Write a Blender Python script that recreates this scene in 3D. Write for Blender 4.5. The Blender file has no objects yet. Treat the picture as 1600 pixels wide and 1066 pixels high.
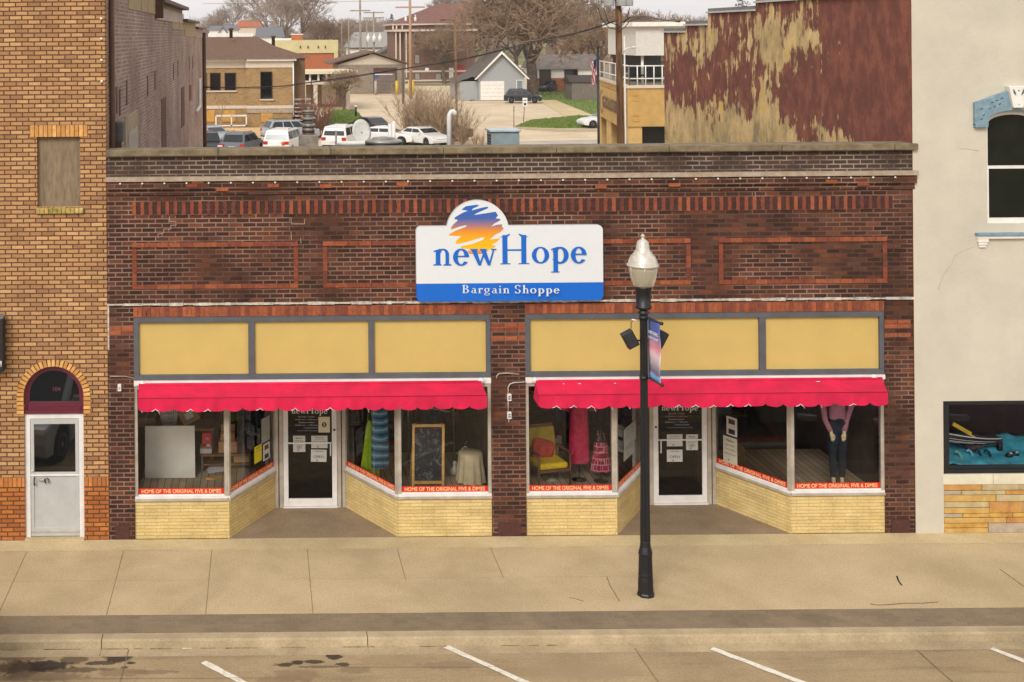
import bpy, bmesh, math, random
import numpy as np
from math import sin, cos, pi, radians
from mathutils import Vector, Matrix

# ------------------------------------------------------------------ camera, sky, sun, exposure
SC = bpy.context.scene
COL = SC.collection
F, UX, VY, ROLL, HC, D0 = 1980.0, 408.0, 56.0, 0.0085, 8.73, 22.0
cd = bpy.data.cameras.new('camera'); cam = bpy.data.objects.new('camera', cd); COL.objects.link(cam)
cam.location = (0, -D0, HC); cam.rotation_euler = (pi/2, ROLL, 0)
cd.sensor_width = 36; cd.lens = 36*F/1600
cd.shift_x = (800-UX)/1600; cd.shift_y = -(533-VY)/1600
cd.clip_start = .5; cd.clip_end = 4000
SC.camera = cam

SUN_EL, SUN_AZ = radians(37), radians(203)     # azimuth clockwise from +Y: behind the camera, a little to the left
w = bpy.data.worlds.new('World'); SC.world = w; w.use_nodes = True
nt = w.node_tree; nt.nodes.clear()
sky = nt.nodes.new('ShaderNodeTexSky'); sky.sky_type = 'NISHITA'; sky.sun_disc = False
sky.sun_elevation = SUN_EL; sky.sun_rotation = SUN_AZ; sky.dust_density = 3.0; sky.air_density = 1.0
bw = nt.nodes.new('ShaderNodeRGBToBW')
tint = nt.nodes.new('ShaderNodeMixRGB'); tint.blend_type = 'MULTIPLY'; tint.inputs[0].default_value = 1
tint.inputs[2].default_value = (1.0, .955, .93, 1)
mx = nt.nodes.new('ShaderNodeMixRGB'); mx.inputs[0].default_value = .94
bg = nt.nodes.new('ShaderNodeBackground'); bg.inputs[1].default_value = .13
out = nt.nodes.new('ShaderNodeOutputWorld')
# thin overcast: the clear sky washed out to a near white sheet with soft cloud
tc = nt.nodes.new('ShaderNodeTexCoord'); cn = nt.nodes.new('ShaderNodeTexNoise'); cn.inputs['Scale'].default_value = 3; cn.inputs['Detail'].default_value = 4
cr = nt.nodes.new('ShaderNodeMapRange'); cr.inputs[3].default_value = .9; cr.inputs[4].default_value = 1.1
cm = nt.nodes.new('ShaderNodeMixRGB'); cm.blend_type = 'MULTIPLY'; cm.inputs[0].default_value = 1
L = nt.links.new
L(sky.outputs[0], bw.inputs[0]); L(bw.outputs[0], tint.inputs[1]); L(sky.outputs[0], mx.inputs[1]); L(tint.outputs[0], mx.inputs[2])
L(tc.outputs['Generated'], cn.inputs['Vector']); L(cn.outputs[0], cr.inputs[0]); L(mx.outputs[0], cm.inputs[1]); L(cr.outputs[0], cm.inputs[2])
veil = nt.nodes.new('ShaderNodeMixRGB'); veil.inputs[0].default_value = .75; veil.inputs[2].default_value = (6.5, 6.2, 6.2, 1)
L(cm.outputs[0], veil.inputs[1]); L(veil.outputs[0], bg.inputs[0]); L(bg.outputs[0], out.inputs[0])
sl = bpy.data.lights.new('sun', 'SUN'); sl.energy = 1.5; sl.angle = radians(22); sl.color = (1, .965, .91)
so = bpy.data.objects.new('sun', sl); COL.objects.link(so)
sd = Vector((sin(SUN_AZ)*cos(SUN_EL), cos(SUN_AZ)*cos(SUN_EL), sin(SUN_EL)))
so.rotation_euler = sd.to_track_quat('Z', 'Y').to_euler(); so.location = (0, -10, 30)
SC.view_settings.view_transform = 'Standard'; SC.view_settings.look = 'None'
SC.view_settings.exposure = 0.47; SC.view_settings.gamma = 1
try: SC.view_settings.use_curve_mapping = False
except Exception: pass
SC.cycles.max_bounces = 8; SC.cycles.transparent_max_bounces = 12
SC.cycles.use_denoising = True

# ------------------------------------------------------------------ survey helpers (photo pixel -> point in the place)
def P(px, py, Y):
    u = px-UX; v = py-VY; a = u-ROLL*v; b = v+ROLL*u; k = (D0+Y)/F
    return Vector((a*k, Y, HC-b*k))
def G(px, py, z=0.0):
    u = px-UX; v = py-VY; a = u-ROLL*v; b = v+ROLL*u; d = (HC-z)*F/b
    return Vector((a*d/F, d-D0, z))
def fX(px, py=500, Y=0): return P(px, py, Y).x
def fZ(px, py, Y=0): return P(px, py, Y).z

# ------------------------------------------------------------------ colour and materials
def s2l(c): c = c/255.0; return c/12.92 if c <= .04045 else ((c+.055)/1.055)**2.4
def rgb(c, k=1.0): return (s2l(c[0])*k, s2l(c[1])*k, s2l(c[2])*k, 1)
MATS = {}
def new_mat(name):
    m = bpy.data.materials.new(name); m.use_nodes = True
    return m, m.node_tree, m.node_tree.nodes['Principled BSDF']
def N(nt, t, **kw):
    n = nt.nodes.new(t)
    for k, v in kw.items():
        if k in n.inputs: n.inputs[k].default_value = v
        else: setattr(n, k, v)
    return n
def mat(name, c, rough=.8, metal=0, var=.12, scale=6, bump=0.0, bscale=None, stretch=(1,1,1), spec=.5, alpha=None, c2=None, lo=.35, hi=.65):
    if name in MATS: return MATS[name]
    m, nt, b = new_mat(name)
    b.inputs['Roughness'].default_value = rough; b.inputs['Metallic'].default_value = metal
    b.inputs['Specular IOR Level'].default_value = spec
    A = rgb(c)
    B = rgb(c2) if c2 else tuple(x*(1-var*2) for x in A[:3])+(1,)
    A2 = A if c2 else tuple(min(1, x*(1+var)) for x in A[:3])+(1,)
    tc = N(nt, 'ShaderNodeTexCoord'); mp = N(nt, 'ShaderNodeMapping'); mp.inputs['Scale'].default_value = stretch
    nz = N(nt, 'ShaderNodeTexNoise', Scale=scale, Detail=6.0, Roughness=.65)
    rp = N(nt, 'ShaderNodeValToRGB'); rp.color_ramp.elements[0].position = lo; rp.color_ramp.elements[1].position = hi
    rp.color_ramp.elements[0].color = A2; rp.color_ramp.elements[1].color = B
    nt.links.new(tc.outputs['Object'], mp.inputs[0]); nt.links.new(mp.outputs[0], nz.inputs['Vector'])
    nt.links.new(nz.outputs[0], rp.inputs[0]); nt.links.new(rp.outputs[0], b.inputs['Base Color'])
    if bump:
        n2 = N(nt, 'ShaderNodeTexNoise', Scale=bscale or scale*6, Detail=4.0)
        bp = N(nt, 'ShaderNodeBump', Strength=bump, Distance=.02)
        nt.links.new(mp.outputs[0], n2.inputs['Vector']); nt.links.new(n2.outputs[0], bp.inputs['Height']); nt.links.new(bp.outputs[0], b.inputs['Normal'])
    MATS[name] = m; return m
def brick(name, cols, mortar, bw=.233, bh=.0773, ms=.011, off=(0,0), rough=.85, dirt=.35, dscale=1.2, offset=.5, bump=.5, mvar=None, smooth=.15):
    if name in MATS: return MATS[name]
    m, nt, b = new_mat(name); b.inputs['Roughness'].default_value = rough; b.inputs['Specular IOR Level'].default_value = .3
    uv = N(nt, 'ShaderNodeUVMap'); mp = N(nt, 'ShaderNodeMapping'); mp.inputs['Location'].default_value = (off[0], off[1], 0)
    wn = N(nt, 'ShaderNodeTexNoise', Scale=5.0, Detail=3.0)
    wv = N(nt, 'ShaderNodeVectorMath', operation='SUBTRACT'); wv.inputs[1].default_value = (.5,.5,.5)
    ws = N(nt, 'ShaderNodeVectorMath', operation='SCALE'); ws.inputs['Scale'].default_value = .012
    wa = N(nt, 'ShaderNodeVectorMath', operation='ADD')
    l = nt.links.new
    l(uv.outputs[0], wn.inputs['Vector']); l(wn.outputs['Color'], wv.inputs[0]); l(wv.outputs[0], ws.inputs[0]); l(uv.outputs[0], wa.inputs[0]); l(ws.outputs[0], wa.inputs[1])
    l(wa.outputs[0], mp.inputs[0])
    bt = N(nt, 'ShaderNodeTexBrick', Scale=1.0); bt.offset = offset
    bt.inputs['Color1'].default_value = (0,0,0,1); bt.inputs['Color2'].default_value = (1,1,1,1); bt.inputs['Mortar'].default_value = (.5,.5,.5,1)
    bt.inputs['Mortar Size'].default_value = ms; bt.inputs['Mortar Smooth'].default_value = smooth
    bt.inputs['Brick Width'].default_value = bw; bt.inputs['Row Height'].default_value = bh
    l(mp.outputs[0], bt.inputs['Vector'])
    rp = N(nt, 'ShaderNodeValToRGB'); els = rp.color_ramp.elements
    n = len(cols)
    for i, c in enumerate(cols):
        p = (i+.5)/n if n > 1 else .5
        if i < 2: els[i].position = p; els[i].color = rgb(c)
        else: e = els.new(p); e.color = rgb(c)
    l(bt.outputs['Color'], rp.inputs[0])
    # weathering
    nz = N(nt, 'ShaderNodeTexNoise', Scale=dscale, Detail=7.0, Roughness=.7)
    mr = N(nt, 'ShaderNodeMapRange'); mr.inputs[1].default_value = .35; mr.inputs[2].default_value = .7; mr.inputs[3].default_value = 1.12; mr.inputs[4].default_value = 1-dirt
    l(uv.outputs[0], nz.inputs['Vector']); l(nz.outputs[0], mr.inputs[0])
    n3 = N(nt, 'ShaderNodeTexNoise', Scale=35.0, Detail=3.0)
    mr3 = N(nt, 'ShaderNodeMapRange'); mr3.inputs[3].default_value = .66; mr3.inputs[4].default_value = 1.34
    l(uv.outputs[0], n3.inputs['Vector']); l(n3.outputs[0], mr3.inputs[0])
    m1 = N(nt, 'ShaderNodeMixRGB', blend_type='MULTIPLY'); m1.inputs[0].default_value = 1
    m2 = N(nt, 'ShaderNodeMixRGB', blend_type='MULTIPLY'); m2.inputs[0].default_value = 1
    mm = N(nt, 'ShaderNodeMixRGB'); mm.inputs[2].default_value = rgb(mortar)
    l(rp.outputs[0], m1.inputs[1]); l(mr3.outputs[0], m1.inputs[2])
    fac = bt.outputs['Fac']
    if mvar:      # mortar visible in some areas more than others
        nv = N(nt, 'ShaderNodeTexNoise', Scale=mvar[0], Detail=3.0); mv = N(nt, 'ShaderNodeMapRange')
        mv.inputs[1].default_value = .4; mv.inputs[2].default_value = .6; mv.inputs[3].default_value = mvar[1]; mv.inputs[4].default_value = 1
        ml = N(nt, 'ShaderNodeMath', operation='MULTIPLY')
        l(uv.outputs[0], nv.inputs['Vector']); l(nv.outputs[0], mv.inputs[0]); l(mv.outputs[0], ml.inputs[0]); l(fac, ml.inputs[1]); fac = ml.outputs[0]
    l(fac, mm.inputs[0]); l(m1.outputs[0], mm.inputs[1])
    l(mm.outputs[0], m2.inputs[1]); l(mr.outputs[0], m2.inputs[2]); l(m2.outputs[0], b.inputs['Base Color'])
    if bump:
        bp = N(nt, 'ShaderNodeBump', Strength=bump, Distance=.006); bp.invert = True
        l(bt.outputs['Fac'], bp.inputs['Height']); l(bp.outputs[0], b.inputs['Normal'])
    MATS[name] = m; return m
def glass(name, tintc=(255,255,255), ior=1.5, rough=0.0):
    if name in MATS: return MATS[name]
    m, nt, b = new_mat(name); nt.nodes.remove(b)
    t = N(nt, 'ShaderNodeBsdfTransparent'); t.inputs[0].default_value = rgb(tintc)
    g = N(nt, 'ShaderNodeBsdfGlossy', Roughness=rough); g.inputs[0].default_value = (1,1,1,1)
    f = N(nt, 'ShaderNodeFresnel', IOR=ior); mx = N(nt, 'ShaderNodeMixShader')
    o = nt.nodes['Material Output']
    nt.links.new(f.outputs[0], mx.inputs[0]); nt.links.new(t.outputs[0], mx.inputs[1]); nt.links.new(g.outputs[0], mx.inputs[2]); nt.links.new(mx.outputs[0], o.inputs[0])
    MATS[name] = m; return m

# ------------------------------------------------------------------ mesh builder
class MB:
    def __init__(s): s.v = []; s.f = []; s.m = []; s.mats = []; s.sm = []
    def mi(s, m):
        if m not in s.mats: s.mats.append(m)
        return s.mats.index(m)
    def add(s, vs, fs, m, smooth=False):
        o = len(s.v); s.v.extend([tuple(v) for v in vs]); k = s.mi(m)
        for f in fs: s.f.append(tuple(i+o for i in f)); s.m.append(k); s.sm.append(smooth)
        return s
    def box(s, x0, x1, y0, y1, z0, z1, m):
        if x0 > x1: x0, x1 = x1, x0
        if y0 > y1: y0, y1 = y1, y0
        if z0 > z1: z0, z1 = z1, z0
        v = [(x0,y0,z0),(x1,y0,z0),(x1,y1,z0),(x0,y1,z0),(x0,y0,z1),(x1,y0,z1),(x1,y1,z1),(x0,y1,z1)]
        return s.add(v, [(0,3,2,1),(4,5,6,7),(0,1,5,4),(1,2,6,5),(2,3,7,6),(3,0,4,7)], m)
    def obox(s, c, ax, ay, az, m):      # oriented box: centre + half axes
        c, ax, ay, az = map(Vector, (c, ax, ay, az)); v = []
        for dz in (-1,1):
            for dx, dy in ((-1,-1),(1,-1),(1,1),(-1,1)): v.append(c+ax*dx+ay*dy+az*dz)
        return s.add(v, [(0,3,2,1),(4,5,6,7),(0,1,5,4),(1,2,6,5),(2,3,7,6),(3,0,4,7)], m)
    def prism(s, poly, y0, y1, m, smooth=False):     # polygon in XZ, extruded along Y
        n = len(poly); v = [(x,y0,z) for x,z in poly]+[(x,y1,z) for x,z in poly]
        f = [tuple(range(n)), tuple(range(2*n-1, n-1, -1))]+[(i, n+i, n+(i+1)%n, (i+1)%n) for i in range(n)]
        return s.add(v, f, m, smooth)
    def slab(s, poly, z0, z1, m):        # polygon in XY, extruded along Z
        n = len(poly); v = [(x,y,z0) for x,y in poly]+[(x,y,z1) for x,y in poly]
        f = [tuple(range(n-1,-1,-1)), tuple(range(n, 2*n))]+[(i, (i+1)%n, n+(i+1)%n, n+i) for i in range(n)]
        return s.add(v, f, m)
    def tube(s, pts, r, m, n=8, cap=True, smooth=True):
        pts = [Vector(p) for p in pts]; k = len(pts)
        rs = r if isinstance(r, (list, tuple)) else [r]*k
        vs = []; fs = []; prev = None
        for i, p in enumerate(pts):
            t = (pts[min(i+1,k-1)]-pts[max(i-1,0)])
            if t.length < 1e-9: t = Vector((0,0,1))
            t.normalize()
            if prev is None:
                a = t.cross(Vector((0,0,1)))
                if a.length < 1e-3: a = t.cross(Vector((0,1,0)))
            else: a = prev - t*prev.dot(t)
            a.normalize(); b = t.cross(a); prev = a
            for j in range(n): vs.append(p+(a*cos(2*pi*j/n)+b*sin(2*pi*j/n))*rs[i])
        for i in range(k-1):
            for j in range(n): fs.append((i*n+j, i*n+(j+1)%n, (i+1)*n+(j+1)%n, (i+1)*n+j))
        if cap: fs.append(tuple(range(n-1,-1,-1))); fs.append(tuple(range((k-1)*n, k*n)))
        return s.add(vs, fs, m, smooth)
    def lathe(s, prof, c, m, n=20, smooth=True, axis=None, sx=1, sy=1):   # prof: (r, h) up the axis
        c = Vector(c); ax = Vector(axis).normalized() if axis else Vector((0,0,1))
        a = ax.cross(Vector((0,1,0)));  a = Vector((1,0,0)) if a.length < 1e-3 else a.normalized(); b = ax.cross(a)
        if not axis: a, b = Vector((1,0,0)), Vector((0,1,0))
        vs = []; fs = []
        for r, h in prof:
            for j in range(n): vs.append(c+ax*h+a*(r*sx*cos(2*pi*j/n))+b*(r*sy*sin(2*pi*j/n)))
        for i in range(len(prof)-1):
            for j in range(n): fs.append((i*n+j, i*n+(j+1)%n, (i+1)*n+(j+1)%n, (i+1)*n+j))
        fs.append(tuple(range(n-1,-1,-1))); fs.append(tuple(range((len(prof)-1)*n, len(prof)*n)))
        return s.add(vs, fs, m, smooth)
    def quad(s, a, b, c, d, m): return s.add([a,b,c,d], [(0,1,2,3)], m)
    def build(s, name, parent=None, bevel=0, label=None, smooth_all=False):
        off = Vector((0,0,0)); p = parent
        while p is not None: off += p.location; p = p.parent
        me = bpy.data.meshes.new(name)
        me.from_pydata([(v[0]-off.x, v[1]-off.y, v[2]-off.z) for v in s.v], [], s.f)
        for m in s.mats: me.materials.append(m)
        me.polygons.foreach_set('material_index', s.m)
        me.polygons.foreach_set('use_smooth', [True]*len(s.f) if smooth_all else s.sm)
        uv = me.uv_layers.new(name='UVMap')
        for pl in me.polygons:
            n = pl.normal
            if abs(n.z) > .7: 
                for li in pl.loop_indices:
                    c = s.v[me.loops[li].vertex_index]; uv.data[li].uv = (c[0], c[1])
            else:
                t = Vector((-n.y, n.x, 0)).normalized()
                if t.x < -.3 or (abs(t.x) <= .3 and t.y < 0): t = -t
                for li in pl.loop_indices:
                    c = s.v[me.loops[li].vertex_index]; uv.data[li].uv = (c[0]*t.x+c[1]*t.y, c[2])
        o = bpy.data.objects.new(name, me); COL.objects.link(o)
        if parent is not None: o.parent = parent
        if bevel:
            bv = o.modifiers.new('bevel', 'BEVEL'); bv.width = bevel; bv.segments = 2; bv.limit_method = 'ANGLE'
        if label: o['label'] = label
        return o
def thing(name, label, cat, loc=(0,0,0), rz=0, group=None):
    o = bpy.data.objects.new(name, None); COL.objects.link(o); o.location = loc; o.rotation_euler = (0,0,rz)
    o['label'] = label; o['category'] = cat
    if group: o['group'] = group
    return o
def tag(o, label, cat, group=None):
    o['label'] = label; o['category'] = cat
    if group: o['group'] = group
    return o
def struct(o, kind='structure', label=None):
    o['kind'] = kind
    if label: o['label'] = label
    return o
def copy_tree(root, loc, rz, label, group=None):
    def cp(o, par):
        c = o.copy(); COL.objects.link(c); c.parent = par
        for ch in o.children: cp(ch, c)
        return c
    r = cp(root, None); r.location = loc; r.rotation_euler = (0,0,rz); r['label'] = label
    if group: r['group'] = group
    return r
def origin_bottom(o):      # single mesh thing: move its origin to its base centre
    me = o.data; vs = [v.co for v in me.vertices]
    c = Vector(((min(v.x for v in vs)+max(v.x for v in vs))/2, (min(v.y for v in vs)+max(v.y for v in vs))/2, min(v.z for v in vs)))
    me.transform(Matrix.Translation(-c)); o.location = o.location+c
    return o

# writing: built-in font for small lettering
def add_text(mb, body, o, width=None, height=None, m=None, xd=(1,0,0), up=(0,0,1), n=(0,-1,0), depth=.001, align='CENTER', bold=0.0):
    cu = bpy.data.curves.new('lettering', 'FONT'); cu.body = body; cu.size = 1; cu.extrude = 0; cu.offset = bold
    ob = bpy.data.objects.new('lettering', cu); COL.objects.link(ob)
    dg = bpy.context.evaluated_depsgraph_get(); me = bpy.data.meshes.new_from_object(ob.evaluated_get(dg))
    bpy.data.objects.remove(ob); bpy.data.curves.remove(cu)
    vs = [v.co.copy() for v in me.vertices]; fs = [tuple(p.vertices) for p in me.polygons]; bpy.data.meshes.remove(me)
    if not vs: return
    x0 = min(v.x for v in vs); x1 = max(v.x for v in vs); y0 = min(v.y for v in vs); y1 = max(v.y for v in vs)
    sx = (width/(x1-x0)) if width else None; sy = (height/(y1-y0)) if height else None
    sx = sx or sy; sy = sy or sx
    o = Vector(o); xd = Vector(xd).normalized(); up = Vector(up).normalized(); n = Vector(n).normalized()
    ox = (x0+x1)/2 if align == 'CENTER' else x0
    mb.add([o+xd*((v.x-ox)*sx)+up*((v.y-(y0+y1)/2)*sy)+n*depth for v in vs], fs, m)
# serif letters drawn from stems, hairlines and bowls; x-height 1
def arc(cx, cy, rx, ry, ix, iy, a0, a1, n=22):
    o = []
    for i in range(n):
        t0 = radians(a0+(a1-a0)*i/n); t1 = radians(a0+(a1-a0)*(i+1)/n)
        o.append([(cx+rx*cos(t0), cy+ry*sin(t0)), (cx+rx*cos(t1), cy+ry*sin(t1)), (cx+ix*cos(t1), cy+iy*sin(t1)), (cx+ix*cos(t0), cy+iy*sin(t0))])
    return o
def R_(a, b, c, d): return [[(a,b),(c,b),(c,d),(a,d)]]
def glyph(c):
    S, h = .25, .08
    if c == 'n': return .98, R_(.13,0,.13+S,.93)+[[(0,.86),(.13+S,1.0),(.13+S,.86),(.02,.8)]]+R_(.01,0,.44,h)+arc(.52,.66,.32,.34,.13,.25,0,165)+R_(.65,0,.84,.68)+R_(.54,0,.96,h)
    if c == 'h': return .98, R_(.13,0,.13+S,1.6)+[[(0,1.52),(.13+S,1.66),(.13+S,1.5),(.02,1.46)]]+R_(.01,0,.44,h)+arc(.52,.66,.32,.34,.13,.25,0,165)+R_(.65,0,.84,.68)+R_(.54,0,.96,h)
    if c == 'e': return .9, arc(.44,.49,.43,.51,.18,.42,0,325)+R_(.2,.5,.86,.58)
    if c == 'o': return 1.0, arc(.48,.49,.47,.51,.22,.42,0,360,30)
    if c == 'w': return 1.35, [[(.02,.93),(.3,.93),(.55,.0),(.4,.0)],[(.42,.0),(.52,.0),(.74,.72),(.68,.8)],[(.51,.93),(.79,.93),(1.05,.0),(.9,.0)],[(.92,.0),(1.02,.0),(1.26,.93),(1.18,.93)]]+R_(-.03,.9,.36,.97)+R_(.48,.9,.84,.97)+R_(1.08,.9,1.36,.97)
    if c == 'p': return 1.02, R_(.13,-.52,.13+S,.93)+[[(0,.86),(.13+S,1.0),(.13+S,.86),(.02,.8)]]+R_(.0,-.56,.46,-.5)+arc(.5,.48,.46,.52,.2,.41,-155,155)
    if c == 'H': return 1.95, R_(.16,0,.48,1.75)+R_(1.34,0,1.66,1.75)+R_(.44,.8,1.38,.9)+R_(.02,0,.66,.06)+R_(1.16,0,1.84,.06)+[[(.0,1.62),(.2,1.68),(.64,1.84),(.64,1.78),(.44,1.6)],[(1.82,1.62),(1.62,1.68),(1.18,1.84),(1.18,1.78),(1.38,1.6)]]
    if c == 'B': return 1.15, R_(.14,0,.36,1.6)+R_(0,0,.5,.08)+R_(0,1.52,.5,1.6)+arc(.45,1.22,.46,.38,.24,.3,-90,90,14)+arc(.45,.44,.56,.44,.32,.36,-90,90,14)+R_(.3,.8,.5,.88)
    if c == 'S': return 1.0, arc(.45,1.22,.4,.42,.2,.33,20,250,18)+arc(.45,.4,.44,.43,.22,.34,-165,75,18)+[[(.12,1.02),(.3,.92),(.75,.65),(.62,.78)]]+R_(.76,1.2,.83,1.6)+R_(.04,.0,.11,.45)
    if c == 'a': return .9, arc(.4,.27,.34,.29,.17,.21,40,320,18)+R_(.52,.06,.72,.7)+arc(.42,.68,.3,.32,.12,.24,0,150,12)+R_(.6,0,.88,.07)
    if c == 'r': return .75, R_(.13,0,.33,.93)+[[(0,.86),(.33,1.0),(.33,.86),(.02,.8)]]+R_(.0,0,.5,.07)+arc(.55,.72,.26,.28,.1,.16,60,170,10)+R_(.56,.74,.74,.92)
    if c == 'g': return .95, arc(.42,.62,.38,.38,.18,.3,0,360,22)+R_(.6,.88,.9,.97)+arc(.42,-.18,.42,.26,.3,.17,0,360,22)+[[(.14,.3),(.26,.3),(.4,.05),(.2,.1)]]
    if c == 'i': return .5, R_(.13,0,.33,.93)+[[(0,.86),(.33,1.0),(.33,.86),(.02,.8)]]+R_(.0,0,.46,.07)+arc(.23,1.35,.13,.13,0,0,0,360,10)
    return .45, []
def serif(mb, text, x, z, y, xh, m, width=None, xd=(1,0,0), depth0=0.0, gap=.06):
    tot = sum(glyph(c)[0]+gap for c in text)-gap
    sx = (width/tot) if width else xh
    xd = Vector(xd).normalized(); nrm = Vector((xd.y, -xd.x, 0)); o = Vector((x, y, z)); cx = 0; k = 0
    for c in text:
        wd, polys = glyph(c)
        for p in polys:
            k += 1
            mb.add([o+xd*((cx+a)*sx)+Vector((0,0,b*xh))+nrm*(depth0+k*.00025) for a, b in p], [tuple(range(len(p)))], m)
        cx += wd+gap
rnd = random.Random(7)
# ------------------------------------------------------------------ materials of the near street
DK = [(60,39,30),(76,46,34),(52,35,29),(88,54,39),(66,42,33),(112,66,44),(72,43,33),(92,62,50)]
M_BR = brick('dark_brick', DK, (150,116,98), dirt=.5, mvar=(.7,.12), dscale=.8, smooth=.3)
M_BR2 = brick('grey_brown_brick', [(74,56,48),(60,48,44),(84,60,48),(66,54,50)], (150,134,116), off=(.1,0), mvar=(1.5,.2))
M_OB = [mat('orange_brick_%d' % i, c, .85, var=.15, scale=14, bump=.3) for i, c in enumerate([(146,76,42),(162,86,48),(128,62,36),(148,80,48)])]
M_RB = [mat('red_brick_%d' % i, c, .85, var=.15, scale=14, bump=.3) for i, c in enumerate([(104,54,40),(124,62,42),(80,44,36),(136,70,44)])]
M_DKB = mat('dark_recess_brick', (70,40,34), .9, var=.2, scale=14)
M_MORT = mat('light_mortar', (196,186,172), .95, var=.25, scale=9, bump=.6)
M_JOINT = mat('dull_mortar', (150,100,80), .95, var=.2, scale=9)
M_TAN = brick('tan_brick', [(160,120,82),(186,144,98),(174,130,86),(200,156,108),(146,108,74),(180,134,92)], (92,62,38), bw=.213, bh=.0766, ms=.012, dirt=.22, dscale=.7, smooth=.25)
M_TANO = brick('orange_tan_brick', [(166,98,44),(184,112,52),(150,86,42),(176,104,58)], (96,64,34), bw=.213, bh=.0766, ms=.012, dirt=.2)
M_YB = brick('yellow_painted_brick', [(210,184,122),(216,192,134),(204,178,118)], (184,158,106), bw=.42, bh=.058, ms=.005, dirt=.22, dscale=1.8, bump=.8)
M_COP = mat('coping_stone', (134,118,92), .9, var=.2, scale=5, bump=.4, c2=(98,86,64))
M_BAND = mat('stone_band', (176,160,140), .9, var=.2, scale=7, bump=.5, c2=(150,130,108))
M_GREY = mat('slate_grey_paint', (84,86,90), .6, var=.1, scale=3)
M_YEL = mat('yellow_stucco', (198,171,100), .9, var=.025, scale=1.5, bump=.35, bscale=90)
M_AL = mat('aluminium', (176,166,150), .5, metal=.05, var=.12, scale=4)
M_ALW = mat('bright_aluminium', (222,218,212), .45, metal=.0, var=.05, scale=4)
M_WH = mat('white_paint', (226,222,212), .6, var=.05, scale=4)
M_CRM = mat('cream_wall_paint', (198,190,172), .9, var=.05, scale=.8, bump=.25, bscale=40)
M_CRM2 = mat('cream_trim', (214,206,180), .85, var=.06, scale=3)
M_BLK = mat('black_paint', (26,27,30), .5, var=.15, scale=8)
M_BLUE = mat('weathered_blue_paint', (122,148,160), .7, var=.12, scale=9)
M_GL = glass('window_glass', ior=1.52); M_GLD = glass('door_glass', (180,180,180))
M_DARKG = mat('dark_room_glass', (22,23,22), .04, var=.2, scale=5, spec=.6)
M_TINT = mat('tinted_door_glass', (20,21,21), .03, var=.2, scale=5, spec=.6)
MATS['tinted_door_glass'].node_tree.nodes['Principled BSDF'].inputs['IOR'].default_value = 2.3
M_WSH = brick('mauve_side_brick', [(150,122,108),(164,134,118),(136,108,98),(172,144,128)], (192,174,160), bw=.24, bh=.0773, ms=.012, dirt=.35, dscale=.6, mvar=(.5,.3))
M_SID = mat('tan_siding', (168,146,104), .8, var=.08, scale=3)
M_BRN = mat('brown_metal', (84,56,40), .6, var=.15, scale=5)
M_ROOF = mat('roof_membrane', (70,68,66), .95, var=.2, scale=2)
M_INW = mat('shop_wall_brown', (104,88,74), .9, var=.15, scale=2)
M_INF = mat('shop_carpet', (96,88,78), .95, var=.15, scale=4)

# ------------------------------------------------------------------ ground, street
def pave_mat(name, c, c2, sc, bmp=.25):
    m, nt, b = new_mat(name); b.inputs['Roughness'].default_value = .92; b.inputs['Specular IOR Level'].default_value = .25
    l = nt.links.new; tc = N(nt, 'ShaderNodeTexCoord')
    n1 = N(nt, 'ShaderNodeTexNoise', Scale=sc, Detail=10.0, Roughness=.62); n2 = N(nt, 'ShaderNodeTexNoise', Scale=32.0, Detail=6.0, Roughness=.8)
    rp = N(nt, 'ShaderNodeValToRGB'); rp.color_ramp.elements[0].position = .36; rp.color_ramp.elements[1].position = .66
    rp.color_ramp.elements[0].color = rgb(c); rp.color_ramp.elements[1].color = rgb(c2)
    mr = N(nt, 'ShaderNodeMapRange'); mr.inputs[1].default_value = .3; mr.inputs[2].default_value = .7; mr.inputs[3].default_value = .72; mr.inputs[4].default_value = 1.26
    mm = N(nt, 'ShaderNodeMixRGB', blend_type='MULTIPLY'); mm.inputs[0].default_value = 1
    l(tc.outputs['Object'], n1.inputs['Vector']); l(tc.outputs['Object'], n2.inputs['Vector']); l(n1.outputs[0], rp.inputs[0]); l(n2.outputs[0], mr.inputs[0])
    l(rp.outputs[0], mm.inputs[1]); l(mr.outputs[0], mm.inputs[2])
    n4 = N(nt, 'ShaderNodeTexNoise', Scale=.33, Detail=5.0, Roughness=.6, Distortion=.6); m4 = N(nt, 'ShaderNodeMapRange'); m4.inputs[1].default_value = .44; m4.inputs[2].default_value = .56; m4.inputs[3].default_value = .93; m4.inputs[4].default_value = 1.05
    n5 = N(nt, 'ShaderNodeTexNoise', Scale=3.1, Detail=6.0, Roughness=.75); m5 = N(nt, 'ShaderNodeMapRange'); m5.inputs[1].default_value = .62; m5.inputs[2].default_value = .74; m5.inputs[3].default_value = 1.0; m5.inputs[4].default_value = .84
    x4 = N(nt, 'ShaderNodeMath', operation='MULTIPLY'); mmb = N(nt, 'ShaderNodeMixRGB', blend_type='MULTIPLY'); mmb.inputs[0].default_value = 1
    l(tc.outputs['Object'], n4.inputs['Vector']); l(tc.outputs['Object'], n5.inputs['Vector']); l(n4.outputs[0], m4.inputs[0]); l(n5.outputs[0], m5.inputs[0]); l(m4.outputs[0], x4.inputs[0]); l(m5.outputs[0], x4.inputs[1]); l(mm.outputs[0], mmb.inputs[1]); l(x4.outputs[0], mmb.inputs[2]); l(mmb.outputs[0], b.inputs['Base Color'])
    bp = N(nt, 'ShaderNodeBump', Strength=bmp, Distance=.01); l(n2.outputs[0], bp.inputs['Height']); l(bp.outputs[0], b.inputs['Normal'])
    MATS[name] = m; return m
M_SW = pave_mat('sidewalk_concrete', (190,170,134), (176,156,120), .8)
M_SWS = pave_mat('pale_concrete', (200,182,142), (184,164,124), 1.2)
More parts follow.
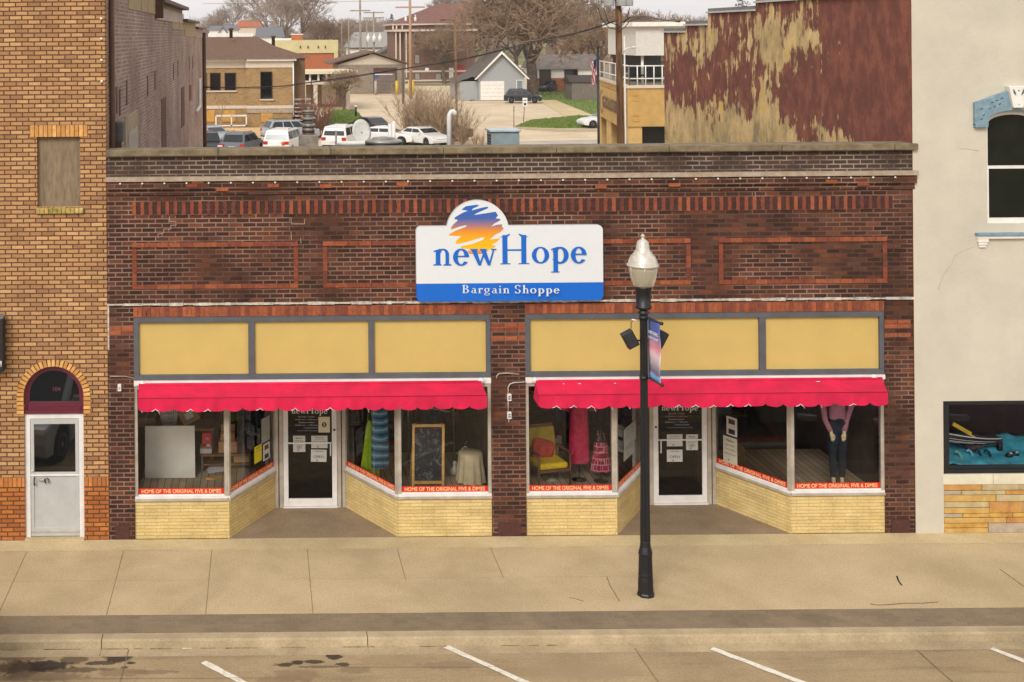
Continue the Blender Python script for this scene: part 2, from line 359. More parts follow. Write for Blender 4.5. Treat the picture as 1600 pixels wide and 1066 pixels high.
M_KB = pave_mat('kerb_concrete', (182,164,132), (160,142,112), 2.0)
M_PV = brick('brick_pavers', [(130,114,92),(124,108,88),(134,117,94)], (134,117,94), bw=.2, bh=.1, ms=.006, dirt=.2, bump=.2)
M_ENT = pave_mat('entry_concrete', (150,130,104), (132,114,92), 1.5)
M_LOT = pave_mat('lot_concrete', (206,188,158), (192,172,142), .12)
M_MK = mat('road_paint', (226,220,206), .8, var=.12, scale=14, c2=(190,176,148), lo=.45, hi=.75)
M_JT = mat('joint_dark', (134,116,88), .95, var=.2, scale=6)
M_SOIL = mat('dry_grass_soil', (120,112,70), .95, var=.25, scale=.05, c2=(92,98,52))

# road surface with its own stains
m, nt_, b_ = new_mat('road_concrete'); M_RD = m; l = nt_.links.new
b_.inputs['Roughness'].default_value = .92; b_.inputs['Specular IOR Level'].default_value = .25
tc_ = N(nt_, 'ShaderNodeTexCoord'); n1_ = N(nt_, 'ShaderNodeTexNoise', Scale=.9, Detail=9.0, Roughness=.65); n2_ = N(nt_, 'ShaderNodeTexNoise', Scale=32.0, Detail=6.0, Roughness=.8)
rp_ = N(nt_, 'ShaderNodeValToRGB'); rp_.color_ramp.elements[0].position = .35; rp_.color_ramp.elements[1].position = .68
rp_.color_ramp.elements[0].color = rgb((166,146,112)); rp_.color_ramp.elements[1].color = rgb((148,128,98))
mr_ = N(nt_, 'ShaderNodeMapRange'); mr_.inputs[1].default_value = .3; mr_.inputs[2].default_value = .7; mr_.inputs[3].default_value = .72; mr_.inputs[4].default_value = 1.26
mm_ = N(nt_, 'ShaderNodeMixRGB', blend_type='MULTIPLY'); mm_.inputs[0].default_value = 1
l(tc_.outputs['Object'], n1_.inputs['Vector']); l(tc_.outputs['Object'], n2_.inputs['Vector']); l(n1_.outputs[0], rp_.inputs[0]); l(n2_.outputs[0], mr_.inputs[0])
l(rp_.outputs[0], mm_.inputs[1]); l(mr_.outputs[0], mm_.inputs[2])
mps_ = N(nt_, 'ShaderNodeMapping'); mps_.inputs['Scale'].default_value = (.35,2.6,1); ns_ = N(nt_, 'ShaderNodeTexNoise', Scale=1.6, Detail=8.0, Roughness=.72); ms0_ = N(nt_, 'ShaderNodeMapRange'); ms0_.inputs[1].default_value = .5; ms0_.inputs[2].default_value = .72; ms0_.inputs[3].default_value = 1.03; ms0_.inputs[4].default_value = .74
mw_ = N(nt_, 'ShaderNodeMixRGB', blend_type='MULTIPLY'); mw_.inputs[0].default_value = 1
l(tc_.outputs['Object'], mps_.inputs[0]); l(mps_.outputs[0], ns_.inputs['Vector']); l(ns_.outputs[0], ms0_.inputs[0]); l(mm_.outputs[0], mw_.inputs[1]); l(ms0_.outputs[0], mw_.inputs[2]); cur = mw_.outputs[0]
wn_ = N(nt_, 'ShaderNodeTexNoise', Scale=7.0, Detail=6.0, Roughness=.7)
l(tc_.outputs['Object'], wn_.inputs['Vector'])
def stain(px, py, rx, ry, col, strength, edge=.35):
    global cur
    c = G(px, py, -.12)
    s = N(nt_, 'ShaderNodeVectorMath', operation='SUBTRACT'); s.inputs[1].default_value = (c.x, c.y, 0)
    q = N(nt_, 'ShaderNodeVectorMath', operation='MULTIPLY'); q.inputs[1].default_value = (1/rx, 1/ry, 0)
    ln = N(nt_, 'ShaderNodeVectorMath', operation='LENGTH')
    ad = N(nt_, 'ShaderNodeMath', operation='MULTIPLY_ADD'); ad.inputs[1].default_value = 2.6; ad.inputs[2].default_value = -1.45
    sm = N(nt_, 'ShaderNodeMath', operation='ADD')
    mr = N(nt_, 'ShaderNodeMapRange'); mr.inputs[1].default_value = 1+edge*.5; mr.inputs[2].default_value = 1-edge*.5; mr.inputs[3].default_value = 0; mr.inputs[4].default_value = strength
    mx = N(nt_, 'ShaderNodeMixRGB'); mx.inputs[2].default_value = rgb(col)
    l(tc_.outputs['Object'], s.inputs[0]); l(s.outputs[0], q.inputs[0]); l(q.outputs[0], ln.inputs[0]); l(wn_.outputs[0], ad.inputs[0])
    l(ln.outputs['Value'], sm.inputs[0]); l(ad.outputs[0], sm.inputs[1]); l(sm.outputs[0], mr.inputs[0]); l(mr.outputs[0], mx.inputs[0]); l(cur, mx.inputs[1]); cur = mx.outputs[0]
DS = (52,42,38)
for a in [(30,1030,.35,.05,(110,92,70),.7),(240,1050,.3,.05,(120,100,76),.6),(100,1047,.6,.06,(84,70,56),.75),(40,1046,.25,.2,(70,58,48),.7),(440,1062,.3,.1,(128,108,84),.6),(500,1042,.3,.03,(96,80,64),.7),(620,1032,.5,.12,(146,124,94),.5),(900,1050,.8,.2,(150,130,100),.5),(185,1026,.16,.14,DS,.9),(115,1031,.17,.12,(96,80,62),.85),(65,1040,.33,.13,DS,.9),(20,1042,.2,.18,(80,66,52),.8),(158,1036,.2,.05,DS,.8),(65,1058,.5,.1,(112,94,72),.6),(190,1050,.3,.1,(124,104,78),.6),
          (522,1026,.1,.08,DS,.9),(492,1034,.11,.05,DS,.85),(464,1035,.07,.05,DS,.9),(445,1039,.12,.05,DS,.85),(535,1038,.08,.04,DS,.8),(480,1022,.05,.03,DS,.8),(462,1056,.3,.14,(132,110,84),.7),(555,1047,.22,.08,(124,104,80),.6),
          (148,1023,.06,.03,DS,.9),(205,1036,.05,.03,DS,.9),(195,1043,.06,.03,DS,.8),(370,1024,.45,.1,(142,122,94),.6),(700,1040,.35,.1,(136,116,90),.6)]: stain(*a)
l(cur, b_.inputs['Base Color'])
bp_ = N(nt_, 'ShaderNodeBump', Strength=.25, Distance=.01); l(n2_.outputs[0], bp_.inputs['Height']); l(bp_.outputs[0], b_.inputs['Normal'])

ZR = -.12
b = MB(); b.quad((-900,-500,-.3),(900,-500,-.3),(900,1500,-.3),(-900,1500,-.3), M_SOIL); struct(b.build('ground'))
b = MB(); b.box(-60,80,-17,-3.66,-.25,ZR, M_RD); struct(b.build('road'))
b = MB(); b.box(-60,80,-19.2,-17,-.25,.0, M_SW); struct(b.build('far_pavement'))
b = MB(); b.box(-60,80,-2.86,-.47,-.2,0, M_SW); sw = struct(b.build('pavement'))
b = MB()
for px in (43.75, 193.8, 331, 480): b.box(G(px,858).x-.004, G(px,858).x+.004, -2.86, -.47, 0, .004, M_JT)
for px, y1 in ((620.3,906),(766,903)): b.box(G(px,856).x-.004, G(px,856).x+.004, G(700,y1).y, -.47, 0, .004, M_JT)
b.box(11.87,11.885,-2.6,-1.5,0,.004,M_JT)
for x0, x1 in ((-5,-1),(.2,3.9),(4.3,6.2)): b.box(x0,x1,-1.653,-1.648,0,.003,mat('faint_joint',(160,142,110),.95))
def crack(b, pts, wd, z, m):
    for (a0, b0), (a1, b1) in zip(pts, pts[1:]):
        p, q = G(a0,b0,z), G(a1,b1,z); t = (q-p).normalized(); nn = Vector((-t.y,t.x,0))*wd
        b.obox(((p+q)/2)+Vector((0,0,.002)), (q-p)/2, nn, (0,0,.002), m)
crack(b, [(948,901),(953,915),(961,928),(968,940)], .006, 0, M_JT)
crack(b, [(1401,900),(1404,908),(1409,915)], .012, 0, M_BLK)
crack(b, [(1360,944),(1372,946),(1390,945),(1412,943),(1440,943),(1466,941)], .014, 0, M_JT)
crack(b, [(890,934),(900,936),(912,940)], .008, 0, M_JT)
b.build('joint', sw)
b = MB(); b.box(-60,80,-.47,.0,-.2,0.003, M_SWS); b.box(-60,80,-.485,-.47,-.1,.007,M_KB); struct(b.build('pavement_edge_strip'))
b = MB(); b.box(-60,80,-3.45,-2.86,-.2,-.003, M_PV); struct(b.build('paver_strip'))
b = MB()
prof = [(-3.45,0.0),(-3.62,-.002),(-3.66,-.02),(-3.675,ZR+.0),(-3.9,ZR-.0),(-3.9,-.24),(-3.45,-.24)]
xs = [-60, fX(203,990)*1.0-.02, G(575,1000).x, 80]
for x0, x1 in zip(xs, xs[1:]):
    vs = [(x0+.006,y,z+(.004 if y < -3.6 and z < -.1 and z > -.2 else 0)) for y,z in prof]+[(x1-.006,y,z+(.004 if y < -3.6 and z < -.1 and z > -.2 else 0)) for y,z in prof]; n = len(prof)
    b.add(vs, [tuple(range(n)), tuple(range(2*n-1,n-1,-1))]+[(i,(i+1)%n,n+(i+1)%n,n+i) for i in range(n)], M_KB)
struct(b.build('kerb'))
b = MB(); M_RUST = mat('rusty_gutter_line', (150,124,82), .95, var=.3, scale=12)
x = -5.0
while x < 4.2:
    e = x+rnd.uniform(.1,.6)
    if rnd.random() < .75: b.box(x, e, -3.694-rnd.uniform(0,.01), -3.678, ZR, ZR+.008, M_RUST)
    x = e+rnd.uniform(0,.15)
struct(b.build('gutter_line'))
b = MB()
def gline(pts, wd, z=ZR, m=M_MK, jag=0):
    (a0,b0),(a1,b1) = pts; p, q = G(a0,b0,z), G(a1,b1,z); t = (q-p).normalized(); nn = Vector((-t.y,t.x,0))
    k = 14; L_, R2 = [], []
    for i in range(k+1):
        c = p+(q-p)*(i/k); w1 = wd*(1+jag*rnd.uniform(-.35,.2)); w2 = wd*(1+jag*rnd.uniform(-.35,.2))
        L_.append(c+nn*w1); R2.append(c-nn*w2)
    for i in range(k):
        b.add([L_[i]+Vector((0,0,.009)), L_[i+1]+Vector((0,0,.009)), R2[i+1]+Vector((0,0,.009)), R2[i]+Vector((0,0,.009))], [(0,1,2,3)], m)
road_lines = [((318,1035),(460,1110)), ((697,1011),(905,1105)), ((1112,1014),(1340,1100)), ((1549,1014),(1760,1095))]
for i, (p, q) in enumerate(road_lines): gline((p,q), .055, jag=.6)
b.slab([(G(284,1014,ZR).x,G(284,1014,ZR).y),(G(300,1014,ZR).x,G(300,1014,ZR).y),(G(295,1009,ZR).x,G(295,1009,ZR).y),(G(289,1009,ZR).x,G(289,1009,ZR).y)], ZR+.0005, ZR+.006, M_MK)
struct(b.build('parking_bay_line'))
b = MB()
for p, q in [((201,1016),(184,1080)),((992,1014),(1045,1090)),((1432,1016),(1515,1090))]: gline((p,q), .007, m=M_JT)
gline(((0,1062),(420,1060)), .004, m=M_JT); gline(((540,1043),(780,1043)), .004, m=M_JT)
struct(b.build('road_joint'))

# ------------------------------------------------------------------ the shop building
XL, XR = -2.71, 11.28
B1 = (-2.26, 3.94); B2 = (4.54, 10.77)
ZF, ZS = .62, .72            # show-window floor, sill height
shop = thing('shop_building', 'single storey dark brick shop with yellow panels, between tan and cream buildings', 'shop building', ((XL+XR)/2, 0, 0))
b = MB()
ZT = 6.30
b.box(XL, XR, 0, .3, 3.86, ZT-.08, M_BR)                                   # upper wall
for x0, x1 in ((XL,B1[0]),(B1[1],B2[0]),(B2[1],XR)): b.box(x0, x1, 0, .3, 0, 3.86, M_BR)
b.box(XL, XR+.03, -.035, 0, 5.98, 6.22, M_BR); b.box(XL, XR+.05, -.07, -.035, 6.08, 6.22, M_BR)     # corbels
b.box(XL, XR, 0, .28, 6.30, 6.66, M_BR2)
for x0, x1 in ((XL+.1,B1[0]-.1),(B1[1]+.1,B2[0]-.1),(B2[1]+.1,XR-.1)): b.box(x0, x1, -.012, 0, .02, .24, M_RB[2])
# odd orange bricks let into the wall
def ob(x, z, n=1, m=None):
    row = round(z/.0773)*.0773
    for i in range(n): b.box(x+i*.233+.008, x+i*.233+.225, -.004, .01, row+.006, row+.071, m or rnd.choice(M_OB))
for px, py, n in [(300,284,1),(290,290,1),(338,296,1),(418,290,1),(500,291,1),(930,292,1),(1045,289,1),(1340,288,1),(1290,284,1),(760,295,1),(620,288,1),(1130,300,1),(215,500,1)]:
    v = P(px,py,-.075); row = v.z
    b.box(v.x, v.x+.2, -.078, -.06, row-.03, row+.03, rnd.choice(M_OB)) if row > 6.06 else ob(v.x, v.z, n)
for x0, x1 in ((XL,B1[0]),(B1[1],B2[0]),(B2[1],XR)):
    for r in (46,47,44)[:3]:
        z = r*.0773
        if x0 == XL and r == 44: continue
        xx = x0+.01
        while xx < x1-.05:
            e = min(xx+.22, x1-.008); b.box(xx, e, -.004, .02, z+.006, z+.071, rnd.choice(M_OB)); xx = e+.012
b.build('brick_wall', shop)
b = MB(); b.box(XL, XR+.06, -.11, .12, 6.225, 6.30, M_BAND); b.build('stone_band', shop)
b = MB()
x = XL
while x < XR+.05:
    e = min(x+1.95, XR+.07); b.box(x+.004, e-.004, -.1, .42, 6.66, 6.77, M_COP); x = e
b.build('coping', shop, bevel=.012)
x = XL+.25
while x < XR: b = MB(); b.tube([(x,-.075,6.19),(x,-.095,6.19)], .018, M_WH, 6); b.build('anchor_bolt', shop); x += .383
b = MB()                                                                   # dentil course of alternating standing bricks
x = fX(207,328); x1 = fX(1388,315); k = 0
while x < x1:
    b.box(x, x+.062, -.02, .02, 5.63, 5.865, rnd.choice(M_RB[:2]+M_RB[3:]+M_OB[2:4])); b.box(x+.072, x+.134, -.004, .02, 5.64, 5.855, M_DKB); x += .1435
b.build('dentil_course', shop)
for x0, x1 in (B1, B2):
    b = MB(); b.box(x0, x1, -.004, .02, 3.862, 4.035, M_JOINT); x = x0+.004
    while x < x1-.05:
        b.box(x, x+.066, -.014, .01, 3.868, 4.03, rnd.choice(M_OB+M_OB[:3]+M_RB[1:2])); x += .0777
    b.build('soldier_course', shop)
def orect(x0, x1, z0, z1, t=.075):
    def run(a0, a1, fixed, horiz):
        a = a0
        while a < a1-.03:
            e = min(a+.21, a1)
            if horiz: b.box(a+.003, e-.003, -.016, .01, fixed, fixed+t, rnd.choice(M_OB[:1]+M_OB[2:]+M_RB[1:2]+M_RB[3:]))
            else: b.box(fixed, fixed+t, -.016, .01, a+.003, e-.003, rnd.choice(M_RB[:2]+M_RB[3:]+M_OB[2:3]))
            a = e
    run(x0, x1, z1-t, True); run(x0, x1, z0, True); run(z0+t, z1-t, x0, False); run(z0+t, z1-t, x1-t, False)
for x0, x1 in ((-2.27,.61),(1.04,3.94),(4.57,7.42),(7.91,10.83)): b = MB(); orect(x0, x1, 4.35, 5.15); b.build('brick_panel_border', shop)
b = MB()                                                                   # ragged mortar fillet under the upper wall
x = XL
while x < XR:
    e = min(x+rnd.uniform(.08,.3), XR); h = rnd.uniform(.018,.05); b.box(x, e, -.02-rnd.uniform(0,.02), .01, 4.085-h*.6, 4.085+h*.5, M_MORT); x = e
b.box(XL+.002, XL+.03, -.012, .005, 3.3, 4.1, M_MORT)
b.build('mortar_fillet', shop)
b = MB()
for pts in ([(265,339),(265,346),(275,346),(275,352),(267,352),(267,358),(256,358),(256,364),(247,366),(247,372)], [(455,340),(455,350),(476,350),(476,342)], [(455,362),(455,375)], [(470,372),(470,380)], [(1180,300),(1181,312)]):
    q = [P(a,c,-.003) for a,c in pts]
    for p0, p1 in zip(q, q[1:]): b.obox((p0+p1)/2, (p1-p0)/2+Vector((.004,0,0)), (0,.006,0), (0,0,.0045) if abs((p1-p0).x) > abs((p1-p0).z) else (.0045,0,0), mat('dull_crack_mortar', (176,150,134), .95))
b.build('mortar_crack', shop)
# grey framed yellow panels
for (x0, x1), cuts in ((B1, ((217,388),(398,576),(585,760))), (B2, ((829,1005),(1015,1187),(1197,1375)))):
    b = MB(); z0, z1 = 2.76, 3.86
    b.box(x0, x1, .0, .12, z1-.1, z1-.002, M_GREY); b.box(x0, x1, .0, .12, z0, z0+.09, M_GREY)
    xs = [x0]+[v for c in cuts for v in (fX(c[0],545), fX(c[1],545))]+[x1]
    for i in range(0, len(xs), 2): b.box(xs[i], xs[i+1], .0, .118, z0+.09, z1-.1, M_GREY)
    f = b.build('panel_frame', shop, bevel=.006)
    for c in cuts:
        b = MB(); b.box(fX(c[0],545), fX(c[1],545), .06, .1, z0+.09, z1-.1, M_YEL); b.build('stucco_panel', shop)
b = MB(); 
for x0, x1 in (B1, B2): b.box(x0, x1, .12, .3, 2.66, 3.86, M_INW); b.box(x0,x1,.0,.12,2.66,2.76,M_ALW)
b.build('lintel', shop)

# shop fronts: geometry of one bay
def bay(x0, x1, c0, c1, d0, d1, dep=1.45):
    """x0..x1 bay, c0/c1 front corners of the recess, d0/d1 back corners"""
    lines = [((x0,0),(c0,0),'front'), ((c0,0),(d0,dep),'side'), ((d1,dep),(c1,0),'side'), ((c1,0),(x1,0),'front')]
    for (ax, ay), (bx, by), kind in lines:
        A = Vector((ax,ay+.06 if kind == 'front' else ay+.03,0)); B = Vector((bx,by+.06 if kind == 'front' else by+.03,0)); t = (B-A).normalized(); ln = (B-A).length; nn = Vector((t.y,-t.x,0))
        mid = (A+B)/2
        if kind == 'front': A2, B2_ = A, B
        def slabx(mb, s0, s1, z0, z1, dn0, dn1, m):
            p = A+t*s0; q = A+t*s1
            mb.obox((p+q)/2+nn*(dn0+dn1)/2+Vector((0,0,(z0+z1)/2)), (q-p)/2, nn*abs(dn1-dn0)/2, (0,0,(z1-z0)/2), m)
        b = MB(); slabx(b, 0, ln, 0, ZS-.06, -.06, .03, M_YB); b.build('bulkhead', shop)
        win = MB(); slabx(win, 0, ln, ZS-.06, ZS-.02, -.06, .065, M_AL); slabx(win, 0, ln, ZS-.02, ZS+.02, -.05, .045, M_ALW); slabx(win, 0, ln, ZS+.02, ZS+.045, -.04, .02, M_ALW)
        slabx(win, 0, ln, 2.6, 2.66, -.05, .04, M_AL)
        for s0, s1 in ((.0,.055),(ln-.055,ln)): slabx(win, s0, s1, ZS+.02, 2.6, -.05, .035, M_AL)
        fr = win.build('show_window', shop)
        g = MB(); p = A+t*.055; q = A+t*(ln-.055)
        g.quad(p+Vector((0,0,ZS+.045)), q+Vector((0,0,ZS+.045)), q+Vector((0,0,2.6)), p+Vector((0,0,2.6)), M_GL); g.build('pane', fr)
        st = MB(); p = A+t*.06+nn*.004; q = A+t*(ln-.06)+nn*.004; z0 = ZS+.047; z1 = z0+.1
        st.obox((p+q)/2+Vector((0,0,(z0+z1)/2)), (q-p)/2, nn*.0008, (0,0,(z1-z0)/2), M_STRIP); s_ = st.build('window_strip', fr)
        tx = MB(); add_text(tx, 'HOME OF THE ORIGINAL FIVE & DIMES', (p+q)/2+Vector((0,0,(z0+z1)/2)), width=(q-p).length*.93, height=.068, m=M_STXT, xd=t, n=nn, depth=.004, bold=.02); tx.build('lettering', s_)
M_STRIP = mat('red_vinyl', (206,36,22), .5, var=.04, scale=4); M_STXT = mat('cream_lettering', (236,190,130), .6, var=.03)
E1 = (-.65, 2.32, .19, 1.49); E2 = (6.09, 9.15, 7.03, 8.33)
bay(*B1, *E1); bay(*B2, *E2)
# entry floor, soffit
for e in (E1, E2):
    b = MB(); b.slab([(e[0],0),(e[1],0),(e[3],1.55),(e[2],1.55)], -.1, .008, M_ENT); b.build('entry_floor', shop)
    b = MB(); b.slab([(e[0]-.02,.05),(e[1]+.02,.05),(e[3]+.02,1.5),(e[2]-.02,1.5)], 2.665, 2.7, M_WH); b.build('entry_soffit', shop)
# doors
M_PAPER = mat('paper', (196,194,186), .8, var=.03, scale=4); M_INK = mat('dark_print', (50,48,46), .8); M_INK2 = mat('grey_print', (120,118,112), .8)
def shop_door(e, hand):
    x0, x1 = e[2]+.03, e[3]-.03; y = 1.45; w_ = 'door'
    b = MB()
    for a, c in ((x0-.03,x0+.03),(x0+.05,x0+.12),(x1-.12,x1-.05),(x1-.03,x1+.03)): b.box(a, c, y-.05, y+.05, 0, 2.66, M_AL)
    b.box(x0+.03,x0+.05,y-.02,y+.04,0,2.66,M_BRN); b.box(x1-.05,x1-.03,y-.02,y+.04,0,2.66,M_BRN)
    b.box(x0+.12,x1-.12,y-.05,y+.05,2.14,2.22,M_AL); b.box(x0+.12,x1-.12,y-.05,y+.05,2.6,2.66,M_AL); b.box(x0+.12,x1-.12,y-.07,y+.05,0,.03,M_ALW)
    f = b.build('door_frame', shop)
    g = MB(); g.quad((x0+.12,y,2.22),(x1-.12,y,2.22),(x1-.12,y,2.6),(x0+.12,y,2.6), M_GLD); g.build('transom_pane', f)
    dx0, dx1 = x0+.125, x1-.125; b = MB()
    b.box(dx0,dx0+.09,y-.04,y+.01,.035,2.13,M_ALW); b.box(dx1-.09,dx1,y-.04,y+.01,.035,2.13,M_ALW); b.box(dx0+.09,dx1-.09,y-.04,y+.01,.035,.17,M_ALW); b.box(dx0+.09,dx1-.09,y-.04,y+.01,2.03,2.13,M_ALW)
    d = b.build('door', shop, bevel=.004)
    gx0, gx1 = dx0+.09, dx1-.09
    g = MB(); g.quad((gx0,y-.015,.17),(gx1,y-.015,.17),(gx1,y-.015,2.03),(gx0,y-.015,2.03), M_GLD); g.build('pane', d)
    h = MB(); h.box(gx0,gx1,y-.06,y-.035,1.19,1.215,M_ALW)
    hx = gx1-.03 if hand > 0 else gx0+.03
    h.tube([(hx,y-.04,1.21),(hx,y-.1,1.21),(hx,y-.1,.98),(hx,y-.04,.98)], .013, M_ALW, 8); h.tube([((gx1+.045) if hand > 0 else (gx0-.045),y-.042,1.44),((gx1+.045) if hand > 0 else (gx0-.045),y-.055,1.44)], .02, M_BLK, 10)
    h.build('handle', d)
    cx = (gx0+gx1)/2; yy = y-.02
    t = MB(); serif(t, 'newHope', gx0+.07, 1.74, yy, .068, M_WTXT, width=(gx1-gx0)*.82)
    for i, s in enumerate(['Monday - Friday','10:00 a.m. - 5:00 p.m.','Saturday','10:00 a.m. - 1:00 p.m.']): add_text(t, s, (cx-.06,yy,1.675-i*.052), width=.3+.12*(i % 2), height=.03, m=M_WTXT2, depth=.001, bold=.015)
    add_text(t, 'newhopeshoppe.org', (cx,yy,1.42), width=.46, height=.026, m=M_WTXT2, depth=.001)
    t.build('lettering', d)
    t = MB(); t.box(cx-.12,cx+.19,yy-.001,yy,1.45,1.492,M_NAVY); t.box(cx-.08,cx+.16,yy-.003,yy-.002,1.464,1.478,M_INK2); t.build('phone_strip', d)
    return gx0, gx1, yy
M_WTXT = mat('white_vinyl', (214,212,204), .6, var=.02); M_WTXT2 = mat('pale_vinyl', (168,160,146), .6, var=.02); M_NAVY = mat('navy_vinyl', (24,52,104), .6)
def sheet(label, c, wd, hg, y, lines, kind='text', rot=0, paper=None, xd=Vector((1,0,0)), cat='notice'):
    """a paper notice taped on glass; c = centre"""
    nn = Vector((xd.y,-xd.x,0)); up = Vector((0,0,1)); x2 = xd*cos(rot)+up*sin(rot); u2 = up*cos(rot)-xd*sin(rot); c = Vector(c)
    t = thing('paper_notice', label, cat, c, group='paper notices taped to the shop glass')
    b = MB(); b.obox(c+nn*.006, x2*wd/2, nn*.001, u2*hg/2, paper or M_PAPER); b.build('sheet', t)
    b = MB(); o = c+nn*.0075
    n = len(lines)
    for i, s in enumerate(lines): add_text(b, s, o+u2*(hg*(.36-.17*i)), width=wd*(.55+.08*i), height=hg*.075, m=M_INK2 if i else M_INK, xd=x2, up=u2, n=nn, depth=.0012, bold=.02)
    if kind == 'oval':
        for p in arc(0,0,.05,.032,.043,.026,0,360,16): b.add([o+x2*q[0]+u2*(q[1]-hg*.2)+nn*.002 for q in p], [(0,1,2,3)], M_INK)
        b.obox(o+u2*(-hg*.2)+nn*.002, x2*.016, nn*.0004, u2*.012, M_INK2); 
    if kind == 'open': add_text(b, 'OPEN', o+u2*(-.02), width=wd*.66, height=hg*.22, m=M_INK, xd=x2, up=u2, n=nn, depth=.0012)
    if kind == 'round':
        for p in arc(0,0,.045,.05,0,0,0,360,12): b.add([o+x2*q[0]+u2*q[1]+nn*.002 for q in p], [(0,1,2,3)], M_BRN)
        b.obox(o+nn*.004, x2*.008, nn*.0004, u2*.03, M_PAPER)
    if kind == 'photo': b.obox(o+u2*(hg*.25)+nn*.002, x2*wd*.3, nn*.0004, u2*hg*.13, M_BRN); b.obox(o+u2*(-hg*.28)+nn*.002, x2*wd*.3, nn*.0004, u2*hg*.13, M_INK)
    if kind in ('text','oval','open'): b.obox(o+u2*(-hg*.38)-x2*(wd*.1)+nn*.002, x2*.012, nn*.0004, u2*.01, M_INK)
    if b.v: b.build('print', t)
    return t
shop_door(E1, 1); shop_door(E2, -1)
def dP(px, py): return P(px, py, 1.43)
sheet('white mask notice with an oval symbol on the glass of the left shop door', dP(467.5,693.5), .225, .3, 0, ['Masks','Please','Must be worn'], 'oval')
sheet('white landscape notice right of the oval symbol notice on the left shop door', dP(499,690.5), .3, .23, 0, ['Donations','Accepted daily','Thank you all'], 'text')
sheet('hand lettered OPEN sheet on the left shop door', dP(498,712), .29, .225, 0, ["WE'RE"], 'open', rot=-.03)
sheet('cream notice with a round brown symbol high on the left shop door', dP(506.5,663.5), .21, .29, 0, [], 'round', paper=mat('cream_paper', (206,198,168), .8, var=.03))
sheet('white landscape notice above the OPEN sheet on the right shop door', dP(1054,688), .29, .22, 0, ['Donations','Accepted daily','Thank you all'], 'text')
sheet('white mask notice with an oval symbol on the glass of the right shop door', dP(1081,691), .22, .29, 0, ['Masks','Please','Must be worn'], 'oval')
sheet('hand lettered OPEN sheet on the right shop door', dP(1054,712), .29, .225, 0, ["WE'RE"], 'open')

# interior shell
b = MB()
b.quad((XL+.2,0.31,.0),(XR-.2,.31,.0),(XR-.2,9,.0),(XL+.2,9,.0), M_INF)
b.build('shop_floor', shop)
b = MB(); b.box(XL+.1,XR-.1,9,9.1,0,3.2,M_INW); b.box(XL+.1,XL+.3,.3,9,0,3.2,M_INW); b.box(XR-.3,XR-.1,.3,9,0,3.2,M_INW); b.box(B1[1]+.1,B2[0]-.1,.3,5,0,3.2,M_INW)
b.build('inner_wall', shop)
b = MB(); b.box(XL+.1,XR-.1,.3,9.1,2.9,3.0,M_WH); b.box(XL+.3,XR-.3,1.5,1.56,2.66,2.9,M_WH); b.build('ceiling', shop)
def plank_mat():
    m = brick('floor_planks', [(182,164,138),(196,176,148),(164,144,120),(188,166,138)], (84,70,58), bw=3.0, bh=.13, ms=.006, offset=.37, dirt=.2, bump=.1)
    return m
M_PLK = plank_mat()
# rotate plank direction: planks run front to back
mpn = [n for n in M_PLK.node_tree.nodes if n.type == 'MAPPING'][0]; mpn.inputs['Rotation'].default_value = (0,0,pi/2)
for pl in ([(B1[0],.1),(E1[0],.1),(E1[2]-.02,1.5),(E1[2]-.02,2.6),(B1[0],2.6)], [(E1[1],.1),(B1[1],.1),(B1[1],2.6),(E1[3]+.02,2.6),(E1[3]+.02,1.5)],
           [(B2[0],.1),(E2[0],.1),(E2[2]-.02,1.5),(E2[2]-.02,2.6),(B2[0],2.6)], [(E2[1],.1),(B2[1],.1),(B2[1],2.6),(E2[3]+.02,2.6),(E2[3]+.02,1.5)]):
    b = MB(); b.slab(pl, .05, ZF, M_PLK); b.build('display_floor', shop)
# roof and back
b = MB(); b.add([(XL,.3,6.2),(XR,.3,6.2),(XR,24,4.5),(XL,24,4.5),(XL,.3,5.9),(XR,.3,5.9),(XR,24,4.2),(XL,24,4.2)], [(0,1,2,3),(7,6,5,4),(0,4,5,1),(1,5,6,2),(2,6,7,3),(3,7,4,0)], M_ROOF); b.build('roof', shop)
b = MB(); b.box(XL,XR,24,24.3,0,4.6,M_BR); b.build('rear_wall', shop)
# conduit and boxes on the middle pier
b = MB(); 
p = lambda a, c: P(a, c, -.03)
b.tube([p(794,618),p(794,605),p(797,600),p(803,598),p(822,597)], .012, M_AL, 8); b.tube([p(794,626),p(794,642)], .011, M_AL, 8); b.tube([p(795,655),p(795,660)], .011, M_AL, 8); b.tube([P(776,592,-.02),P(776,588,-.02),P(779,584,-.02),P(792,583,-.02),P(811,585,-.02)], .012, M_BAND, 8)
cdt = b.build('conduit', shop)
for a, c in ((795,620),(795,648)):
    q = P(a,c,0); b = MB(); b.box(q.x-.035,q.x+.035,-.06,0,q.z-.06,q.z+.06,M_ALW); b.box(q.x-.02,q.x+.02,-.066,-.06,q.z+.005,q.z+.035,M_INK2); b.box(q.x-.02,q.x+.02,-.066,-.06,q.z-.035,q.z-.005,M_INK2); b.build('outlet_box', cdt, bevel=.005)
q = P(187,605,0); b = MB(); b.box(q.x-.03,q.x+.03,-.05,0,q.z-.06,q.z+.06,M_ALW); b.box(q.x-.015,q.x+.015,-.056,-.05,q.z-.03,q.z+.02,M_AL); b.build('door_chime_box', shop, bevel=.005)
b = MB(); b.tube([P(212,592,-.02),P(205,590,-.02),P(195,588,-.02),P(172,588,-.02)], .006, M_MORT, 6); b.build('cable', shop)

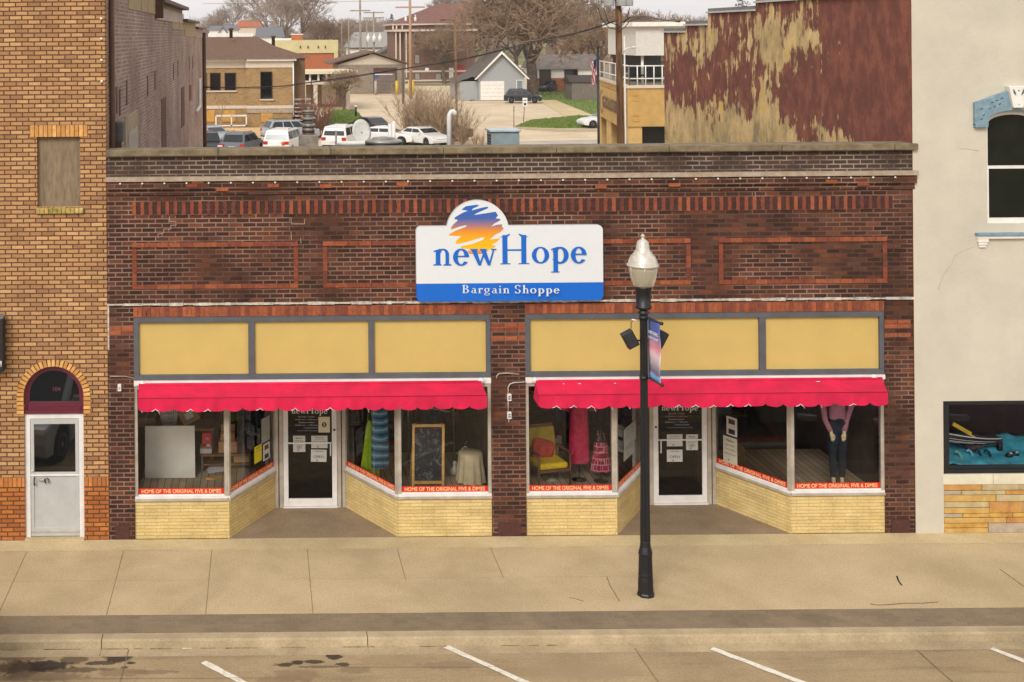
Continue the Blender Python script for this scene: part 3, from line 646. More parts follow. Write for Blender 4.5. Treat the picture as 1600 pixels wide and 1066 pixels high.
# ------------------------------------------------------------------ awnings
M_AW = mat('pink_canvas', (206,14,66), .85, var=.1, scale=2.2, bump=.35, bscale=5); M_AWE = mat('frayed_white_edge', (224,206,206), .9)
m_, nta, ba = MATS['pink_canvas'], MATS['pink_canvas'].node_tree, MATS['pink_canvas'].node_tree.nodes['Principled BSDF']
def awning(x0t, x1t, x0b, x1b, label):
    t = thing('awning', label, 'awning', ((x0b+x1b)/2, 0, 2.7), group='pink scalloped awnings over the shop windows')
    yf, zt, zf, zv = -.46, 2.70, 2.585, 2.36
    b = MB(); b.box(x0t-.06, x1t+.06, -.05, -.002, 2.69, 2.76, M_ALW); b.tube([(x0t,-.055,2.7),(x1t,-.055,2.7)], .03, M_AW, 10); b.build('rail', t)
    n = 90; vs = []; fs = []; r = random.Random(int(x0t*100))
    rows = 6
    for i in range(n+1):
        f = i/n; xt = x0t+(x1t-x0t)*f; xb = x0b+(x1b-x0b)*f
        for j in range(rows+1):
            g = j/rows
            sag = -.004*sin(pi*g)*(1+.5*sin(f*37)) + .003*sin(f*90+g*3)
            vs.append((xt+(xb-xt)*g, -.05+(yf+.05)*g, zt+(zf-zt)*g+sag))
    for i in range(n):
        for j in range(rows): a = i*(rows+1)+j; fs.append((a, a+1, a+rows+2, a+rows+1))
    b = MB(); b.add(vs, fs, M_AW, False)
    b.add([(x0t,-.05,zt),(x0b,yf,zf),(x0b,yf,zv+.03),(x0b,-.05,zv+.05)],[(0,1,2,3)],M_AW); b.add([(x1t,-.05,zt),(x1b,yf,zf),(x1b,yf,zv+.03),(x1b,-.05,zv+.05)],[(0,1,2,3)],M_AW)
    c = b.build('canopy', t)
    sm = c.modifiers.new('thick', 'SOLIDIFY'); sm.thickness = .004
    # valance with scallops
    L_ = x1b-x0b; ns = round(L_/.30); wsc = L_/ns; vs = []; fs = []; k = 12; tot = ns*k; edge = []
    ph = [r.uniform(-.2,.2) for _ in range(ns+1)]; fray = []
    for i in range(tot+1):
        f = i/tot; x = x0b+L_*f; u = (i % k)/k
        d = .05*(abs(sin(pi*u))**.5) + (r.uniform(-.002,.002))
        yw = yf-.004+.012*sin(f*60+1)+.008*sin(f*173)
        zb = zv+.04-d+.006*sin(f*23)
        vs += [(x,yf,zf),(x,(yf+yw)/2,(zf+zb)/2),(x,yw,zb)]
        edge.append((x,yw,zb))
    for i in range(tot):
        for j in range(2): a = i*3+j; fs.append((a,a+1,a+4,a+3))
    b = MB(); b.add(vs, fs, M_AW, False); b.tube([(x0b,yf-.004,zf),(x1b,yf-.004,zf)], .006, mat('dark_pink_hem', (150,12,50), .8), 6)
    v = b.build('valance', t); sm = v.modifiers.new('thick', 'SOLIDIFY'); sm.thickness = .003
    b = MB()
    for i in range(0, tot, k):
        if r.random() < .45 and 0 < i:
            a = [Vector(edge[max(0,i+o)])+Vector((0,-.004,-.002)) for o in (-3,-2,-1,0,1,2)]
            b.tube(a, .006, M_AWE, 5)
        if r.random() < .3:
            e = Vector(edge[i+2]); b.tube([e, e+Vector((.01,-.002,-.03)), e+Vector((.03,0,-.06*r.random()-.01))], .004, M_AWE, 4)
    b.build('frayed_edge', v)
    b = MB()
    for s in (x0b+.03, x1b-.03): b.tube([(s,-.02,2.5),(s,yf+.02,zf-.01)], .012, M_AL, 8); b.tube([(s,-.0,2.72),(s,-.07,2.72)], .05, M_ALW, 10)
    b.build('arm', t)
    return t
awning(fX(217,600,-.05), fX(752,600,-.05), fX(216,635,-.46), fX(761,635,-.46), 'pink scalloped awning over the left shop windows')
aw2 = awning(fX(837,600,-.05), fX(1378,600,-.05), fX(842,635,-.46), fX(1387,632,-.46), 'pink scalloped awning behind the lamp post, over the right shop windows')
b = MB()
for px, py, r_ in ((905,602,.05),(880,604,.03),(960,605,.03),(1277,598,.06),(680,605,.03)):
    q = P(px,py,-.1); 
    if px > 800: b.lathe([(.001,.0),(r_*.6,.002),(r_*.4,.008),(.001,.01)], (q.x,-.14,2.678), M_AWE, 8, sx=1.2, sy=.5)
b.build('bird_dropping', aw2)

# ------------------------------------------------------------------ shop sign
M_SGW = mat('sign_white', (214,217,218), .4, var=.01); M_SGB = mat('sign_blue', (0,98,196), .4, var=.02, scale=2); M_SGL = mat('sign_letter_blue', (4,96,190), .4, var=.01)
YS = -.12
def sp(X, Y_): q = P(630+X/4.848, 300+Y_/4.848, YS); return (q.x, q.z)
sx0, sz1 = sp(97,262); sx1, _ = sp(1512,262); _, szb = sp(800,826); _, szm = sp(800,690)
sign = thing('shop_sign', 'white and blue newHope Bargain Shoppe sign on the brick above the middle pier', 'shop sign', ((sx0+sx1)/2, YS, szb))
def rr(x0, x1, z0, z1, r, tl=True, tr=True, bl=True, br=True, n=6):
    o = []
    for (cx, cz, a0, on, px_, pz_) in ((x1-r,z1-r,0,tr,x1,z1),(x0+r,z1-r,90,tl,x0,z1),(x0+r,z0+r,180,bl,x0,z0),(x1-r,z0+r,270,br,x1,z0)):
        if on: o += [(cx+r*cos(radians(a0+90*i/n)), cz+r*sin(radians(a0+90*i/n))) for i in range(n+1)]
        else: o.append((px_, pz_))
    return o
cxs, czs = sp(565,300); rs_ = 49/90*.99
out_ = rr(sx0, sx1, szm, sz1, .09, bl=False, br=False)
# insert the round bump between the top right and top left corners
i_ = next(i for i, p in enumerate(out_) if p[0] < (sx0+sx1)/2)
a_ = math.asin((sz1-czs)/rs_); bump_ = [(cxs+rs_*cos(a_+(pi-2*a_)*k/28), czs+rs_*sin(a_+(pi-2*a_)*k/28)) for k in range(29)]
body = out_[:i_]+bump_+out_[i_:]
b = MB(); b.prism(body, YS, YS+.1, M_SGW); b.build('white_board', sign)
b = MB(); b.prism(rr(sx0, sx1, szb, szm-.002, .09, tl=False, tr=False), YS-.001, YS+.1, M_SGB); b.build('blue_band', sign)
m, nt_, bb_ = new_mat('sunset_gradient'); M_SUN = m; bb_.inputs['Roughness'].default_value = .4
uvn = N(nt_, 'ShaderNodeUVMap'); sx_ = N(nt_, 'ShaderNodeSeparateXYZ'); mrr = N(nt_, 'ShaderNodeMapRange'); cr_ = N(nt_, 'ShaderNodeValToRGB')
mrr.inputs[1].default_value = sp(0,445)[1]; mrr.inputs[2].default_value = sp(0,95)[1]
els = cr_.color_ramp.elements; els[0].position = 0; els[0].color = rgb((236,182,0)); els[1].position = 1; els[1].color = rgb((20,92,186))
for p_, c_ in ((.25,(234,164,10)),(.42,(216,134,40)),(.52,(160,114,118)),(.68,(60,92,160))): e = els.new(p_); e.color = rgb(c_)
nt_.links.new(uvn.outputs[0], sx_.inputs[0]); nt_.links.new(sx_.outputs['Y'], mrr.inputs[0]); nt_.links.new(mrr.outputs[0], cr_.inputs[0]); nt_.links.new(cr_.outputs[0], bb_.inputs['Base Color'])
blob = [(440,135),(475,108),(560,96),(575,104),(525,128),(520,140),(600,118),(640,112),(645,122),(560,160),(535,175),(600,165),(700,150),(705,158),(718,178),(700,200),(735,205),(735,215),(690,240),(665,262),(715,248),(750,245),(748,262),(762,280),(735,305),(700,322),(655,362),(735,350),(715,375),(670,400),(700,408),(690,425),(650,437),(600,440),(520,438),(435,425),(440,410),(520,395),(600,365),(620,345),(590,345),(500,375),(410,395),(395,385),(405,365),(440,335),(400,333),(345,330),(350,318),(400,292),(480,262),(475,252),(430,262),(365,285),(362,270),(385,240),(415,215),(400,208),(385,207),(395,190),(450,158),(490,142)]
b = MB(); b.prism([sp(*p) for p in blob], YS-.002, YS-.0005, M_SUN); b.prism([sp(*p) for p in [(485,446),(560,444),(655,440),(600,470),(560,472),(500,470)]], YS-.002, YS-.0005, mat('sunset_peach', (220,150,100), .4)); b.build('sun_emblem', sign)
b = MB()
x0_, zb_ = sp(228,558); xh_ = sp(0,432)[1]-zb_
def ww(px_a, px_b): return sp(px_b,0)[0]-sp(px_a,0)[0]
serif(b, 'new', x0_, zb_, YS-.004, xh_, M_SGL, width=ww(228,704))
serif(b, 'H', sp(728,0)[0], sp(0,555)[1], YS-.004, (sp(0,322)[1]-sp(0,555)[1])/1.84, M_SGL, width=ww(728,964))
serif(b, 'ope', sp(968,0)[0], sp(0,549)[1], YS-.004, (sp(0,424)[1]-sp(0,549)[1]), M_SGL, width=ww(968,1388), gap=.04)
b.build('lettering', sign)
b = MB(); serif(b, 'Bargain Shoppe', sp(440,0)[0], sp(0,770)[1], YS-.004, .0875, M_SGW, width=ww(440,1170), gap=.14); b.build('lettering', sign)
# ------------------------------------------------------------------ tan brick building on the left
tan = thing('brick_building', 'tall tan brick building with an arched doorway and a boarded upper window', 'building', (-5.2, 0, 0))
XT0, XT1 = -9.0, XL-.004
D0x, D1x, ZSP, RD = -4.17, -3.14, 2.50, .515
W0, W1, WZ0, WZ1 = -3.91, -3.16, 5.78, 7.0
b = MB(); yb = .3
cxd = (D0x+D1x)/2
# lower wall with the arched opening
b.box(XT0, D0x, 0, yb, 0, .93, M_TANO); b.box(D1x, XT1, 0, yb, 0, .93, M_TANO)
b.box(XT0, D0x, 0, yb, 1.1, ZSP, M_TAN); b.box(D1x, XT1, 0, yb, 1.1, ZSP, M_TAN)
left = [(XT0,ZSP),(D0x,ZSP)]+[(cxd-RD*cos(pi/2*k/12), ZSP+RD*sin(pi/2*k/12)) for k in range(1,13)]+[(cxd,3.3),(XT0,3.3)]
right = [(cxd,3.3)]+[(cxd+RD*sin(pi/2*k/12), ZSP+RD*cos(pi/2*k/12)) for k in range(0,12)]+[(D1x,ZSP),(XT1,ZSP),(XT1,3.3)]
b.prism(left, 0, yb, M_TAN); b.prism(right, 0, yb, M_TAN)
b.box(XT0, XT1, 0, yb, 3.3, WZ0, M_TAN); b.box(XT0, W0, 0, yb, WZ0, WZ1, M_TAN); b.box(W1, XT1, 0, yb, WZ0, WZ1, M_TAN); b.box(XT0, XT1, 0, yb, WZ1, 10.6, M_TAN)
b.build('front_wall', tan)
def soldiers(b, x0, x1, z0, z1, mats, step=.077, y0=-.006, mort=None):
    b.box(x0, x1, y0+.006, .02, z0, z1, mort or mat('brown_mortar', (96,66,42), .95)); x = x0+.005
    while x < x1-.03: b.box(x, min(x+step-.012, x1), y0, .02, z0+.006, z1-.006, rnd.choice(mats)); x += step
M_GB = [mat('gold_brick_%d' % i, c, .85, var=.12, scale=12) for i, c in enumerate([(206,150,82),(222,168,98),(196,138,72)])]
M_OGB = [mat('amber_brick_%d' % i, c, .85, var=.12, scale=12) for i, c in enumerate([(180,112,54),(196,124,60),(166,102,48)])]
b = MB(); soldiers(b, XT0, D0x, .93, 1.1, M_OGB); b.build('soldier_course', tan)
b = MB(); soldiers(b, D1x, XT1, .93, 1.1, M_OGB); b.build('soldier_course', tan)
b = MB(); soldiers(b, fX(47,205), fX(137,205), 7.0, 7.215, M_GB, y0=-.012); b.build('window_lintel', tan)
M_SILL = [mat('mossy_brick_%d' % i, c, .9, var=.2, scale=12) for i, c in enumerate([(176,152,84),(190,164,100),(160,142,70)])]
b = MB(); x = W0-.02
while x < W1+.02: b.add([(x,-.05,5.68),(x+.066,-.05,5.68),(x+.066,-.05,5.75),(x,-.05,5.75),(x,.06,5.68),(x+.066,.06,5.68),(x+.066,.06,5.79),(x,.06,5.79)], [(0,1,2,3),(3,2,6,7),(0,3,7,4),(1,5,6,2),(0,4,5,1)], rnd.choice(M_SILL)); x += .075
b.build('window_sill', tan)
b = MB(); b.box(W0, W1, .09, .12, WZ0, WZ1, mat('weathered_board', (142,122,96), .9, var=.2, scale=9, stretch=(3,3,.5), c2=(112,96,76))); b.build('window_board', tan)
b = MB(); n = 25; z0a = 2.19                                                    # arch of pale bricks
b2 = []
for k in range(n):
    a = pi*(k+.5)/n; rad = Vector((-cos(a),0,sin(a))); tg = Vector((sin(a),0,cos(a))); c = Vector((cxd,0,ZSP))+rad*(RD+.065)
    b.obox(c, tg*.027, (0,.016,0), rad*.058, rnd.choice(M_GB))
for s in (-1,1):
    for k in range(4): zc = ZSP-.04-k*.077; b.box(cxd+s*(RD+.005), cxd+s*(RD+.125), -.016, .016, zc-.03, zc+.03, rnd.choice(M_GB))
pts = [(cxd-(RD+.125)*cos(pi*k/24), ZSP+(RD+.125)*sin(pi*k/24)) for k in range(25)]+[(cxd+(RD+.0)*cos(pi*k/24), ZSP+(RD+.0)*sin(pi*k/24)) for k in range(25)]
b.prism([(cxd-(RD+.125),z0a)]+pts[:25]+[(cxd+(RD+.125),z0a),(cxd+RD,z0a)]+pts[25:]+[(cxd-RD,z0a)], -.004, .0, MATS['brown_mortar'])
b.build('brick_arch', tan)
M_MAR = mat('maroon_paint', (98,24,44), .55, var=.1, scale=6)
fan = MB()
def ringarch(ro, ri, y0, y1, zb, m):
    o = [(cxd-ro,zb)]+[(cxd-ro*cos(pi*k/24), ZSP+ro*sin(pi*k/24)) for k in range(25)]+[(cxd+ro,zb),(cxd+ri,zb)]+[(cxd+ri*cos(pi*k/24), ZSP+ri*sin(pi*k/24)) for k in range(25)]+[(cxd-ri,zb)]
    fan.prism(o, y0, y1, m)
ringarch(.514, .475, .04, .14, 2.2, M_MAR); ringarch(.475, .435, .07, .13, 2.3, M_MAR)
fan.box(cxd-.514, cxd+.514, .02, .14, 2.19, 2.25, M_MAR); fan.box(cxd-.46,cxd+.46,.05,.13,2.25,2.3,M_MAR); fan.box(cxd-.435,cxd+.435,.07,.125,2.3,2.38,M_MAR)
f = fan.build('fanlight_frame', tan)
b = MB(); b.prism([(cxd-.44,2.36)]+[(cxd-.44*cos(pi*k/20), ZSP+.44*sin(pi*k/20)) for k in range(21)]+[(cxd+.44,2.36)], .1, .105, M_TINT); b.build('pane', f)
b = MB(); add_text(b, '104', (cxd+.04,.095,2.6), height=.075, m=mat('faded_red_number', (104,40,50), .6), bold=.02); b.build('house_number', f)
b = MB(); M_DG = mat('white_grey_door', (178,178,174), .5, var=.05, scale=4)
b.box(D0x, D0x+.09, .05, .15, 0, 2.19, M_ALW); b.box(D1x-.09, D1x, .05, .15, 0, 2.19, M_ALW); b.box(D0x+.09, D1x-.09, .05, .15, 2.1, 2.19, M_ALW); b.box(D0x,D1x,-.05,.15,0,.04,M_SWS)
fr = b.build('door_frame', tan)
b = MB(); x0, x1 = D0x+.095, D1x-.095
b.box(x0,x0+.06,.06,.1,.05,2.09,M_DG); b.box(x1-.06,x1,.06,.1,.05,2.09,M_DG); b.box(x0+.06,x1-.06,.06,.1,2.0,2.09,M_DG); b.box(x0+.06,x1-.06,.06,.1,1.1,1.16,M_DG); b.box(x0+.06,x1-.06,.075,.1,.05,1.1,M_DG); b.box(x0+.06,x1-.06,.06,.1,.05,.2,M_DG)
b.box(x0,x1,.045,.06,1.1,1.125,M_ALW); b.box(x0,x1,.045,.062,.12,.15,M_AL)
d = b.build('door', tan, bevel=.004)
b = MB(); b.box(x0+.06,x1-.06,.085,.09,1.16,2.0,M_TINT); b.build('pane', d)
b = MB(); b.tube([(x0+.07,.05,1.07),(x0+.07,.0,1.07),(x0+.07,.0,.96),(x0+.07,.05,.96)], .012, M_BLK, 8); b.tube([(x0+.14,.05,1.04),(x0+.24,.02,1.04)], .02, M_AL, 8); b.tube([(x0+.26,.03,.98),(x0+.25,.03,1.05),(x0+.29,.03,1.07),(x0+.32,.03,1.04),(x0+.32,.03,.98)], .01, M_BLK, 8); b.tube([(x0+.03,.05,1.2),(x0+.03,.03,1.2)],.016,M_ALW,8)
b.build('handle', d)
# dark core behind so the walls are closed, side wall stepping back behind the shop roof
b = MB(); XS = XT1
def side_poly(pts, m, bb, x0=XS-.3, x1=XS):
    n = len(pts); vs = [(x1,y,z) for y,z in pts]+[(x0,y,z) for y,z in pts]
    bb.add(vs, [tuple(range(n)), tuple(range(2*n-1,n-1,-1))]+[(i,(i+1)%n,n+(i+1)%n,n+i) for i in range(n)], m)
side_poly([(.3,0),(36.7,0),(36.7,8.66),(30.1,8.66),(30.1,8.72),(23,8.72),(23,8.95),(16.5,8.95),(16.5,9.16),(10.5,9.16),(10.5,9.3),(3.9,9.3),(3.9,9.85),(.3,9.85)], M_WSH, b)
b.build('side_wall', tan)
b = MB()
side_poly([(.3,9.85),(3.9,9.85),(3.9,9.3),(10.5,9.3),(10.5,9.16),(16.5,9.16),(16.5,8.95),(23,8.95),(23,8.72),(30.1,8.72),(30.1,9.25),(21.5,9.25),(21.5,9.62),(10.5,9.62),(10.5,10.3),(.3,10.3)], M_SID, b, XS-.29, XS+.02)
side_poly([(30.1,8.66),(36.7,8.66),(36.7,9.05),(30.1,9.05)], mat('pink_grey_siding', (170,142,130), .8), b, XS-.29, XS+.02)
for y in (6.5, 8.2, 13.5, 19.8): b.box(XS+.02, XS+.024, y, y+.05, 9.0 if y > 12 else 9.32, 9.6, M_BRN)
b.build('siding', tan)
b = MB(); b.box(XS-.5,XS+.25,10.5,21.5,9.62,9.72,M_BRN); b.box(XS-.5,XS+.2,21.5,30.1,9.25,9.33,M_BRN); b.box(XS-.5,XS+.15,30.1,36.8,9.05,9.12,M_BRN); b.box(XT0,XS+.02,0.0,10.5,10.6,10.7,M_BRN); b.box(XS,XS+.22,10.4,10.5,9.2,10.3,M_BRN)
b.box(XT0,XS-.3,.3,36.7,8.4,8.6,M_ROOF); b.box(XT0,XS-.3,36.4,36.7,0,8.6,M_WSH); b.build('roof_edge', tan)
b = MB(); b.box(XS+.021,XS+.035,10.6,22.0,9.18,9.5,mat('weathered_white_panel',(196,176,162),.85,var=.15,scale=1.5)); b.build('white_panel', tan)
def sidepx(px): return (XS/((px-408.0)/F))-D0
def side_open(name, px0, px1, z0, z1, m, dx=.01, parent=None, label=None):
    b = MB(); b.box(XS+.002, XS+dx+.002, sidepx(px0), sidepx(px1), z0, z1, m); return b.build(name, parent or tan, label=label)
def sideZ(px, py): return P(px,py,sidepx(px)).z
M_SLOT = brick('brick_infill', [(86,52,40),(98,60,44),(76,46,36)], (140,110,92), bw=.24, bh=.0773, ms=.012)
for a, c, t_, bt in ((251,258,153,236),(282,287,136,198),(295,298,133,157)): side_open('blocked_window', a, c, sideZ((a+c)/2, bt), sideZ((a+c)/2, t_), M_SLOT, .012)
b = MB(); y0, y1 = sidepx(304), sidepx(309); b.tube([(XS+.06,y1,sideZ(307,124)),(XS+.06,y1,sideZ(307,168)),(XS+.06,y0,sideZ(307,171))], .07, M_WH, 8); b.build('white_drainpipe', tan)
b = MB(); y0 = sidepx(316); b.tube([(XS+.08,y0,8.9),(XS+.08,y0,3.0)], .09, M_BRN, 8); b.build('downspout', tan)
b = MB(); y0, y1 = sidepx(193), sidepx(213); b.box(XS,XS+.03,y0,y1,5.0,7.15,mat('pale_render',(176,156,126),.9,var=.15,scale=2)); b.box(XS+.03,XS+.04,y0+.5,y1-.3,5.0,6.8,M_AL); b.build('side_door', tan)
for px, py in ((180,148),(185,152),(196,138),(229,128),(241,120),(270,107),(277,102),(295,95),(300,93)): 
    y = sidepx(px); b = MB(); b.box(XS+.002,XS+.012,y,y+.25,P(px,py,y).z-.35,P(px,py,y).z+.15,M_BRN); b.build('tie_slot', tan)
b = MB(); b.tube([(XS+.06,.5,10.2),(XS+.06,.5,6.9),(XS+.06,.5,5.6)], .05, M_BRN, 8); b.build('corner_pipe', tan)
b = MB(); x = XT1-.05
for z in (9.05,8.7,8.33,7.96): b.lathe([(.001,0),(.025,.004),(.02,.03),(.001,.035)], (XT1-.06,-.0,z-.0), M_WH, 10, axis=(0,-1,0))
b.build('anchor_plate', tan)
# wall box on the side wall
y0 = .8; ac = thing('wall_unit', 'dark grey metal box fixed high on the side wall above the shop roof', 'utility box', (XS+.15, y0, 6.75))
b = MB(); b.box(XS+.03,XS+.22,.7,1.1,6.85,7.2,mat('grey_box_metal',(70,72,68),.5,var=.2,scale=6)); b.build('casing', ac, bevel=.01); b = MB(); b.box(XS+.06,XS+.19,.72,.82,6.55,6.85,M_BRN); b.build('bracket', ac)
# black projecting sign at the left edge
ps = thing('projecting_sign', 'black box sign projecting from the tan brick wall at the far left', 'sign', (-4.62, -.2, 3.0))
b = MB(); b.box(-5.6,-4.47,-.28,-.06,3.0,3.93,M_BLK); b.box(-5.6,-4.46,-.29,-.05,3.91,3.95,mat('sign_edge_grey',(120,116,108),.6)); b.build('casing', ps, bevel=.01)
b = MB(); b.box(-5.2,-5.1,-.06,.0,3.7,3.8,M_BLK); b.box(-5.2,-5.1,-.06,.0,3.1,3.2,M_BLK); b.tube([(-4.5,-.3,3.1),(-4.5,-.31,3.2)],.012,M_ALW,6); b.build('bracket', ps)

# ------------------------------------------------------------------ cream building on the right
crm = thing('cream_building', 'cream rendered building with blue window hood and a peeling red side wall', 'building', (14, 0, 0))
CX0, CX1 = XR+.004, 17.5
H0, H1, HZ0 = fX(1541,260), fX(1541,260)+.97, 5.36
HC_ = (H0+H1)/2; hw = (H1-H0)/2; HSP = 7.12; HT = 7.30
def segarch(half, zs, zt, n=12): return [(HC_-half*cos(pi*k/n)*1.0, zs+(zt-zs)*sin(pi*k/n)**.9) for k in range(n+1)]
V0, VZ0, VZ1 = fX(1473,680), 1.03, 2.29
b = MB(); yf = -.02
b.box(CX0, V0, yf, .3, 0, VZ1, M_CRM); b.box(CX0, CX1, yf, .3, VZ1, HZ0, M_CRM); b.box(CX0, H0, yf, .3, HZ0, HSP, M_CRM); b.box(H1, CX1, yf, .3, HZ0, HSP, M_CRM)
top = segarch(hw, HSP, HT)
b.prism([(CX0,HSP)]+top[:7]+[(HC_,8.2),(CX0,8.2)], yf, .3, M_CRM); b.prism([(HC_,8.2)]+top[6:]+[(CX1,HSP),(CX1,8.2)], yf, .3, M_CRM)
b.box(CX0, CX1, yf, .3, 8.2, 10.4, M_CRM)
b.build('front_wall', crm)
b = MB()
for pts in ([(1521,386),(1505,392),(1492,400),(1487,412),(1478,424)], [(1498,232),(1512,233),(1530,236)], [(1478,424),(1472,434),(1466,452)]):
    q = [P(a,c,yf-.002) for a,c in pts]
    b.tube(q, .003, mat('hairline_crack',(176,164,140),.9), 4)
b.build('wall_crack', crm)
b = MB(); fz = .05
ro = [(H0,HZ0)]+segarch(hw,HSP,HT)+[(H1,HZ0)]; ri = [(H0+.055 if p[0] <= H0+.001 else (H1-.055 if p[0] >= H1-.001 else HC_+(p[0]-HC_)*(hw-.055)/hw), p[1]-(.05 if p[1] > HZ0+.01 else -.09)) for p in ro]
n = len(ro)
for i in range(n):
    j = (i+1) % n; b.add([(ro[i][0],fz,ro[i][1]),(ro[j][0],fz,ro[j][1]),(ri[j][0],fz,ri[j][1]),(ri[i][0],fz,ri[i][1]),(ri[i][0],fz+.08,ri[i][1]),(ri[j][0],fz+.08,ri[j][1])], [(0,1,2,3),(3,2,5,4)], M_WH)
zr = fZ(1570,262); b.box(H0+.04,H1-.04,fz+.02,fz+.08,zr-.025,zr+.025,M_WH); b.box(H0+.055,H0+.075,fz+.01,fz+.06,HZ0+.09,zr,M_WH)
fr = b.build('window', crm)
for z0, z1, yy in ((HZ0+.08,zr-.02,.1),(zr+.02,HT-.04,.12)):
    b = MB(); 
    if z1 > 7: b.prism([(HC_+(p[0]-HC_)*.93, min(p[1]-.03, 9)) for p in segarch(hw,HSP,HT)]+[(H1-.06,z0),(H0+.06,z0)], yy, yy+.004, M_DARKG)
    else: b.box(H0+.05,H1-.05,yy,yy+.004,z0,z1,M_DARKG)
    b.build('pane', fr)
b = MB(); zs = fZ(1560,363); b.box(H0-.22,H1+.22,-.12,.05,zs-.045,zs,M_BLUE); b.box(H0-.2,H1+.2,-.09,.0,zs-.1,zs-.047,M_WH); b.build('window_sill', crm, bevel=.006)
for x0 in (H0-.19, H1+.01):
    b = MB(); b.box(x0,x0+.18,-.08,-.02,zs-.16,zs-.102,M_WH); b.box(x0+.015,x0+.165,-.07,-.02,zs-.21,zs-.16,M_WH); b.box(x0+.03,x0+.15,-.055,-.02,zs-.255,zs-.21,M_WH); b.build('sill_bracket', crm, bevel=.005)
hood = MB(); a0 = fX(1519,170); ha = HC_-a0
zb_, zo_, zt_ = fZ(1530,196), fZ(1519,160), fZ(1569,142)
o = [(HC_-ha,zb_),(HC_-ha,zo_),(HC_-.16,zt_),(HC_+.16,zt_),(HC_+ha,zo_),(HC_+ha,zb_),(HC_+hw+.0,zb_)]+[(p[0],p[1]+.03) for p in reversed(segarch(hw,HSP,HT))]+[(HC_-hw,zb_)]
hood.prism(o, -.09, -.02, M_BLUE)
for s in (-1,1): hood.box(HC_+s*ha-(.0 if s < 0 else .22), HC_+s*ha+(.22 if s < 0 else .0), -.11, -.02, zb_-.03, zb_+.035, M_BLUE)
h_ = hood.build('window_hood', crm, bevel=.008)
b = MB(); rr_ = random.Random(3); M_CARV = mat('dark_carving', (62,84,98), .8)
for k in range(9):
    f = k/8; x = HC_-ha+.1+f*(ha-.38); z = zo_-.12+f*(zt_-zo_)*.75+.03*(-1)**k
    if k < 3: x = HC_-ha+.09+.03*(k%2); z = zo_-.3+.09*k
    b.tube([(x,-.092,z),(x+.025,-.093,z+.02*(-1)**k),(x+.05,-.092,z+.015)], [.004,.009,.003], M_CARV, 6)
b.build('carving', h_)
b = MB(); kz0, kz1 = fZ(1584,168), fZ(1584,134); b.prism([(HC_-.085,kz0),(HC_-.165,kz1),(HC_+.165,kz1),(HC_+.085,kz0)][::-1], -.15, -.02, M_WH); k_ = b.build('keystone', crm, bevel=.01)
b = MB()
for s in (-1,1): b.tube([(HC_+s*.09,-.153,kz1-.05),(HC_+s*.075,-.153,kz1-.11),(HC_+s*.045,-.153,kz1-.16)], [.004,.017,.003], M_CARV, 6)
b.tube([(HC_,-.151,kz1-.08),(HC_,-.156,kz1-.08)],.012,M_CARV,8); b.tube([(HC_,-.151,kz0+.06),(HC_,-.156,kz0+.06)],.008,M_CARV,8); b.build('carving', k_)
# display window and stone base
b = MB(); b.box(V0-.015,CX1,-.03,.3,.845,1.02,M_CRM2); b.box(fX(1550,750),fX(1550,750)+.006,-.034,-.029,.85,1.02,M_JT); b.build('window_ledge', crm, bevel=.006)
M_STN = [mat('sandstone_%d' % i, c, .9, var=.22, scale=5, bump=1.0, bscale=9, c2=c2, lo=.3, hi=.7) for i, (c, c2) in enumerate([((206,170,98),(176,136,72)),((180,164,136),(150,134,110)),((214,174,88),(170,126,60)),((166,148,124),(140,122,102)),((204,158,84),(168,112,62)),((196,178,136),(166,146,104)),((184,168,146),(156,138,116))])]
b = MB(); b.box(V0,CX1,.04,.3,0,.845,mat('stone_mortar',(150,134,106),.95)); z = .0; r = random.Random(12)
rows = [.175,.09,.075,.2,.12,.075,.11]
for ri_, h in enumerate(rows):
    x = V0-r.uniform(0,.2)
    while x < CX1-.1:
        wd = r.uniform(.4,1.1); x0, x1 = max(x, V0), min(x+wd, CX1)
        if x1-x0 > .05:
            dep = r.uniform(.0,.03)
            if h > .16 and r.random() < .4: b.box(x0+.004,x1-.004,-.01-dep,.1,z+.004,z+h*.5-.004,r.choice(M_STN)); b.box(x0+.004,x1-.004,-.012-dep*.5,.1,z+h*.5+.004,z+h-.004,r.choice(M_STN))
            else: b.box(x0+.004,x1-.004,-.01-dep,.1,z+.004,z+h-.004,r.choice(M_STN))
        x += wd
    z += h
b.build('stone_base', crm, bevel=.008)
b = MB(); b.box(V0,CX1,.0,.1,VZ1-.07,VZ1,M_BLK); b.box(V0,V0+.09,.0,.1,VZ0,VZ1-.07,M_BLK); b.box(V0+.09,CX1,.0,.1,VZ0,VZ0+.06,M_BLK); b.box(V0+.09,CX1,.03,.09,VZ0+.06,VZ0+.12,M_BLK); b.box(V0+.09,V0+.13,.03,.09,VZ0+.12,VZ1-.07,M_BLK)
f = b.build('display_window', crm, bevel=.004)
b = MB(); b.quad((V0+.12,.06,VZ0+.11),(CX1,.06,VZ0+.11),(CX1,.06,VZ1-.07),(V0+.12,.06,VZ1-.07),M_GL); b.build('pane', f)
b = MB(); b.box(V0-.05,CX1,1.6,1.7,.5,2.6,mat('dark_backdrop',(60,44,44),.8,var=.15,scale=3)); b.box(V0-.1,V0-.02,.3,1.7,.5,2.6,M_BLK); b.box(V0-.05,CX1,.3,1.7,2.35,2.4,M_BLK); b.build('display_niche', crm)
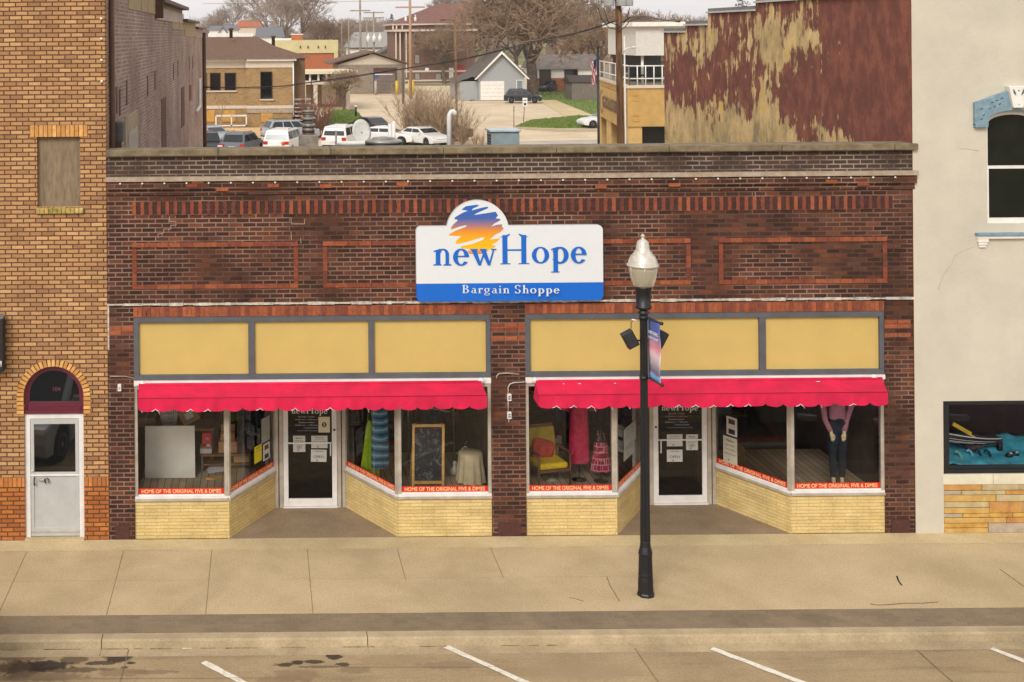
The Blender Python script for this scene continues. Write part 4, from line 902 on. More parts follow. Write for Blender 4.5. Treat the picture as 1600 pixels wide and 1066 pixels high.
# side wall: red paint flaking off old yellow limewash
m, nt_, bb_ = new_mat('flaking_red_paint'); M_FLK = m; bb_.inputs['Roughness'].default_value = .9; bb_.inputs['Specular IOR Level'].default_value = .2; l = nt_.links.new
uv_ = N(nt_, 'ShaderNodeUVMap'); mp_ = N(nt_, 'ShaderNodeMapping'); mp_.inputs['Scale'].default_value = (1.0,.5,1)
na = N(nt_, 'ShaderNodeTexNoise', Scale=3.6, Detail=8.0, Roughness=.62); nb = N(nt_, 'ShaderNodeTexNoise', Scale=.55, Detail=4.0, Roughness=.6)
mpb = N(nt_, 'ShaderNodeMapping'); mpb.inputs['Scale'].default_value = (3.0,.2,1); nst = N(nt_, 'ShaderNodeTexNoise', Scale=3.0, Detail=5.0, Roughness=.7)
l(uv_.outputs[0], mp_.inputs[0]); l(mp_.outputs[0], na.inputs['Vector']); l(uv_.outputs[0], nb.inputs['Vector']); l(uv_.outputs[0], mpb.inputs[0]); l(mpb.outputs[0], nst.inputs['Vector'])
sp_ = N(nt_, 'ShaderNodeSeparateXYZ'); l(uv_.outputs[0], sp_.inputs[0])
# flaking strongest low down and in the rear two thirds (Y = 2.5 .. 13.5), little near the street
ry = N(nt_, 'ShaderNodeValToRGB'); ey = ry.color_ramp.elements; ey[0].position = 0; ey[0].color = (.1,)*3+(1,); ey[1].position = 1; ey[1].color = (.5,)*3+(1,)
for p_, v_ in ((.05,.34),(.12,.30),(.2,.42),(.32,.5),(.45,.53),(.6,.53),(.8,.53)): e = ey.new(p_); e.color = (v_,v_,v_,1)
my = N(nt_, 'ShaderNodeMapRange'); my.inputs[1].default_value = 0; my.inputs[2].default_value = 13.5; l(sp_.outputs['X'], my.inputs[0]); l(my.outputs[0], ry.inputs[0])
rz_ = N(nt_, 'ShaderNodeValToRGB'); ez = rz_.color_ramp.elements; ez[0].position = 0; ez[0].color = (.72,)*3+(1,); ez[1].position = 1; ez[1].color = (.47,)*3+(1,)
for p_, v_ in ((.3,.70),(.46,.5),(.56,.42),(.66,.46),(.8,.53)): e = ez.new(p_); e.color = (v_,v_,v_,1)
mz = N(nt_, 'ShaderNodeMapRange'); mz.inputs[1].default_value = 5.0; mz.inputs[2].default_value = 9.4; l(sp_.outputs['Y'], mz.inputs[0]); l(mz.outputs[0], rz_.inputs[0])
def MT(op, a, c=None, v=None):
    n_ = N(nt_, 'ShaderNodeMath', operation=op); l(a, n_.inputs[0])
    if c is not None: l(c, n_.inputs[1])
    if v is not None: n_.inputs[1].default_value = v
    return n_.outputs[0]
mpf = N(nt_, 'ShaderNodeMapping'); mpf.inputs['Scale'].default_value = (7.0,.7,1); nf_ = N(nt_, 'ShaderNodeTexNoise', Scale=2.0, Detail=6.0, Roughness=.75); l(uv_.outputs[0], mpf.inputs[0]); l(mpf.outputs[0], nf_.inputs['Vector'])
mix1 = MT('ADD', MT('ADD', MT('MULTIPLY', na.outputs[0], v=.6), MT('MULTIPLY', nst.outputs[0], v=.24)), MT('MULTIPLY', nf_.outputs[0], v=.18))
tot = MT('ADD', MT('ADD', MT('ADD', mix1, ry.outputs[0]), rz_.outputs[0]), MT('MULTIPLY', MT('SUBTRACT', nb.outputs[0], v=.5), v=.7))
th = N(nt_, 'ShaderNodeMapRange'); th.inputs[1].default_value = 1.535; th.inputs[2].default_value = 1.56; l(tot, th.inputs[0])
under = N(nt_, 'ShaderNodeValToRGB'); eu = under.color_ramp.elements; eu[0].position = .3; eu[0].position = .38; eu[0].color = rgb((160,142,110)); eu[1].position = .66; eu[1].color = rgb((222,184,100)); e = eu.new(.48); e.color = rgb((196,168,116)); e = eu.new(.58); e.color = rgb((222,190,138))
nu = N(nt_, 'ShaderNodeTexNoise', Scale=1.8, Detail=7.0, Roughness=.7); l(mp_.outputs[0], nu.inputs['Vector']); l(nu.outputs[0], under.inputs[0])
red = N(nt_, 'ShaderNodeValToRGB'); er = red.color_ramp.elements; er[0].position = .42; er[0].color = rgb((112,72,60)); er[1].position = .6; er[1].color = rgb((160,102,82)); e_ = er.new(.5); e_.color = rgb((132,82,70)); nr_ = N(nt_, 'ShaderNodeTexNoise', Scale=2.2, Detail=8.0, Roughness=.75); mpr_ = N(nt_, 'ShaderNodeMapping'); mpr_.inputs['Scale'].default_value = (1.2,.7,1); l(uv_.outputs[0], mpr_.inputs[0]); l(mpr_.outputs[0], nr_.inputs['Vector']); l(nr_.outputs[0], red.inputs[0])
mf = N(nt_, 'ShaderNodeMixRGB'); l(th.outputs[0], mf.inputs[0]); l(red.outputs[0], mf.inputs[1]); l(under.outputs[0], mf.inputs[2])
sr = N(nt_, 'ShaderNodeMapRange'); sr.inputs[1].default_value = .4; sr.inputs[2].default_value = .64; sr.inputs[3].default_value = 1.12; sr.inputs[4].default_value = .68; l(MT('ADD', MT('MULTIPLY', nf_.outputs[0], v=.35), MT('MULTIPLY', nr_.outputs[0], v=.65)), sr.inputs[0])
ms_ = N(nt_, 'ShaderNodeMixRGB', blend_type='MULTIPLY'); ms_.inputs[0].default_value = 1.0; l(mf.outputs[0], ms_.inputs[1]); l(sr.outputs[0], ms_.inputs[2]); l(ms_.outputs[0], bb_.inputs['Base Color'])
bp_ = N(nt_, 'ShaderNodeBump', Strength=.6, Distance=.02); bp_.invert = True; l(th.outputs[0], bp_.inputs['Height']); l(bp_.outputs[0], bb_.inputs['Normal'])
b = MB(); side_poly([(-.018,0),(13.5,0),(13.5,8.72),(11.7,8.72),(11.7,8.9),(10,8.9),(10,9.2),(6.9,9.2),(6.9,9.38),(-.018,9.38)], M_FLK, b, CX0+.29, CX0-.002)
b.build('side_wall', crm)
b = MB(); M_CAP = mat('parapet_cap', (196,192,184), .5, var=.06); M_CAPD = mat('parapet_flashing', (112,110,106), .6, var=.1)
for y0, y1, z in ((.31,6.9,9.38),(6.9,10,9.2),(10,11.7,8.9),(11.7,13.5,8.72)): b.box(CX0-.06,CX0+.36,y0,y1-.004,z,z+.04,M_CAP); b.box(CX0+.0,CX0+.4,y0,y1-.004,z+.04,z+.12,M_CAPD)
b.box(CX0+.36,CX1,.3,13.5,8.0,8.1,M_ROOF); b.box(CX0+.3,CX1,13.3,13.5,0,8.6,M_CRM); b.build('parapet_cap', crm)

# ------------------------------------------------------------------ street lamp
lb = G(1009,930); LX, LY = lb.x, lb.y
lamp = thing('street_lamp', 'black fluted street lamp with a pale acorn globe on the pavement', 'street lamp', (LX, LY, 0))
M_LB = mat('lamp_black', (22,22,25), .45, var=.15, scale=20); M_LS = mat('lamp_silver', (206,200,186), .3, metal=.25, var=.12, scale=12); 
def lz(py): return fZ(1009, py, LY)
b = MB(); s8 = 8
b.lathe([(.135,0),(.135,.03),(.122,.05),(.118,.25),(.112,.3),(.116,.33),(.112,.36),(.105,.62),(.112,.66),(.105,.69),(.086,.76),(.078,.85)], (LX,LY,0), M_LB, 8, smooth=False)
b.build('base', lamp, bevel=.006)
b = MB(); ztop = lz(487)
n = 24; prof = [(.078,.84),(.068,1.6),(.058,3.0),(.055,ztop)]
vs = []; fs = []
for r_, h in prof:
    for j in range(n): q = r_*(1 if j % 2 else .86); vs.append((LX+q*cos(2*pi*j/n), LY+q*sin(2*pi*j/n), h))
for i in range(3):
    for j in range(n): fs.append((i*n+j, i*n+(j+1)%n, (i+1)*n+(j+1)%n, (i+1)*n+j))
b.add(vs, fs, M_LB); pole = b.build('pole', lamp)
b = MB(); b.lathe([(.085,0),(.09,.02),(.06,.05),(.06,.09)], (LX,LY,ztop-.03), M_LB, 16); b.lathe([(.1,0),(.125,.02),(.125,.05),(.11,.06),(.12,.3),(.14,.33),(.14,.36),(.1,.37)], (LX,LY,ztop+.04), M_LB, 16); b.build('collar', lamp)
zg0 = lz(449); zg1 = lz(415)
b = MB(); mg, ntg, bgx = new_mat('lamp_acrylic'); bgx.inputs['Base Color'].default_value = rgb((214,206,180)); bgx.inputs['Roughness'].default_value = .35; bgx.inputs['Transmission Weight'].default_value = .55; bgx.inputs['Subsurface Weight'].default_value = .0; bgx.inputs['IOR'].default_value = 1.2
b.lathe([(.12,0),(.155,.04),(.19,.14),(.212,.26),(.215,zg1-zg0)], (LX,LY,zg0), mg, 28); b.build('globe', lamp)
b = MB()
for k in range(6):
    a = 2*pi*k/6+.35; b.tube([(LX+r_*cos(a), LY+r_*sin(a), zg0+h) for r_, h in ((.125,0),(.165,.05),(.2,.15),(.22,.26),(.226,zg1-zg0))], .007, M_LS, 6)
b.build('globe_rib', lamp)
b = MB(); H = lz(381)-zg1
b.lathe([(.225,-.02),(.245,0),(.245,.02),(.225,.03),(.215,.08),(.19,.14),(.14,.2),(.105,.25),(.1,.3),(.098,.31),(.085,.37),(.05,.4),(.03,.41),(.022,.44),(.035,.46),(.012,.49),(.008,H)], (LX,LY,zg1), M_LS, 28); b.build('lamp_cap', lamp)
for s, px, py in ((-1,984,530),(1,1030,529)):
    c = P(px,py,LY-.02); sp_t = thing('street_speaker', 'black box loudspeaker on the %s side of the street lamp pole' % ('left' if s < 0 else 'right'), 'loudspeaker', c, group='loudspeakers strapped to the lamp post')
    ax = Vector((cos(radians(33))*.085, 0, s*sin(radians(33))*.085)) if s > 0 else Vector((cos(radians(33))*.085,0,-sin(radians(33))*.085))
    ax = Vector((.075,0,-.035)) if s > 0 else Vector((.075,0,.04)); up = Vector((.06,0,.115)) if s > 0 else Vector((-.06,0,.115))
    ax = Vector((.08,0,-.042)) if s > 0 else Vector((.08,0,.042))
    b = MB(); b.obox(c, ax, (0,.07,0), up, M_LB); b.build('casing', sp_t, bevel=.012)
    b = MB(); b.obox(c+Vector((0,-.072,0)), ax*.8, (0,.003,0), up*.85, mat('speaker_mesh',(40,40,43),.8)); b.build('grille', sp_t)
    b = MB(); b.tube([c, (LX,LY,c.z-.04)], .014, M_LB, 6)
    if s < 0: q = [P(a,e,LY-.01) for a,e in ((992,541),(986,522),(986,505),(989,500),(996,501))]; b.tube(q,.006,M_LB,6); b.tube([q[-2]+Vector((-.02,0,.006)),q[-1]],.012,M_ALW,6)
    b.build('bracket', sp_t)
bn = thing('street_banner', 'narrow blue and pink banner hanging from two arms on the street lamp', 'banner', P(1015,560,LY))
zt, zb2 = lz(496), lz(590); ang = radians(-78); dx_, dy_ = .42*cos(ang), .42*sin(ang)
ox = LX+.055
b = MB()
for zz in (zt, zb2): b.tube([(LX,LY,zz),(ox,LY,zz),(ox+dx_,LY+dy_,zz)], .016, M_LB, 8); b.lathe([(.0,0),(.028,.006),(.028,.03),(.0,.036)], (ox+dx_,LY+dy_,zz), M_LB, 10, axis=(dx_,dy_,0)); b.lathe([(.07,-.03),(.07,.03)], (LX,LY,zz), M_LB, 12)
b.build('banner_arm', bn)
m, nt_, bb_ = new_mat('banner_print'); l = nt_.links.new; bb_.inputs['Roughness'].default_value = .7
uv_ = N(nt_, 'ShaderNodeUVMap'); sp_ = N(nt_, 'ShaderNodeSeparateXYZ'); mz = N(nt_, 'ShaderNodeMapRange'); mz.inputs[1].default_value = zb2; mz.inputs[2].default_value = zt
cr_ = N(nt_, 'ShaderNodeValToRGB'); cr_.color_ramp.interpolation = 'LINEAR'; ec = cr_.color_ramp.elements; ec[0].position = 0; ec[0].color = rgb((110,160,210)); ec[1].position = 1; ec[1].color = rgb((84,104,176))
for p_, c_ in ((.1,(130,170,214)),(.14,(110,98,124)),(.3,(190,182,186)),(.42,(226,196,204)),(.55,(214,130,140)),(.68,(170,150,190)),(.8,(92,108,178))): e = ec.new(p_); e.color = rgb(c_)
nz = N(nt_, 'ShaderNodeTexNoise', Scale=14.0, Detail=4.0); ad = N(nt_, 'ShaderNodeMath', operation='MULTIPLY_ADD'); ad.inputs[1].default_value = .16; ad.inputs[2].default_value = -.08; sm_ = N(nt_, 'ShaderNodeMath', operation='ADD')
l(uv_.outputs[0], sp_.inputs[0]); l(sp_.outputs['Y'], mz.inputs[0]); l(uv_.outputs[0], nz.inputs['Vector']); l(nz.outputs[0], ad.inputs[0]); l(ad.outputs[0], sm_.inputs[0]); l(mz.outputs[0], sm_.inputs[1]); l(sm_.outputs[0], cr_.inputs[0]); l(cr_.outputs[0], bb_.inputs['Base Color'])
b = MB(); nu = 6; nv = 16; vs = []; fs = []
for i in range(nv+1):
    for j in range(nu+1):
        f = j/nu; g = i/nv; bow = .02*sin(pi*g)*sin(pi*f)+.012*sin(g*9+f*3)*sin(pi*g); vs.append((ox+.02+(dx_-.03)*f+bow, LY+dy_*(.04+.93*f), zb2+.0+(zt-zb2)*g))
for i in range(nv):
    for j in range(nu): a = i*(nu+1)+j; fs.append((a,a+1,a+nu+2,a+nu+1))
b.add(vs, fs, m, True); cl = b.build('cloth', bn); sm = cl.modifiers.new('thick','SOLIDIFY'); sm.thickness = .003
b = MB(); xdv = Vector((dx_,dy_,0)).normalized(); nn = Vector((-sin(ang)*-1, cos(ang)*-1, 0)); nn = Vector((xdv.y,-xdv.x,0))
cc = Vector((ox+.02+dx_*.5, LY+dy_*.5, 0))
M_BT = mat('banner_lettering',(220,220,230),.6)
add_text(b, 'HISTORIC', cc+Vector((0,0,zt-.2)), width=.3, height=.05, m=M_BT, xd=xdv, n=nn, depth=.03, bold=.03); add_text(b, 'MAIN STREET', cc+Vector((0,0,zt-.28)), width=.3, height=.035, m=M_BT, xd=xdv, n=nn, depth=.03, bold=.03); b.build('lettering', bn)

# ------------------------------------------------------------------ things standing on the shop roof
M_GAL = mat('galvanised', (150,144,134), .5, metal=.3, var=.25, scale=7); M_PVC = mat('white_pvc', (222,220,214), .5, var=.03)
def roofz(Y): return 6.2-(Y-.3)*.0717
Yr = 10.0
c = P(482,232,Yr); zr0 = roofz(Yr); kk = (D0+Yr)/F
t = thing('roof_chimney', 'square cement chimney block with a banded metal flue cap on the shop roof', 'chimney', (c.x, Yr, zr0))
z = lambda py: P(482,py,Yr).z
b = MB(); b.box(c.x-.24,c.x+.24,Yr-.22,Yr+.22,zr0,z(210),mat('cement_block',(150,140,128),.95,var=.2,scale=4,bump=.5)); b.build('chimney_block', t, bevel=.02)
b = MB(); b.lathe([(.15,z(210)-zr0),(.15,z(198)-zr0)], (c.x,Yr,zr0), M_GAL, 20); b.lathe([(.15,0),(.16,.02),(.16,.05),(.15,.06)], (c.x,Yr,z(207)), mat('rust_ring',(70,40,34),.8), 20); b.build('flue', t)
b = MB()
for p0, p1, r0, r1 in ((198,193,.19,.17),(193,187,.13,.13),(187,183,.2,.17),(183,178,.12,.12),(178,175,.16,.14),(175,173,.17,.17)): b.lathe([(r0,z(p0)-zr0),(r1,z(p1)-zr0)], (c.x,Yr,zr0), M_GAL, 20)
b.build('flue_cap', t)
Yd = 9.0; c = P(565,225,Yd); t = thing('satellite_dish', 'white satellite dish facing the street on the shop roof', 'satellite dish', (c.x, Yd, roofz(Yd)))
q = P(565,206,Yd); b = MB()
n = 24; axd = Vector((.25,-1,.35)).normalized(); b.lathe([(.001,-.05),(.12,-.045),(.2,-.03),(.26,0),(.265,.004),(.2,-.015),(.12,-.03),(.001,-.035)], q, mat('dish_white',(206,204,196),.6,var=.06,scale=8), 28, axis=axd)
for i, v in enumerate(b.v): b.v[i] = (q.x+(v[0]-q.x)*.92, v[1], q.z+(v[2]-q.z)*1.22)
b.build('reflector', t)
b = MB(); b.tube([(q.x,Yd+.05,roofz(Yd)),(q.x,Yd+.05,q.z)], .03, M_GAL, 8); b.tube([(q.x-.2,Yd+.3,roofz(Yd)),(q.x,Yd+.05,q.z-.25)], .015, M_GAL, 6); b.tube([(q.x+.2,Yd+.3,roofz(Yd)),(q.x,Yd+.05,q.z-.25)], .015, M_GAL, 6); b.build('mast', t)
Yg = 8.0; t = thing('gooseneck_vent', 'tall white gooseneck vent pipe on the right part of the shop roof', 'vent pipe', (P(702,225,Yg).x, Yg, roofz(Yg)))
b = MB(); q0 = P(702,228,Yg); kk = (D0+Yg)/F; zt = P(702,178,Yg).z; x = q0.x
b.tube([(x,Yg,roofz(Yg)),(x,Yg,zt-.06),(x+.02,Yg,zt-.0),(x+.055,Yg,zt+.05),(x+.1,Yg,zt+.06),(x+.13,Yg,zt+.03),(x+.135,Yg,zt-.04)], .055, M_PVC, 14); b.build('pipe', t); b = MB(); b.lathe([(.1,0),(.1,.02),(.065,.12)], (x,Yg,roofz(Yg)), M_ROOF, 14); b.build('boot', t)
Yb = 7.5; q0, q1 = P(768,228,Yb), P(813,206,Yb); t = thing('rooftop_unit', 'pale blue-grey metal box unit with an overhanging lid on the shop roof', 'rooftop unit', ((q0.x+q1.x)/2, Yb+.35, roofz(Yb)))
M_UN = mat('unit_blue_grey',(136,150,152),.5,var=.08,scale=5)
b = MB(); b.box(q0.x,q1.x-.02,Yb,Yb+.6,roofz(Yb+.6)-.05,q1.z,M_UN); b.build('casing', t, bevel=.01); b = MB(); b.box(q0.x-.04,q1.x+.01,Yb-.05,Yb+.65,q1.z,q1.z+.05,mat('unit_lid',(178,190,190),.5)); b.build('lid', t, bevel=.01)
b = MB(); 
for k in range(5): b.box(q0.x-.012,q0.x,Yb+.1,Yb+.5,q1.z-.12-.07*k,q1.z-.08-.07*k,M_BLK)
b.build('louvre', t)
Yv = 6.0; q0, q1 = P(573,230,Yv), P(632,214,Yv); cx = (q0.x+q1.x)/2; rd = (q1.x-q0.x)/2; t = thing('roof_ventilator', 'round black roof ventilator with a shallow grey lid behind the parapet', 'roof vent', (cx, Yv+.45, roofz(Yv+.4)))
ztp = P(600,226,Yv).z
b = MB(); b.lathe([(rd*.96,0),(rd,.02),(rd,ztp-roofz(Yv+.4)-.02),(rd*.97,ztp-roofz(Yv+.4))], (cx,Yv+.45,roofz(Yv+.4)), M_BLK, 32, sy=.8); b.build('curb', t)
b = MB(); b.lathe([(rd*1.01,0),(rd*1.01,.04),(rd*.93,.07),(rd*.8,.08),(rd*.72,.07),(rd*.6,.12),(rd*.2,.14),(.001,.14)], (cx,Yv+.45,ztp), mat('vent_grey',(150,148,140),.4,metal=.3,var=.2,scale=5), 32, sy=.8); b.build('lid', t)
Yc = 6.6; q0, q1 = P(526,226,Yc), P(572,223,Yc); t = thing('rooftop_box', 'long low pale green box below the satellite dish on the shop roof', 'rooftop box', ((q0.x+q1.x)/2, Yc+.2, roofz(Yc)))
b = MB(); b.box(q0.x,q1.x,Yc,Yc+.5,roofz(Yc+.5)-.05,q0.z,mat('pale_green_metal',(140,152,140),.6,var=.08)); b.build('casing', t, bevel=.01); b = MB(); b.box(q0.x-.02,q1.x+.02,Yc-.02,Yc+.52,q0.z,q0.z+.035,M_WH); b.build('lid', t)
Yw = 8.6; t = thing('vent_pipe', 'pair of short white vent pipes right of the satellite dish', 'vent pipe', (P(612,214,Yw).x, Yw, roofz(Yw)))
for px, py in ((609,193),(615,190)): b = MB(); q = P(px,py,Yw); b.tube([(q.x,Yw,roofz(Yw)),(q.x,Yw,q.z)], .045, M_PVC, 12); b.build('pipe', t)
q = P(525,204,6.4); t = thing('roof_post', 'thin grey metal post beside the long low rooftop box', 'post', (q.x,6.4,roofz(6.4))); b = MB(); b.tube([(q.x,6.4,roofz(6.4)),(q.x,6.4,q.z)], .022, M_GAL, 8); b.build('shaft', t); b = MB(); b.lathe([(.06,0),(.05,.02),(.001,.03)], (q.x,6.4,roofz(6.4)), M_GAL, 10); b.build('foot_plate', t)
# ------------------------------------------------------------------ goods in the show windows
M_CB = mat('cardboard', (196,150,98), .9, var=.1, scale=5); M_CB2 = mat('dull_cardboard', (158,122,88), .9, var=.12, scale=5); M_WD = mat('dark_wood', (124,84,58), .7, var=.2, scale=6, stretch=(1,6,1))
M_CHR = mat('chrome', (170,168,166), .25, metal=.8); M_PALE = mat('pale_wood', (230,180,98), .6, var=.12, scale=8)
def onfloor(px, py, z=ZF): g = G(px, py, z); return g
def XZ(px, py, Y): return P(px, py, Y)
# window 1
t = thing('display_board', 'large plain pale panel standing in the leftmost show window', 'display board', onfloor(262,748))
p0 = onfloor(262,748); Yp = p0.y; x0, x1 = B1[0]+.06, fX(305,748,Yp); zt = fZ(262,669,Yp)
b = MB(); b.add([(x0,Yp,ZF+.01),(x1,Yp,ZF+.01),(x1-.01,Yp+.12,zt),(x0,Yp+.12,zt),(x0,Yp+.03,ZF+.01),(x1,Yp+.03,ZF+.01),(x1-.01,Yp+.15,zt),(x0,Yp+.15,zt)], [(0,1,2,3),(7,6,5,4),(0,3,7,4),(1,5,6,2),(3,2,6,7),(0,4,5,1)], mat('pale_board',(236,230,214),.9,var=.04,scale=3)); b.build('panel', t)
b = MB(); b.box(x0+.1,x0+.14,Yp+.13,Yp+.45,ZF,ZF+.03,M_WD); b.box(x1-.14,x1-.1,Yp+.13,Yp+.45,ZF,ZF+.03,M_WD); b.obox(((x0+x1)/2,Yp+.3,ZF+.4),(.02,0,0),(0,.14,-.38),(0,.015,.006),M_WD); b.build('stand', t)
Yk = Yp+.5
t = thing('stock_table', 'dark wooden table behind the pale panel carrying a basket and boxes', 'table', ((x0+x1)/2+.2, Yk+.3, ZF)); ztb = fZ(262,668,Yk+.1)
b = MB(); b.box(x0,x1+.35,Yk,Yk+.7,ztb-.04,ztb,M_WD); b.build('table_top', t)
for a in (x0+.05,x1+.27):
    for c in (Yk+.04,Yk+.62): b = MB(); b.box(a,a+.05,c,c+.05,ZF,ztb-.04,M_WD); b.build('leg', t)
def crate_basket(label, x, y, z, r0, r1, h, m):
    t = thing('laundry_basket', label, 'basket', (x,y,z)); b = MB(); n = 22
    for k in range(n):
        a = 2*pi*k/n; b.tube([(x+r0*cos(a),y+r0*sin(a)*.8,z),(x+r1*cos(a),y+r1*sin(a)*.8,z+h)], .011, m, 5)
    for f in (0,.33,.66): r_ = r0+(r1-r0)*f; b.tube([(x+r_*cos(2*pi*k/n),y+r_*sin(2*pi*k/n)*.8,z+h*f) for k in range(n+1)], .009, m, 5)
    b.build('slatted_side', t); b = MB(); b.tube([(x+r1*1.04*cos(2*pi*k/n),y+r1*1.04*sin(2*pi*k/n)*.8,z+h) for k in range(n+1)], .02, m, 8); b.build('rim', t); b = MB(); b.lathe([(r0,0),(r0,.01)], (x,y,z), m, 20, sy=.8); b.build('base', t)
bx = fX(264,650,Yk+.3); crate_basket('pale slatted laundry basket on the dark table behind the pale panel', bx, Yk+.3, ztb, .13, .18, .3, mat('basket_plastic',(228,222,210),.5))
def box_open(label, c, w_, d_, h_, m, rz=0, tape=True, flaps=False, cat='box', name='cardboard_box', rx=0, side_label=False):
    t = thing(name, label, cat, (0,0,0)); b = MB()
    b.box(-w_/2,w_/2,-d_/2,d_/2,0,h_,m); b.build('carton', t, bevel=.004)
    if tape: b = MB(); b.box(-.02,.02,-d_/2-.002,d_/2+.002,h_-.001,h_+.002,M_BAND); b.box(-.02,.02,-d_/2-.002,-d_/2,h_*.6,h_,M_BAND); b.build('tape', t)
    if flaps:
        b = MB(); b.obox((0,-d_/2-.04,h_+.03),(w_/2,0,0),(0,.05,-.03),(0,.001,.002),m); b.obox((0,d_/2+.03,h_+.05),(w_/2,0,0),(0,.03,.05),(0,.002,-.001),m); b.build('flap', t)
    if side_label: b = MB(); b.box(-w_*.2,w_*.25,-d_/2-.003,-d_/2-.001,h_*.3,h_*.7,M_PAPER); b.build('sticker', t)
    t.location = c; t.rotation_euler = (rx,0,rz) if rx == 0 else (0,rx,rz); return t
q = XZ(300,690,Yk+.35); box_open('brown carton tilted on its corner beside the laundry basket', (q.x+.02,Yk+.35,ztb+.05), .34, .25, .3, M_CB2, rx=-.5, side_label=True)
q = XZ(225,668,Yk+.3); box_open('dull brown carton at the left end of the table behind the pale panel', (q.x+.05,Yk+.3,ztb), .34, .3, .16, M_CB2)
# long bench with shelf
Yt = 1.55; xa, xb = fX(313,710,Yt), fX(392,712,Yt+.1); zt = fZ(345,710,Yt)
t = thing('low_table', 'low brown table with a shelf under cartons in the first show window', 'table', ((xa+xb)/2,Yt+.25,ZF))
b = MB(); b.box(xa,xb,Yt,Yt+.5,zt-.04,zt,M_WD); b.build('table_top', t); b = MB(); b.box(xa+.03,xb-.03,Yt+.03,Yt+.47,ZF+.12,ZF+.15,M_WD); b.build('shelf', t)
for a in (xa+.02,xb-.04):
    for c in (Yt+.02,Yt+.46): b = MB(); b.box(a,a+.025,c,c+.025,ZF,zt-.04,M_CHR); b.build('leg', t)
q = XZ(322,706,Yt+.15); box_open('flat white printed carton lying at the left end of the low table', (q.x,Yt+.2,zt), .22, .3, .09, M_PAPER, tape=False, side_label=False)
t = box_open('red boxed goods standing on the flat white carton', (q.x+.01,Yt+.22,zt+.09), .17, .12, .25, mat('red_packaging',(220,56,52),.5), tape=False)
b = MB(); b.lathe([(.03,0),(.04,.003),(.001,.004)], (q.x+.02,Yt+.158,zt+.24), M_PAPER, 10, axis=(0,-1,0), sy=.7); b.box(q.x-.06,q.x+.0,Yt+.157,Yt+.159,zt+.1,zt+.14,mat('dark_red_print',(110,20,26),.6)); b.box(q.x+.01,q.x+.08,Yt+.157,Yt+.159,zt+.1,zt+.14,M_PAPER); b.build('front_label', t)
q = XZ(356,710,Yt+.15); box_open('orange-brown carton in the middle of the low table', (q.x,Yt+.22,zt), .34, .28, .2, M_CB, side_label=False)
box_open('open carton with raised flaps on top of the orange-brown carton', (q.x+.0,Yt+.22,zt+.205), .26, .2, .13, M_CB, flaps=True, tape=False, side_label=True)
q = XZ(378,731,Yt+.1); box_open('long narrow taped carton on the shelf of the low table', (q.x,Yt+.2,ZF+.15), .3, .2, .12, M_CB)
q = XZ(332,668,2.1); box_open('small grey-green carton behind the red boxed goods', (q.x,2.3,zt), .2, .2, .4, mat('grey_green_card',(96,98,80),.9))
g = onfloor(332,748); t = thing('wood_offcut', 'flat piece of pale board on the planks below the low table', 'board', g)
b = MB(); b.slab([(g.x-.12,g.y-.05),(g.x+.02,g.y-.08),(g.x+.2,g.y+.08),(g.x+.05,g.y+.1)], ZF+.002, ZF+.03, M_PALE); origin_ = b.build('plank', t)
g = onfloor(338,741); t = thing('folded_papers', 'crumpled grey papers behind the pale board offcut', 'papers', g)
b = MB()
for k in range(4): b.obox((g.x+.02*k-.03,g.y+.12+.03*k,ZF+.03+.012*k),(.14,.03*(-1)**k,.005),(-.02,.08,.01),(0,0,.002),M_ALW)
b.build('sheet', t)
# wicker basket in the corner by the door
g = onfloor(417,741); t = thing('wicker_basket', 'brown lidded wicker basket in the window corner beside the left door', 'basket', (g.x-.02,g.y+.12,ZF)); b = MB(); M_WK = mat('wicker',(122,92,56),.9,var=.3,scale=40,bump=1.0)
b.lathe([(.15,0),(.2,.06),(.2,.1)], (g.x-.02,g.y+.12,ZF), M_WK, 20, sy=.7); b.build('body', t); b = MB(); b.lathe([(.21,.1),(.2,.13),(.12,.19),(.001,.22)], (g.x-.02,g.y+.12,ZF), M_WK, 20, sy=.7); b.build('lid', t)
